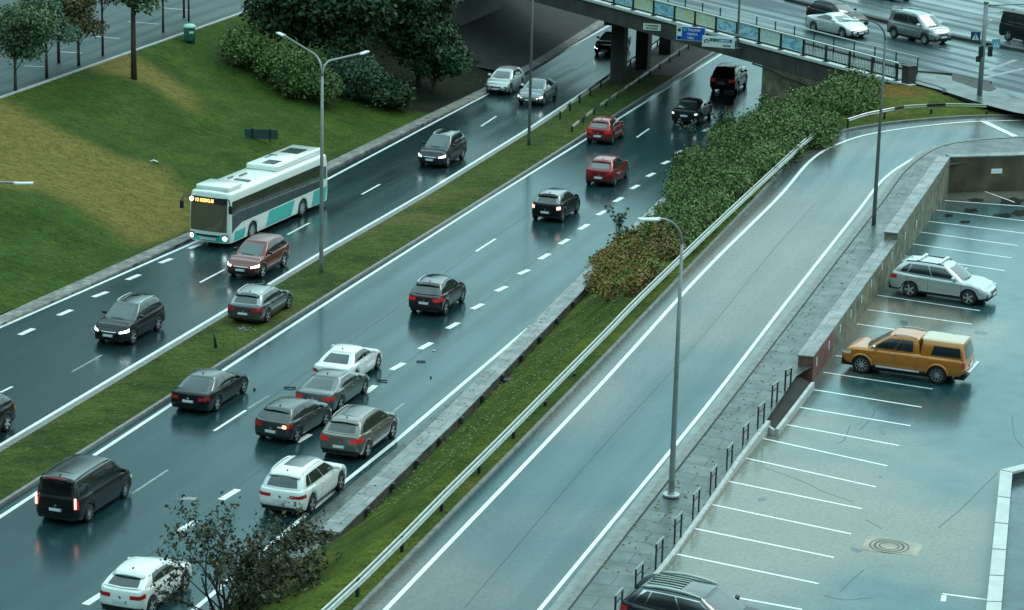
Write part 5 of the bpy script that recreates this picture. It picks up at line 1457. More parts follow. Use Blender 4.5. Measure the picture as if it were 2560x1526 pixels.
    if group == G1 or group is None:      # the highway cars are a touch shorter and taller than their class average
        root.scale = (.95, 1.0, 1.0 + .08 * sm(112, 165, Vector(loc).y))
    return root, S, C, roof_pt, dict(xwF=xwF, xwR=xwR, hw=hw, wtz=wtz, rz=rz_, deckz=deckz)

def T(base, **kw):
    d = dict(base); d.update(kw); return d
SEDAN = dict(L=4.75, W=1.85, H=1.45, wb=2.83, R=.335, fo=.88, cb=(-1.80, 1.16), ct=(-1.02, .28), belt=(.95, 1.00), nose=.70, tail=.985, cuts=[.46, .86], rw0=.08, rw1=.92, rbow=.12,
             side=(.03, .92, .12, .86), kick=.55, wt_=.66, pr=.55, tail_lamp=(.64, .86, 2.2, 3.4), arc=.06)
HATCH = dict(L=4.33, W=1.79, H=1.47, wb=2.65, R=.325, fo=.88, cb=(-1.98, 1.15), ct=(-1.55, .30), belt=(.95, 1.02), nose=.70, tail=1.00, cuts=[.44, .84], rw0=.10, rw1=.84,
             side=(.03, .92, .12, .86), kick=.45, wt_=.70, pr=.42, tail_lamp=(.66, .95, 2.2, 4.0), spoiler=.12, arc=.06, handles=[.1, -.8])
SUV = dict(L=4.55, W=1.86, H=1.66, wb=2.68, R=.355, fo=.90, cb=(-2.10, 1.20), ct=(-1.68, .36), belt=(1.06, 1.13), nose=.86, tail=1.10, sill=.30, cuts=[.43, .80], rw0=.12, rw1=.84,
           side=(.03, .93, .12, .86), kick=.4, wt_=.71, pr=.52, tail_lamp=(.66, .92, 2.2, 4.2), spoiler=.12, rails=True, clad=.12, skirt=.22, arc=.05)
VAN = dict(L=4.97, W=1.93, H=1.90, wb=3.05, R=.345, fo=.92, cb=(-2.43, 1.72), ct=(-2.28, .86), belt=(1.14, 1.17), nose=.92, tail=1.15, sill=.25, cuts=[.30, .64], rw0=.12, rw1=.84,
           side=(.04, .965, .10, .82), kick=.1, wt_=.80, wb_=.96, pr=.46, tail_lamp=(.52, .93, .3, 1.6), arc=.03, bulge=.02, handles=[.75, -.2], spoiler=.08)

def pose(rear, front, wb, W_, side=-1):
    """centre and heading from the photo positions of the rear and front wheels (their outer foot) on one side"""
    d = front - rear; d.z = 0; d.normalize(); lat = Vector((-d.y, d.x, 0))
    return d, lat
def put(rear_px, front_px, k, z=0.0, side=-1, az=None, pin='rear', zf=None):
    """location and rotation so that the wheels on one side (side -1: the right, 1: the left) stand where the photo shows them"""
    a = P(*rear_px, z) if zf is None else PF(*rear_px, zf); b = P(*front_px, z) if zf is None else PF(*front_px, zf)
    d = b - a; d.z = 0; d.normalize()
    if az is not None: d = Vector((math.sin(az), math.cos(az), 0))
    lat = Vector((-d.y, d.x, 0)); xw = k['L'] / 2 - k['fo'] - k['wb'] / 2       # middle of the wheelbase ahead of the centre
    midp = (a + b) / 2 if pin == 'mid' else (a + d * k['wb'] / 2 if pin == 'rear' else b - d * k['wb'] / 2)
    c = midp - d * xw - lat * side * (k['W'] / 2 - .06); c.z = a.z
    return c, math.atan2(d.y, d.x)
AZ = PHI
G1 = 'cars driving on the highway'
# black people carrier
k = T(VAN, paint=paint('black', (.004, .005, .006), 0, .35), tail_mat=M_TAILON, rails=True, rail_mat=M_DARKM, pano=(-1.6, .2, .42), rearglass=pmat('black_glass', (.008, .009, .01), .12, coat=.3), rim='ten')
c, r = put((226, 1306), (309.7, 1243), k, az=AZ + .02, pin='mid'); rt, S, C, rp, q = car('people_carrier', 'black people carrier with tall glowing tail lights beside the median kerb', G1, c, r, T(k, cat='van'))
for sgn in (1, -1):
    p = S.pt(S.R0 if sgn > 0 else S.R0 + 8, .78); mb = MB(); mb.box((p[0] - .02, sgn * (q['hw'] * .86), .98), (.05, .09, .42), 0, 0, .02); mb.build('brake_light', M_TAILHOT, rt)
mb = MB(); mb.box((-2.36, 0, 1.86), (.05, .9, .04)); mb.build('high_brake_light', M_TAIL, rt)
# black saloon
k = T(SEDAN, L=4.84, W=1.86, H=1.46, wb=2.89, paint=paint('black', (.004, .005, .006), 0, .35), cb=(-1.86, 1.10), ct=(-1.08, .26), fo=.84)
c, r = put((543.5, 1028.1), (608.7, 983.1), k, az=AZ + .01, pin='mid'); car('saloon_car', 'black saloon with red tail lights driving beside the median kerb', G1, c, r, k)
# white saloon
k = T(SEDAN, paint=paint('white', (.78, .80, .78), 0), rim='five', cuts=[.50, .94], tail=1.0, wiper=False)
c, r = put((900, 985), (946, 916), k, az=AZ - .0, pin='front'); c = c + fst(0, 0)
f_ = P(946, 921); dd = Vector((math.sin(AZ), math.cos(AZ), 0)); lat = Vector((-dd.y, dd.x, 0)); xw = k['L'] / 2 - k['fo'] - k['wb'] / 2
c = f_ - dd * (k['wb'] / 2 + xw) + lat * (k['W'] / 2 - .06); car('saloon_car', 'clean white saloon at the back of the cluster of stopped cars', G1, c, r, k)
# grey saloon, sleek
k = T(SEDAN, L=4.80, W=1.86, H=1.42, paint=paint('grey', (.13, .14, .135), .6), ct=(-.95, .30), cb=(-1.95, 1.15), chrome=True, tail_mat=M_TAILON, skirt_line=True)
f_ = P(913, 983); dd = Vector((math.sin(AZ + .02), math.cos(AZ + .02), 0)); lat = Vector((-dd.y, dd.x, 0))
xw = k['L'] / 2 - k['fo'] - k['wb'] / 2
c = f_ - dd * (k['wb'] / 2 + xw) + lat * (k['W'] / 2 - .06); car('saloon_car', 'mid grey saloon with lit red lamps touching the white saloon', G1, c, math.atan2(dd.y, dd.x), k)
# grey hatchback
k = T(HATCH, L=4.30, W=1.80, H=1.47, paint=paint('slate', (.055, .065, .065), .6), tail_mat=M_TAIL, rim='five')
c, r = put((740, 1107), (825, 1040), k, az=AZ + .10, pin='rear'); rt, S, C, rp, q = car('hatchback', 'dark grey hatchback with orange indicator lit in the cluster of stopped cars', G1, c, r, k)
p = S.pt(S.R0 + 8.5, .80); mb = MB(); mb.box((p[0] - .03, p[1] * .93, p[2]), (.05, .16, .12), 0, 0, .03); mb.build('indicator', pmat('amber', (.9, .5, .1), .3, emis=(1, .55, .15), es=5), rt)
p = S.pt(S.R0 + 7, .74); mb = MB(); mb.box((p[0] - .02, p[1] * .86, p[2]), (.04, .22, .06), 0, 0, .02); mb.build('reversing_light', M_PLATE, rt)
# beige grey crossover
k = T(SUV, L=4.85, W=1.89, H=1.67, wb=2.88, paint=paint('champagne', (.21, .20, .175), .6), cb=(-2.25, 1.45), ct=(-1.80, .50), clad=None, rails=True, rail_mat=MATS['pale_galvanised'], pano=(-1.3, .2, .60), pano_mat=pmat('roof_glass_grey', (.06, .08, .08), .1, coat=.8), belt=(1.05, 1.16), tail=1.13, tail_mat=M_TAILON, pr=.40, rim='five', skirt=.18, fo=.95)
c, r = put((917.7, 1145), (976, 1103), k, az=AZ + .015, pin='rear'); car('crossover_car', 'champagne grey crossover with pale roof rails nearest the low wall in the cluster', G1, c, r, k)
# white large SUV
k = T(SUV, L=4.95, W=1.96, H=1.70, wb=2.95, R=.38, paint=paint('white', (.78, .80, .78), 0), pano=(-1.15, .35, .58), pano_mat=MATS['roof_glass_grey'], rails=True, rail_mat=M_WHITEP, clad=None, tail_mat=M_TAIL, skirt=.10, ct=(-1.95, .35), cb=(-2.30, 1.35), tail_lamp=(.66, .84, 2.8, 4.2), fo=.95)
c, r = put((778, 1262), (853, 1224), k, az=AZ + .015, pin='front'); car('sport_utility_vehicle', 'large white sport utility vehicle with glass roof behind the leafy tree', G1, c, r, k)
# white compact crossover at the bottom
k = T(SUV, L=4.36, W=1.80, H=1.56, wb=2.64, R=.36, paint=paint('white', (.78, .80, .78), 0), rails=False, ct=(-1.35, .25), cb=(-2.0, 1.12), belt=(1.02, 1.16), tail=1.10, clad=None, skirt=.22, rw0=.10, rw1=.80, tail_lamp=(.66, .86, 2.6, 3.4), side=(.03, .80, .12, .86), kickb=.6, kick=.3, spoiler=.20, tR=.07)
c = P(330, 1560) ; rear_c = P(330, 1512, .0)
dd = Vector((math.sin(AZ + .02), math.cos(AZ + .02), 0)); base_c = P(298, 1552, 0)
rt, S, C, rp, q = car('compact_crossover', 'white compact crossover with dark rear window at the bottom edge left of the tree', G1, base_c + dd * 2.1, math.atan2(dd.y, dd.x), k)
# dark plum crossover
k = T(SUV, L=4.38, W=1.80, H=1.60, wb=2.63, R=.345, paint=paint('plum', (.050, .026, .032), .5), pano=(-.6, .3, .55), rails=True, rail_mat=M_CHROME, tail_mat=M_TAILON, cb=(-2.0, 1.12), ct=(-1.55, .30), belt=(1.02, 1.12), tail=1.06, nose=.80, clad=.08)
c, r = put((1112.6, 788.2), (1156.3, 754.9), k, az=AZ, pin='mid'); car('crossover_car', 'dark plum crossover with silver roof rails alone in the middle lane', G1, c, r, k)
# black hatchback
k = T(HATCH, L=4.15, W=1.78, H=1.52, wb=2.6, paint=paint('black', (.004, .005, .006), 0, .35), roof_paint=paint('silverroof', (.20, .23, .23), .5), pano=(-.5, .2, .58), tail_mat=M_TAILHOT, tail_lamp=(.66, .9, .6, 2.2), cb=(-1.92, 1.08), ct=(-1.55, .28), belt=(.98, 1.06), tail=1.04)
c, r = put((1407.8, 559), (1440.2, 528.7), k, az=AZ + .04, pin='mid'); car('hatchback', 'black hatchback with open dark roof panel between the plum crossover and the red cars', G1, c, r, k)
# red hatchback and red saloon ahead, reflected red glow put into their paint
GLOW_RED = paint('red_glow', (.22, .012, .014), .3)
k = T(HATCH, L=4.25, W=1.78, H=1.50, paint=GLOW_RED, tail_mat=M_TAIL, rearglass=pmat('grey_rear_glass', (.16, .15, .15), .12, coat=.8), cb=(-1.95, 1.1), ct=(-1.45, .3))
d0 = P(1507, 466); car('hatchback', 'nearer of the two red cars, in the left lane ahead of the black hatchback', G1, P(1519, 452), math.atan2(DV.y, DV.x), k)
k = T(HATCH, L=3.95, W=1.70, H=1.48, wb=2.45, paint=GLOW_RED, tail_mat=M_TAILON, rearglass=MATS['grey_rear_glass'], cb=(-1.82, .98), ct=(-1.42, .2), fo=.78)
car('hatchback', 'farther of the two red cars, by the median near the bridge', G1, P(1514, 350), math.atan2(DV.y, DV.x), k)
# dark cars near the bridge
DK = paint('night', (.006, .008, .009), .1, .4)
k = T(SEDAN, paint=DK, tail_mat=pmat('dim_lamp', (.5, .5, .5), .3, emis=(.9, .9, 1), es=1.0), tail_lamp=(.66, .82, .4, 1.4))
car('saloon_car', 'nearly black saloon in the shade before the bridge, half behind the shrubs', G1, P(1730, 300), math.atan2(DV.y, DV.x), k)
k = T(SUV, paint=paint('maroon_dark', (.030, .012, .012), .2), L=4.7, W=1.9, H=1.75, rails=False)
car('sport_utility_vehicle', 'very dark sport utility vehicle just under the bridge in the right lane', G1, P(1822, 222), math.atan2(DV.y, DV.x), k)
# estate car on the median
k = T(SUV, L=4.75, W=1.83, H=1.50, wb=2.80, R=.335, paint=paint('graphite', (.075, .082, .085), .6), roof_paint=paint('silver_top', (.30, .33, .33), .6), belt=(.95, 1.02), nose=.72, tail=1.0, sill=.24, clad=None, rails=True, cb=(-2.15, 1.12), ct=(-1.72, .28), pano=(-.1, .22, .55), tail_mat=M_TAIL, skirt_line=True, skirt=.16, pr=.48)
c, r = put((672, 808), (718, 771), k, z=.16, az=AZ - .02, pin='mid'); car('estate_car', 'grey estate car standing on the median grass with silver roof', None, c, r, T(k))

# ------- towards the camera
AZ2 = AZ + math.pi
def puto(front_px, rear_px, k, daz=0.0, z=0.0):
    """oncoming: its left wheels are on the right of the picture"""
    return put(rear_px, front_px, k, z, side=1, az=AZ2 + daz, pin='mid')
k = T(SUV, L=4.55, W=1.84, H=1.67, wb=2.70, paint=paint('wine', (.16, .024, .020), .4), head_mat=M_HEADON, rails=False, nose=.90, mirror_mat=M_TRIM, grille_bar=True, tF=.12)
c, r = puto((661, 696), (705, 667), k, .03); car('crossover_car', 'wine red crossover with lit headlights passing the front of the bus', G1, c, r, k)
k = T(SUV, L=4.50, W=1.82, H=1.70, wb=2.63, paint=paint('black', (.004, .005, .006), 0, .35), head_mat=M_HEADON, nose=.92, grille_bar=True, pano=(-1.1, .2, .5), mirror_mat=M_TRIM, tF=.12)
c, r = puto((340.8, 861.2), (387.7, 826.2), k, .03); car('sport_utility_vehicle', 'black sport utility vehicle with bright headlights alone on the left carriageway', G1, c, r, k)
k = T(SUV, L=4.43, W=1.81, H=1.69, wb=2.60, paint=paint('ink', (.016, .022, .026)), head_mat=M_HEADON, nose=.88, pano=(-1.2, .15, .5), grille_bar=True)
c, r = puto((1120.2, 418.8), (1154.4, 399.5), k, .04); car('sport_utility_vehicle', 'dark blue grey sport utility vehicle with chrome grille between bus and silver hatchback', G1, c, r, k)
k = T(HATCH, L=4.28, W=1.78, H=1.47, paint=paint('silver', (.50, .52, .50), .5), head_mat=M_HEAD, nose=.74, mirror_mat=M_WHITEP)
car('hatchback', 'silver hatchback at the left kerb near the bridge', G1, P(1262, 226), math.atan2(-DV.y, -DV.x), k)
k = T(SEDAN, L=4.60, W=1.80, H=1.46, paint=paint('dusk', (.20, .22, .22), .5), head_mat=M_HEADON, mirror_mat=M_WHITEP)
car('saloon_car', 'grey saloon with lit headlights behind the lamp post, right of the silver hatchback', G1, P(1345, 252), math.atan2(-DV.y, -DV.x), k)
k = T(SEDAN, paint=DK, head_mat=M_HEADON, mirror_mat=M_DARKM, H=1.5)
car('saloon_car', 'black saloon with glaring headlights under the bridge beside the pier', G1, P(1531, 130), math.atan2(-DV.y, -DV.x), k)
k = T(SUV, L=4.45, W=1.80, H=1.6, wb=2.63, paint=paint('black', (.004, .005, .006), 0, .35), head_mat=M_HEADON, rim='five')
c, r = puto((-34, 1098), (20, 1078), k, .03); c2, r2_ = put((20, 1077), (-34, 1110), k, 0, side=1, az=AZ2 + .03, pin='rear'); car('crossover_car', 'black car cut off by the left edge of the picture', G1, c2, r2_, k)

# ------- parked
G2 = 'cars standing in the parking area'
k = T(SUV, L=4.82, W=1.86, H=1.68, wb=2.745, R=.35, fo=.95, paint=paint('pale_silver', (.50, .54, .52), .55), nose=.84, tail=1.08, cb=(-2.22, 1.22), ct=(-1.80, .38), belt=(1.02, 1.12), rails=False, clad=.10, head_mat=M_HEAD, mirror_mat=paint('pale_silver', (.5, .5, .5)), fin_mat=M_WHITEP, handles=[.2, -.75], tail_lamp=(.66, .9, 1.2, 4.8), skirt=.28, rim='five', eR=[.12, .0, 0, .06, .10, .16])
c, r = put((2271.5, 742.6), (2420.9, 764.4), k, z=ZP, pin='mid'); rt, S, C, rp, q = car('estate_car', 'pale silver estate with two roof bars backed up to the stone wall', G2, c, r, k)
for x in (-1.05, -.05):
    mb = MB(); z = q['rz'](x) + .13; mb.box((x, 0, z), (.10, 1.32, .035), 0, 0, .012)
    for y in (-.58, .58): mb.box((x, y, z - .06), (.14, .08, .12), 0, 0, .02)
    mb.build('roof_bar', M_WHITEP, rt)
for s_ in (1, -1):
    mb = MB(); xs_ = np.linspace(-1.6, .15, 8); mb.tube([(x, s_ * (q['wtz'] - .04), q['rz'](x) + .05) for x in xs_], .025, 6); mb.build('roof_rail', M_TRIM, rt)
# orange pickup with canopy
ORG = paint('orange', (.52, .165, .016), .25); ORG2 = pmat('paint_canopy_top', (.52, .42, .26), .35, .2, 1.0)
k = T(SUV, L=5.30, W=1.87, H=1.80, wb=3.15, R=.385, fo=.98, paint=ORG, nose=1.0, tail=1.14, cb=(-.80, 1.62), ct=(-.66, .72), belt=(1.12, 1.14), sill=.42, rails=True, rail_mat=M_STEEL, clad=None, head_mat=M_HEAD, mirror_mat=M_CHROME, cuts=[.50], kick=.0, side=(.04, .90, .12, .84), spoiler=None, norear=True, fin=False, rim='ten', tail_lamp=(.48, .88, -.2, 1.6), skirt=.14, handles=[.35, -.50], seams=[1.35, .30, -.62], handle_mat=M_CHROME, wt_=.74, hood=.12, grille_bar=True)
c, r = put((2340.8, 961.2), (2152.1, 934.5), k, z=ZP, side=1, pin='mid'); rt, S, C, rp, q = car('pickup_truck', 'orange pickup truck with canopy parked nose to the reddish wall end', G2, c, r, T(k, cat='pickup'))
# canopy over the bed
xs2 = list(np.linspace(0, 1, 22)); lb = plan_loop(-.72, -2.60, .86, .06, .08, .0, .05, 0, .03, xs2, 9, 3); lt = plan_loop(-.72, -2.44, .70, .08, .10, .0, .04, 0, .04, xs2, 9, 3)
cv = np.array([0, .5, 1.0]); crow = []
for v in cv: b3 = lb * (1 - v) + lt * v; crow.append(np.stack([b3[:, 0], b3[:, 1] * (1 + .03 * math.sin(math.pi * v)), np.full(len(b3), 1.12 * (1 - v) + 1.74 * v)], 1))
crow = np.array(crow); CN = Shell(crow, cv, 9, 3, 22); N2 = crow.shape[1]; V = crow.reshape(-1, 3).tolist(); Fc = []
for sc_, dzv in [(.96, .03), (.8, .055), (.4, .075), (0, .08)]:
    ring = crow[-1].copy(); ring[:, 1] *= sc_; ring[:, 2] += dzv; V += ring.tolist()
for j in range(6): Fc += cap_faces(N2, j * N2)
cn = obj('canopy', V, Fc, [ORG, ORG2], rt, True, [0 if i < 2 * N2 else 1 for i in range(len(Fc))])
for a, b in ((CN.L0, CN.L1), (CN.RS1, CN.RS)):
    CN.patch(a + (b - a) * .22, a + (b - a) * .97, .12, .72, 10, 3, .012, shape=lambda fu, fv: (fu if fv == 0 else .10 * fv + fu * (1 - .10 * fv), fv)).build('canopy_window', M_GLASS, cn, True)
CN.patch(CN.R0 + .5, CN.R0 + 7.5, .05, .85, 8, 3, .012).build('canopy_hatch', M_GLASS, cn, True)
mb = MB(); mb.box((-.725, 0, 1.42), (.035, 1.62, .72)); mb.build('canopy_gap', M_BLACK, rt)
mb = MB()
for s_ in (1, -1): mb.tube([(1.05, s_ * .93, .42), (-.75, s_ * .93, .42)], .045, 8)
mb.build('side_step', M_STEEL, rt)
mb = MB(); mb.box((-2.72, 0, .62), (.16, 1.7, .16), 0, 0, .05); mb.build('rear_bumper', M_CHROME, rt)
for s_ in (1, -1):
    for xw in (q['xwF'], q['xwR']):
        mb = MB()
        pts = [(xw + .455 * math.cos(a), s_ * .945, .385 + .455 * math.sin(a)) for a in np.linspace(.1, math.pi - .1, 14)]; mb.tube(pts, .05, 6)
        mb.build('wheel_flare', ORG, rt, True)
# black large estate at the bottom
k = T(SUV, L=4.80, W=1.94, H=1.71, wb=2.90, R=.38, fo=.95, paint=paint('black_blue', (.012, .017, .021)), cb=(-2.22, 1.30), ct=(-1.80, .40), belt=(1.05, 1.14), rails=False, clad=.0, chrome=True, pano=(-.35, .35, .55), pano_mat=MATS['roof_glass_grey'], mirror_mat=M_TRIM, handles=[.2, -.75])
az3 = None; a_ = P(1640, 1520, ZP); d_ = P(1805, 1555, ZP) - P(1640, 1520, ZP); d_.z = 0; d_.normalize()
c = P(1746, 1600, ZP); rt, S, C, rp, q = car('sport_utility_vehicle', 'black sport utility vehicle with chrome window frames and ribbed roof at the bottom edge', G2, c, math.atan2(d_.y, d_.x), k)
for s_ in (1, -1):
    mb = MB(); xs_ = np.linspace(-1.65, .30, 10); mb.tube([(x, s_ * (q['wtz'] - .02), q['rz'](x) + .05 + .05 * math.sin(math.pi * i / 9)) for i, x in enumerate(xs_)], [.025, .045, .05, .05, .05, .05, .05, .05, .04, .02], 8); mb.build('roof_rail', MATS['pale_galvanised'], rt, True)
mb = MB()
for j in range(5):
    y = -.36 + .18 * j; mb.tube([rp(x, y, .02) for x in np.linspace(-1.6, -.45, 6)], .022, 5)
mb.build('roof_rib', MATS['pale_galvanised'], rt, True)

# ------- on the bridge
G3 = 'vehicles on the bridge'
k = T(SEDAN, L=4.70, W=1.88, H=1.39, wb=2.78, paint=paint('pearl', (.55, .58, .57), .4), cb=(-1.95, 1.05), ct=(-.75, .12), cuts=[.60], kick=.75, head_mat=M_HEAD, side=(.03, .80, .12, .86), seams=[1.0, -.35], handles=[-.1], rim='five', gr0=.3, gr1=.74, tF=.12)
c, r = put((2032, 80), (2106.5, 96.5), k, z=ZD, side=-1, pin='mid'); HB = r
car('coupe', 'white coupe crossing the bridge behind the glazed railing', G3, c, r, k)
dirB = Vector((math.cos(r), math.sin(r), 0))
k = T(SUV, L=4.60, W=1.88, H=1.84, wb=2.85, R=.335, fo=.90, paint=paint('steel_blue', (.23, .27, .27), .5), cb=(-2.22, 1.38), ct=(-2.02, .58), belt=(1.10, 1.12), nose=.98, tail=1.12, rails=True, rail_mat=M_TRIM, cuts=[.38], side=(.04, .86, .14, .84), wt_=.78, kick=.1, head_mat=M_HEAD, clad=.10, rim='disc', mirror_mat=M_WHITEP, bulge=.02)
c, r = put((2229.6, 94.5), (2314.8, 113), k, z=ZD, side=-1, pin='mid'); car('minivan', 'grey blue boxy minivan on the bridge near the signal pole', G3, c, r, T(k, cat='van'))
k = T(SUV, L=4.7, W=1.85, H=1.55, wb=2.8, R=.33, paint=DK, belt=(.95, 1.0), nose=.72, tail=1.0, rails=True, rail_mat=M_DARKM, cb=(-2.1, 1.15), ct=(-1.6, .3))
car('estate_car', 'black estate car on the bridge partly behind the white coupe', G3, P(2092, 62, ZD) , HB, k)
k = T(VAN, paint=DK, L=5.0, W=1.95, H=1.95)
car('van', 'dark van cut off by the right edge of the picture', G3, P(2585, 108, ZD), HB, T(k, cat='van'))
k = T(HATCH, paint=paint('slate', (.055, .065, .065), .6), head_mat=M_HEADON)
car('hatchback', 'dark hatchback at the top edge on the far side of the bridge', G3, P(2215, -6, ZD), HB, k)
# ================================================================== city bus
def bus():
    L_, W_, H_ = 12.0, 2.55, 3.05
    k = dict(L=L_, W=W_, fo=2.75, wb=5.95)
    a, b = P(640.2, 594.0), P(745.8, 545.8)      # its left wheels: front, rear
    d = (a - b); d.z = 0; d.normalize()
    lat = Vector((-d.y, d.x, 0)); mid_ = (a + b) / 2; xw = L_ / 2 - 2.75 - 5.95 / 2
    c = mid_ - d * xw - lat * (W_ / 2 - .05); c.z = 0
    root = empty('city_bus', c, math.atan2(d.y, d.x), 'white and turquoise city bus with orange destination display driving towards the camera', 'bus')
    WHT = paint('bus_white', (.80, .84, .78), 0, .35); TEAL = paint('bus_teal', (.03, .46, .42), 0, .35); MT = pmat('bus_seam', (.10, .12, .12), .5)
    xF, xR = L_ / 2, -L_ / 2; hw = W_ / 2; xwF = xF - 2.75; xwR = xwF - 5.95; Rw = .48; Ra = .56
    ts = list(np.linspace(0, 1, 50))
    for xw_ in (xwF, xwR):
        for q in np.linspace(0, math.pi, 11): ts.append((xF - .35 - (xw_ + Ra * math.cos(q))) / (L_ - .6))
    ts = sorted(t for t in ts if 0 <= t <= 1); t2 = [ts[0]]
    for t in ts[1:]:
        if t - t2[-1] > .002: t2.append(t)
    ts = t2; ns = len(ts); base = plan_loop(xF, xR, hw, .35, .25, .14, .05, .02, .01, ts, 9, 5)
    vs = np.array([0, .05, .14, .28, .34, .60, .86, .94, 1.0]); x0, y0 = base[:, 0], base[:, 1]
    fy = np.interp(vs, [0, .1, .4, .85, 1], [.97, .995, 1, .985, .955]); eF = np.interp(vs, [0, .1, .3, .8, 1], [.10, .02, 0, .10, .26]); eR = np.interp(vs, [0, .1, .5, 1], [.08, .0, 0, .12])
    wF = np.clip((x0 - (xF - .9)) / .9, 0, 1) ** 1.3; wR = np.clip((xR + .7 - x0) / .7, 0, 1) ** 1.5
    zlo = np.full(len(x0), .30)
    for xw_ in (xwF, xwR):
        d2 = Ra ** 2 - (x0 - xw_) ** 2; zlo = np.where(d2 > 0, np.maximum(zlo, Rw + np.sqrt(np.maximum(d2, 0))), zlo)
    rows = np.array([np.stack([x0 - f * wF + r_ * wR, y0 * a_, np.maximum(.30 + (H_ - .50) * v, zlo + .002 * i)], 1) for i, (v, a_, f, r_) in enumerate(zip(vs, fy, eF, eR))])
    S = Shell(rows, vs, 9, 5, ns); N = rows.shape[1]; V = rows.reshape(-1, 3).tolist(); Fc = []
    for sc_, dz_, sx in [(.985, .07, .998), (.95, .12, .994), (.86, .15, .99), (.5, .18, .985), (0, .19, .98)]:
        ring = rows[-1].copy(); ring[:, 1] *= sc_; ring[:, 0] *= sx; ring[:, 2] += dz_; V += ring.tolist()
    for j in range(len(vs) + 4): Fc += cap_faces(N, j * N)
    obj('body', V, Fc, WHT, root, True)
    mb = MB(); mb.box((0, 0, .6), (L_ - 1.2, W_ * .72, .6)); mb.build('underbody', M_UNDER, root)
    # glazing
    GL = pmat('bus_glass', (.020, .030, .028), .07, 0, .6, .7); WS = pmat('bus_windscreen', (.115, .100, .070), .1, 0, .8, .7)
    S.patch(-2.2, 10.2, .24, .83, 14, 6, .012).build('windscreen', WS, root, True)
    S.patch(-2.2, 10.2, .83, .95, 14, 2, .010).build('display_box', M_TRIM, root, True)
    for left in (True, False):
        n_ = 6; e0 = xF - .42; e1 = xR + 1.0; A_, B_ = (S.L0, S.L1) if left else (S.RS1, S.RS)
        uF = S.uside(e0, left, .5); uR = S.uside(e1, left, .5)
        xs_ = np.linspace(e0, e1, n_ + 1)
        S.patch(uF, uR, .37, .88, 60, 3, .009).build('window_band', M_TRIM, root, True)
        for i in range(n_):
            u0, u1 = S.uside(xs_[i] - .02, left, .5), S.uside(xs_[i + 1] + .02, left, .5)
            lowv = .20 if i == 0 else .38
            S.patch(u0, u1, lowv, .87, 8, 3, .012, shape=(lambda fu, fv: (fu, fv + (1 - fv) * .34 * fu ** .7)) if i == 0 else None).build('side_window', GL, root, True)
        u0, u1 = S.uside(e1 - .06, left, .5), S.uside(xR + .35, left, .5)
        S.patch(u0, u1, .52, .80, 4, 2, .012).build('rear_side_grille', MT, root, True)
        # turquoise panels, slanted
        for xa_, xb_, sl in [(xF - .62, xF - 1.95, .5), (xwF - 1.5, xwR + 1.0, .6), (xwR - 1.1, xR + .25, .5)]:
            u0, u1 = S.uside(xa_, left, .2), S.uside(xb_, left, .2)
            S.patch(u0, u1, .02, .34 if xa_ < 4 else .22, 14, 4, .007, shape=lambda fu, fv: (fu * (1 - .12) + .12 * fv, fv)).build('turquoise_panel', TEAL, root, True)
        s_ = 1 if left else -1
    S.patch(-3.5, 11.5, .02, .17, 14, 2, .008).build('front_apron', TEAL, root, True)
    S.patch(.5, 7.5, .17, .20, 8, 1, .030).build('front_trim', M_LAMPW, root, True)
    S.patch(.8, 7.2, .13, .165, 8, 1, .016).build('front_slot', M_BLACK, root, True)
    S.patch(1.8, 6.2, .05, .10, 8, 1, .016).build('number_plate', M_PLATE, root, True)
    for u in (-1.0, 9.0):
        p = S.pt(u, .11); nn = S.nrm(u, .11); mb = MB(); q = p + nn * .02
        for j, (dy, r_) in enumerate(((0, .13),)):
            mb.tube([q - nn * .03, q + nn * .035], [r_, r_ * .8], 12)
        mb.build('headlight', M_HEADON, root, True)
        S.patch(u - 1.2, u + 1.4, .07, .19, 4, 2, .010).build('lamp_recess', M_TRIM, root, True)
    # destination display
    AM = pmat('display_amber', (.5, .16, .03), .5, emis=(1, .42, .12), es=2.6)
    AR = pmat('display_round', (.7, .6, .5), .5, emis=(1, .85, .7), es=2.0)
    p = S.pt(4, .89)
    t = empty('destination_display', (p[0] + .03, 0, p[2]), math.pi / 2); t.parent = root
    bpy.data.objects.remove(t)
    dh = MB(); dh.box((p[0] + .0, 0, p[2]), (.05, 1.9, .30), 0, 0, .01, ry=R(-12)); disp = dh.build('destination_display', M_BLACK, root)
    m1 = text_mesh(disp, "12 KESKUS", .24, 0, 0, AM, name='display_text'); m1.rotation_euler = (R(-10), 0, math.pi / 2); m1.location = (p[0] + .06, -.80, p[2] - .10)
    mb = MB(); mb.tube([(p[0] + .02, -1.0, p[2] + .0), (p[0] + .05, -1.0, p[2] + .0)], .13, 14); mb.build('round_display', AR, root)
    # roof equipment
    mb = MB(); mb.box((xF - 1.35, 0, H_ + .10), (1.6, 2.0, .26), 0, 0, .10); mb.build('front_roof_fairing', WHT, root, True)
    mb = MB(); mb.box((-.3 - 2.6, 0, H_ + .14), (5.6, 1.9, .34), 0, 0, .12); mb.build('rear_roof_fairing', WHT, root, True)
    mb = MB(); mb.box((xF - .72, 0, H_ - .01 - .02), (.06, 1.7, .05)); mb.box((xF - .50, 0, H_ - .08), (.05, 1.8, .04)); mb.build('roof_slot', MT, root)
    mb = MB(); mb.box((-.9, .25, H_ + .315), (1.0, .8, .02)); mb.box((-4.1, .0, H_ + .315), (1.3, 1.1, .02)); mb.build('roof_opening', pmat('roof_dark', (.05, .06, .06), .4), root)
    mb = MB(); mb.box((-2.6, -.55, H_ + .32), (.16, .5, .03)); mb.box((-2.2, -.6, H_ + .32), (.9, .12, .03)); mb.box((2.6, .3, H_ + .015), (.3, .9, .04)); mb.box((1.4, -.3, H_ + .02), (.8, .10, .05)); mb.box((2.4, -.55, H_ + .02), (.6, .08, .04)); mb.build('roof_detail', MT, root)
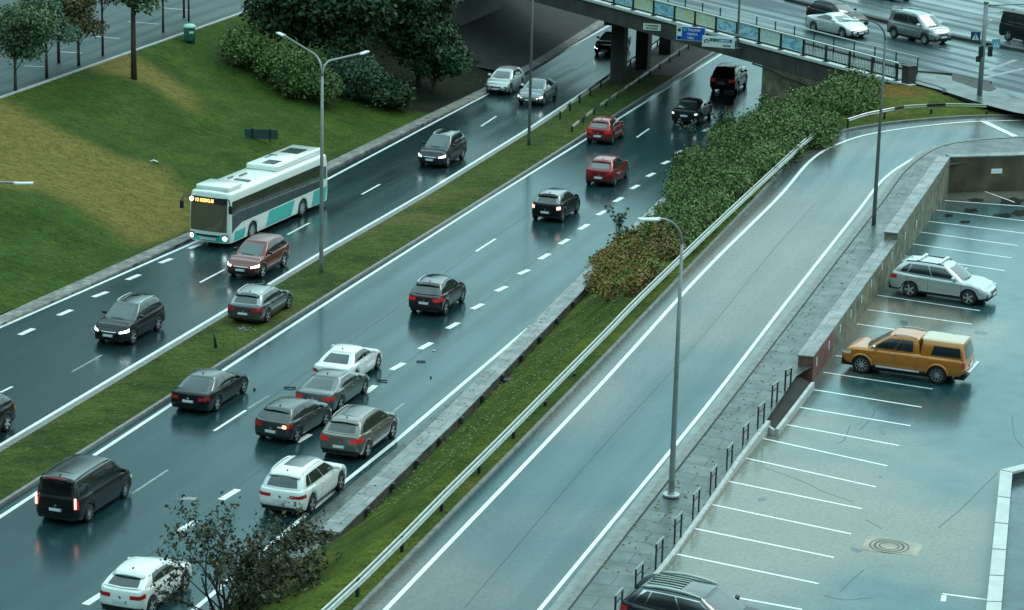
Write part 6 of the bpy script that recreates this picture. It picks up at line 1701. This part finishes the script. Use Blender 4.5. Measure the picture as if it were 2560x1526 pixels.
    # mirrors
    for s_ in (1, -1):
        mb = MB(); mb.tube([(xF - .25, s_ * 1.1, H_ - .35), (xF + .05, s_ * 1.35, H_ - .30), (xF + .10, s_ * 1.45, H_ - .55)], .035, 6); mb.box((xF + .10, s_ * 1.47, H_ - .80), (.14, .22, .46), 0, 0, .06); mb.build('mirror', M_TRIM, root, True)
    add_wheels(root, (xwF, xwR), W_ - .04, Rw, .28, 'disc')
    mb = MB(); 
    for left in (True, False):
        for x in (xF - 1.75, 1.0, -1.2):
            u = S.uside(x, left, .5); S.patch(u - .02, u + .02, .04, .36, 1, 4, .009, mb)
    mb.build('panel_seam', MT, root)
bus()

# ================================================================== vegetation
def leaf_cloud(mb, centres, n, size, seed, shell=.55, flat=.0, m=0, droop=0.0):
    """n small leaf clumps spread through the ellipsoids (x, y, z, rx, ry, rz)"""
    r = np.random.default_rng(seed); w = np.array([c[3] * c[4] * c[5] for c in centres]) ** .75; w /= w.sum()
    idx = r.choice(len(centres), n, p=w)
    dirs = r.normal(size=(n, 3)); dirs /= np.linalg.norm(dirs, axis=1, keepdims=True)
    rad = (shell + (1 - shell) * r.random(n)) * (1 + .12 * r.normal(size=n)) ; rad = np.where(r.random(n) < .25, rad * r.random(n) ** .4, rad)
    C_ = np.array(centres)[idx]; P_ = C_[:, :3] + dirs * rad[:, None] * C_[:, 3:6]
    sz = size * (.55 + .9 * r.random(n))
    nv = r.normal(size=(n, 3)) * .7 + dirs * .6; nv[:, 2] = np.abs(nv[:, 2]) * .8 + .2; nv /= np.linalg.norm(nv, axis=1, keepdims=True)
    t = np.cross(nv, r.normal(size=(n, 3))); t /= np.linalg.norm(t, axis=1, keepdims=True); b = np.cross(nv, t)
    base = len(mb.v)
    a1 = P_ + t * sz[:, None]; a2 = P_ + b * (sz * .55)[:, None]; a3 = P_ - t * sz[:, None] * .9; a4 = P_ - b * (sz * .55)[:, None]
    a2[:, 2] -= droop * sz; 
    V = np.stack([a1, a2, a3, a4], 1).reshape(-1, 3)
    mb.v += V.tolist(); mb.f += [(base + 4 * i, base + 4 * i + 1, base + 4 * i + 2, base + 4 * i + 3) for i in range(n)]; mb.m += [m] * n
    return mb
L_OLIVE = leafmat('olive_leaves', (.028, .070, .034), (.12, .175, .08))
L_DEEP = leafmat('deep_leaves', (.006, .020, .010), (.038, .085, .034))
L_MID = leafmat('mid_leaves', (.016, .046, .014), (.145, .215, .055))
L_FRESH = leafmat('fresh_leaves', (.028, .075, .020), (.10, .190, .050))
L_RUST = leafmat('rusty_leaves', (.050, .070, .020), (.26, .17, .045))
L_WINE = leafmat('dark_twig_leaves', (.010, .018, .013), (.085, .080, .040))
L_BROWN = leafmat('brownish_leaves', (.050, .055, .024), (.16, .13, .055))
def tree(name, base, h, ht, r, label, leaf, n, size, seed, group, cat='tree', lean=0.0, blobs=9, tr=.09, low=.0, squash=1.0):
    if name == 'young_tree': r *= 1.18; n = int(n * 2.2); size *= .72; h *= 1.06
    if name == 'dark_tree': n = int(n * 1.6); size *= .78
    rr_ = random.Random(seed); o = empty(name, base, 0, label, cat, group)
    top = Vector((lean * h, 0, h * .86)); mb = MB()
    mb.tube([(0, 0, -.1), (lean * ht * .5, rr_.uniform(-.05, .05), ht * .6), (lean * ht, 0, ht), tuple(top * .8), tuple(top)], [tr * 1.25, tr, tr * .9, tr * .5, tr * .15], 8)
    cs = []; zc = (ht + h) / 2; rz_ = (h - ht) / 2
    for i in range(blobs):
        a = rr_.uniform(0, 6.28); q = rr_.uniform(.25, .72); f = rr_.uniform(-.75, .8)
        wdt = math.sqrt(max(.1, 1 - f * f * .8))
        c = (lean * h * .6 + math.cos(a) * r * q * wdt, math.sin(a) * r * q * wdt, zc + f * rz_ * .78)
        s_ = rr_.uniform(.34, .52) * r; cs.append((*c, s_, s_, s_ * rr_.uniform(.6, .9) * squash))
        mb.tube([(lean * c[2], 0, max(ht * .8, c[2] - r * .6)), ((c[0] + lean * c[2]) / 2, c[1] / 2, c[2] - r * .2), c[:3]], [tr * .35, tr * .22, tr * .06], 5)
    cs.append((lean * h * .6, 0, zc, r * .55, r * .55, rz_ * .8))
    mb.build('trunk', M_BARK, o, True)
    leaf_cloud(MB(), cs, n, size, seed) if False else None
    m2 = leaf_cloud(MB(), cs, n, size, seed); m2.build('crown', leaf, o)
    return o
GT = 'young trees along the upper street'
def TB(x, y): return PL(x, y)
tree('young_tree', TB(39, 229), 5.3, 1.5, 2.15, 'leftmost young tree, green crown with rusty lower leaves, on the lawn edge', L_OLIVE, 3600, .15, 11, GT, blobs=12)
tree('young_tree', TB(117, 196), 5.2, 1.9, 2.0, 'second young tree from the left, bluish green crown, standing on the lawn', leafmat('blue_leaves', (.028, .070, .046), (.11, .18, .11)), 3400, .15, 12, GT, blobs=12)
tree('young_tree', PF(147, 158, lambda x, y: 4.5), 5.2, 2.1, 1.8, 'young tree planted in the pavement of the upper street, green crown', L_OLIVE, 2600, .15, 13, GT, blobs=10)
tree('young_tree', TB(197, 165), 4.7, 1.5, 1.75, 'young tree with brownish round crown, fourth from the left', L_BROWN, 3000, .14, 14, GT, blobs=11)
tree('young_tree', TB(257, 140), 6.4, 3.0, 1.9, 'slim young tree with brown green crown beside the parking bay line', L_BROWN, 2200, .15, 15, GT, blobs=9, tr=.07)
tree('old_tree', TB(335, 198), 9.0, 4.0, 2.4, 'mature tree with thick brown trunk, standing farthest down the lawn, crown above the frame', L_OLIVE, 2600, .18, 16, None, blobs=11, tr=.16)
tree('young_tree', TB(408, 82), 5.6, 2.3, 1.7, 'slim tree between the thick trunk and the green container', L_OLIVE, 1500, .16, 17, GT, tr=.07)
tree('young_tree', TB(460, 45), 5.6, 2.6, 1.5, 'slim tree behind the green container, left one of the close pair', L_OLIVE, 1100, .16, 18, GT, tr=.07)
tree('young_tree', TB(472, 54), 5.9, 2.8, 1.5, 'slim tree behind the green container, right one of the close pair', L_BROWN, 1100, .16, 19, GT, tr=.06)
# dark trees before the bridge
GD = 'dark trees before the bridge'
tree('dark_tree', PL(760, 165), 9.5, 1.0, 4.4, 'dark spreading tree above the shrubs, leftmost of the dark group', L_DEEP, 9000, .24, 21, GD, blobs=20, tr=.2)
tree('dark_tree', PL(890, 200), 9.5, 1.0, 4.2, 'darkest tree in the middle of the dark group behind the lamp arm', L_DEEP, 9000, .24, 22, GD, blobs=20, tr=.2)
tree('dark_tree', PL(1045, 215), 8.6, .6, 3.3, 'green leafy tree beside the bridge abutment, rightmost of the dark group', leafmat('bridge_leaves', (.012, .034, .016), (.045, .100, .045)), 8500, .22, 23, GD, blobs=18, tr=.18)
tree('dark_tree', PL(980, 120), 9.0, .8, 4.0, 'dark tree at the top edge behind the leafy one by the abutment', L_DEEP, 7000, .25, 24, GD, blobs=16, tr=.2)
def shrub(name, base, r, h, label, leaf, n, size, seed, group=None, cat='shrub', elong=1.0, blobs=8):
    n = int(n * 1.7); size *= .75; rr_ = random.Random(seed); o = empty(name, base, 0, label, cat, group); cs = []; mb = MB()
    for i in range(blobs):
        a = rr_.uniform(0, 6.28); q = rr_.uniform(.15, .75) * r; z = rr_.uniform(.25, .7) * h
        c = (math.cos(a) * q * elong, math.sin(a) * q, z); s_ = rr_.uniform(.35, .55) * r; cs.append((*c, s_ * elong ** .5, s_, h * rr_.uniform(.28, .42)))
        mb.tube([(c[0] * .15, c[1] * .15, -.2), (c[0] * .6, c[1] * .6, z * .6), c], [.03, .02, .008], 5)
    cs.append((0, 0, h * .42, r * .8 * elong ** .5, r * .8, h * .42)); mb.build('stems', M_BARK, o)
    leaf_cloud(MB(), cs, n, size, seed, .6).build('foliage', leaf, o); return o
tree('dark_tree', PL(1085, 235), 6.2, .4, 2.6, 'small dark leafy tree low beside the abutment wall', MATS['bridge_leaves'], 5200, .2, 25, GD, blobs=14, tr=.12)
GS = 'rounded shrubs on the lawn slope'
shrub('shrub', PL(610, 165), 2.1, 2.9, 'bright green shrub at the left end of the shrub row', L_MID, 3800, .16, 31, GS)
shrub('shrub', PL(700, 205), 2.3, 2.9, 'second shrub from the left in the row left of the lamp post', L_MID, 4200, .16, 32, GS)
shrub('shrub', PL(775, 245), 2.3, 2.9, 'dark edged shrub directly left of the lamp post', leafmat('shrub_leaves', (.020, .048, .014), (.10, .16, .04)), 4200, .16, 33, GS)
shrub('shrub', PL(880, 240), 2.6, 3.0, 'bluish green shrub right of the lamp post under the lamp arm', leafmat('cool_leaves', (.014, .040, .026), (.065, .13, .075)), 4600, .16, 34, GS)
shrub('shrub', PL(960, 268), 2.2, 2.0, 'low very dark shrub in the shade of the dark trees', L_DEEP, 3000, .17, 35, GS)
# shrubbery on the bank by the bridge
def in_poly(x, y, poly):
    c = False; j = len(poly) - 1
    for i in range(len(poly)):
        xi, yi = poly[i]; xj, yj = poly[j]
        if (yi > y) != (yj > y) and x < (xj - xi) * (y - yi) / (yj - yi) + xi: c = not c
        j = i
    return c
def bank_at(x, y):
    s, t = x * DV.x + y * DV.y, x * QV.x + y * QV.y
    tl = at_s(lowline, s); tu = (cross_s(KOs, s) if s <= 139 else None)
    if tu is None: tu = -27.9
    u = (t - tl) / (tu - 1.6 - tl)
    return bank_z(min(1, max(0, u)), x, y)
poly = [(1500, 700), (1490, 640), (1560, 590), (1640, 545), (1672, 480), (1700, 400), (1790, 330), (1880, 290), (1960, 255), (2040, 215), (2110, 200), (2200, 205), (2200, 255), (2110, 300), (2080, 350), (2000, 372), (1900, 430), (1780, 545), (1690, 640), (1600, 700), (1530, 745)]
rr_ = random.Random(5); cs = []
tries = 0
while len(cs) < 330 and tries < 9000:
    tries += 1; x, y = rr_.uniform(1480, 2210), rr_.uniform(190, 740)
    if not in_poly(x, y, poly) or (x < 1700 and y > 570 and rr_.random() < .85): continue
    zf_ = (lambda a, b: zr(a, b) + .1) if x > 2085 else bank_at
    g0 = PF(x, y + 14, zf_)
    if (g0 - eA).dot(IN) > -.8 and x > 1900:
        g0 = PV(x, y + 10, eA + OUT * 1.1, OUT)
        if g0.z < .3 or g0.z > 5.2: continue
    f = min(1, 1.15 - .25 * (y - 200) / 540)
    r_ = rr_.uniform(.55, 1.0) * f
    r_ *= rr_.uniform(.55, 1.15); cs.append((g0.x, g0.y, g0.z + r_ * .45, r_, r_, r_ * rr_.uniform(.6, 1.5)))
mb = leaf_cloud(MB(), cs, 130000, .085, 41, .45)
for i in range(60):
    c = cs[rr_.randrange(len(cs))]; mb.tube([(c[0], c[1], c[2] - .8), (c[0] + rr_.uniform(-.2, .2), c[1], c[2])], .02, 4)
tag(mb.build('shrubbery', [L_MID]), 'dense green shrubbery covering the bank between highway and ramp', 'shrubbery', kind='stuff')
cs = []
while len(cs) < 130:
    x, y = rr_.uniform(1450, 1740), rr_.uniform(555, 760)
    if not in_poly(x, y, [(1475, 700), (1510, 630), (1600, 575), (1735, 560), (1700, 630), (1610, 710), (1550, 750), (1480, 735)]): continue
    g0 = PF(x, y + 8, bank_at); r_ = rr_.uniform(.4, .8); cs.append((g0.x, g0.y, g0.z + r_ * .4, r_, r_, r_ * .8))
c0 = Vector((cs[0][0], cs[0][1], 0))
tag(leaf_cloud(MB(), cs, 34000, .085, 42, .5).build('shrub', [L_RUST]), 'olive and rusty autumn shrub at the near end of the green shrubbery', 'shrub')
def sprays(px, n, h, label, leaf, seed, zf=bank_at):
    rr = random.Random(seed); b = PF(*px, zf); o = empty('leafy_shoots', b, 0, label, 'plant', 'tall shoots leaning out of the shrubbery'); mb = MB(); lv = MB()
    for i in range(n):
        a = rr.uniform(0, 6.28); q = rr.uniform(.2, .9); tip = (math.cos(a) * q, math.sin(a) * q, h * rr.uniform(.7, 1.1)); m_ = (tip[0] * .3, tip[1] * .3, tip[2] * .6)
        mb.tube([(0, 0, -.1), m_, tip], [.02, .012, .004], 5)
        leaf_cloud(lv, [(m_[0] * (1 - t) + tip[0] * t, m_[1] * (1 - t) + tip[1] * t, m_[2] * (1 - t) + tip[2] * t, .12, .12, .1) for t in (.1, .4, .7, 1)], 34, .09, seed + i, .3)
    mb.build('stems', M_BARK, o); lv.build('leaves', leaf, o)
sprays((1545, 612), 9, 1.9, 'grey green shoots sticking out over the highway at the near end of the shrubbery', leafmat('grey_leaves', (.05, .07, .055), (.13, .16, .13)), 51)
sprays((1725, 375), 8, 1.8, 'pale shoots sticking out over the highway near the two dark cars', MATS['grey_leaves'], 52)
sprays((1800, 335), 6, 1.6, 'pale shoots above the shrubbery nearest the abutment', MATS['grey_leaves'], 53)
# tree in front, bottom left, thin foliage
def front_tree():
    rr = random.Random(77); base = P(605, 1605, .1); o = empty('sparse_tree', base, 0, 'small sparse tree with dark purplish leaves at the bottom edge', 'tree'); mb = MB(); lv = MB(); tips = []
    k_ = 80.0
    def branch(p, d, ln, r0, depth):
        n = 4; q = Vector(p); pts = [q.copy()]; dd_ = Vector(d)
        for i in range(n):
            dd_ = (dd_ + Vector((rr.uniform(-.22, .22), rr.uniform(-.22, .22), rr.uniform(-.04, .14)))).normalized(); q = q + dd_ * ln / n; pts.append(q.copy())
        mb.tube(pts, [r0 * (1 - .6 * i / n) for i in range(n + 1)], 6 if depth < 2 else 4)
        if depth >= 2:
            for p_ in pts[1:]: tips.append(p_)
        if depth < 3:
            for i in range(4 if depth == 0 else 3):
                t_ = rr.uniform(.35, 1.0); j = min(n - 1, int(t_ * n)); s0 = pts[j].lerp(pts[j + 1], t_ * n - j if t_ < 1 else 1)
                a = rr.uniform(0, 6.28); nd = (dd_ * .75 + Vector((math.cos(a), math.sin(a), rr.uniform(-.1, .5))) * .75).normalized()
                branch(s0, nd, ln * rr.uniform(.55, .75), r0 * .45, depth + 1)
    for sx, sy, ln in [(-.9, .1, 2.7), (-.35, -.1, 2.8), (.18, .2, 2.6), (.8, 0, 2.9), (.0, .3, 2.5), (1.05, -.2, 3.2), (-.6, .3, 2.4)]:
        branch((sx * .4, sy * .4, -.1), Vector((sx, sy, 1.25)).normalized(), ln, .075, 0)
    mb.build('trunk', pmat('dark_bark', (.025, .024, .024), .8), o, True)
    cs_ = [(p_.x, p_.y, p_.z, .30, .30, .24) for p_ in tips]
    leaf_cloud(lv, cs_, 4300, .080, 78, .1)
    leaf_cloud(lv, [(2.0, .2, 3.9, 1.0, .7, .5), (1.5, .0, 3.5, .8, .6, .45), (2.6, .2, 3.75, .6, .6, .35), (.2, 0, 1.2, 1.3, 1.0, .7), (.3, .2, 2.0, .9, .8, .5), (.9, .2, 2.2, 1.1, .8, .6)], 2600, .080, 79, .05)
    lv.build('crown', L_WINE, o)
front_tree()
def fallen(n, seed, pick, mat, label):
    r = np.random.default_rng(seed); mb = MB()
    for i in range(n):
        p = pick(r)
        if p is None: continue
        a = r.random() * 6.28; q = .035 + .045 * r.random(); x, y, z = p; c, s_ = math.cos(a) * q, math.sin(a) * q
        mb.add([(x - c, y - s_, z + .008), (x + s_ * .6, y - c * .6, z + .012), (x + c, y + s_, z + .02), (x - s_ * .6, y + c * .6, z + .010)], [(0, 1, 2, 3)])
    tag(mb.build('fallen_leaves', mat), label, 'leaves', kind='stuff')
def pk_a(r):
    s = 74 + 90 * r.random(); t = at_s(L4, s) + .3 + 1.9 * abs(r.normal()) * .6; return (*fst(s, t)[:2], .006 if t < at_s(wl, s) - .85 else WZ) if t < at_s(wl, s) - .03 else None
fallen(900, 91, pk_a, leafmat('fallen_mat', (.05, .035, .015), (.22, .15, .04)), 'fallen leaves along the paved strip and coping of the low wall')
def pk_b(r):
    s = 76 + 60 * r.random(); a_ = at_line(k1, s); b_ = at_line(pav_r, s)
    if a_ is None or b_ is None: return None
    q = a_.lerp(b_, r.random() ** 1.5); return (q.x, q.y, q.z + .004)
fallen(500, 92, pk_b, MATS['fallen_mat'], 'fallen leaves on the pavement beside the ramp')
def pk_c(r):
    s = 80 + 110 * r.random(); u = r.random() ** 2; t = at_s(STRIPT, s) - .9 - u * 12; q = fst(s, t); return (q.x, q.y, lawn_n(q.x, q.y))
fallen(1500, 93, pk_c, MATS['fallen_mat'], 'fallen leaves over the lower part of the lawn slope')
def pk_d(r):
    s = 75 + 105 * r.random(); a_, b_ = at_s(L2, s) + .55, at_s(KM, s) - .05; q = fst(s, a_ + (b_ - a_) * r.random()); return (q.x, q.y, zmed(q.x, q.y))
fallen(1300, 94, pk_d, leafmat('clover', (.04, .075, .015), (.13, .17, .04)), 'clover and fallen leaves in the median grass')
def pk_e(r):
    s = 62 + 72 * r.random(); tl = at_s(lowline, s); tu = cross_s(KOs, s)
    if tu is None: return None
    q = fst(s, tl + (tu - 1.7 - tl) * r.random()); return (q.x, q.y, bank_at(q.x, q.y) + .05)
fallen(1700, 95, pk_e, MATS['clover'], 'clover and weeds in the grass of the bank')
shrub('shrub', P(770, 1478, .5), 1.25, 1.1, 'low brownish shrub on the grass right of the sparse tree', leafmat('autumn_leaves', (.035, .045, .012), (.15, .12, .03)), 4200, .085, 61, blobs=10, elong=1.7)
shrub('shrub', P(660, 1540, .2), 1.3, 1.1, 'low dark green shrub at the bottom edge beneath the sparse tree', leafmat('low_leaves', (.02, .03, .018), (.06, .075, .035)), 2600, .085, 62, blobs=9, elong=1.4)
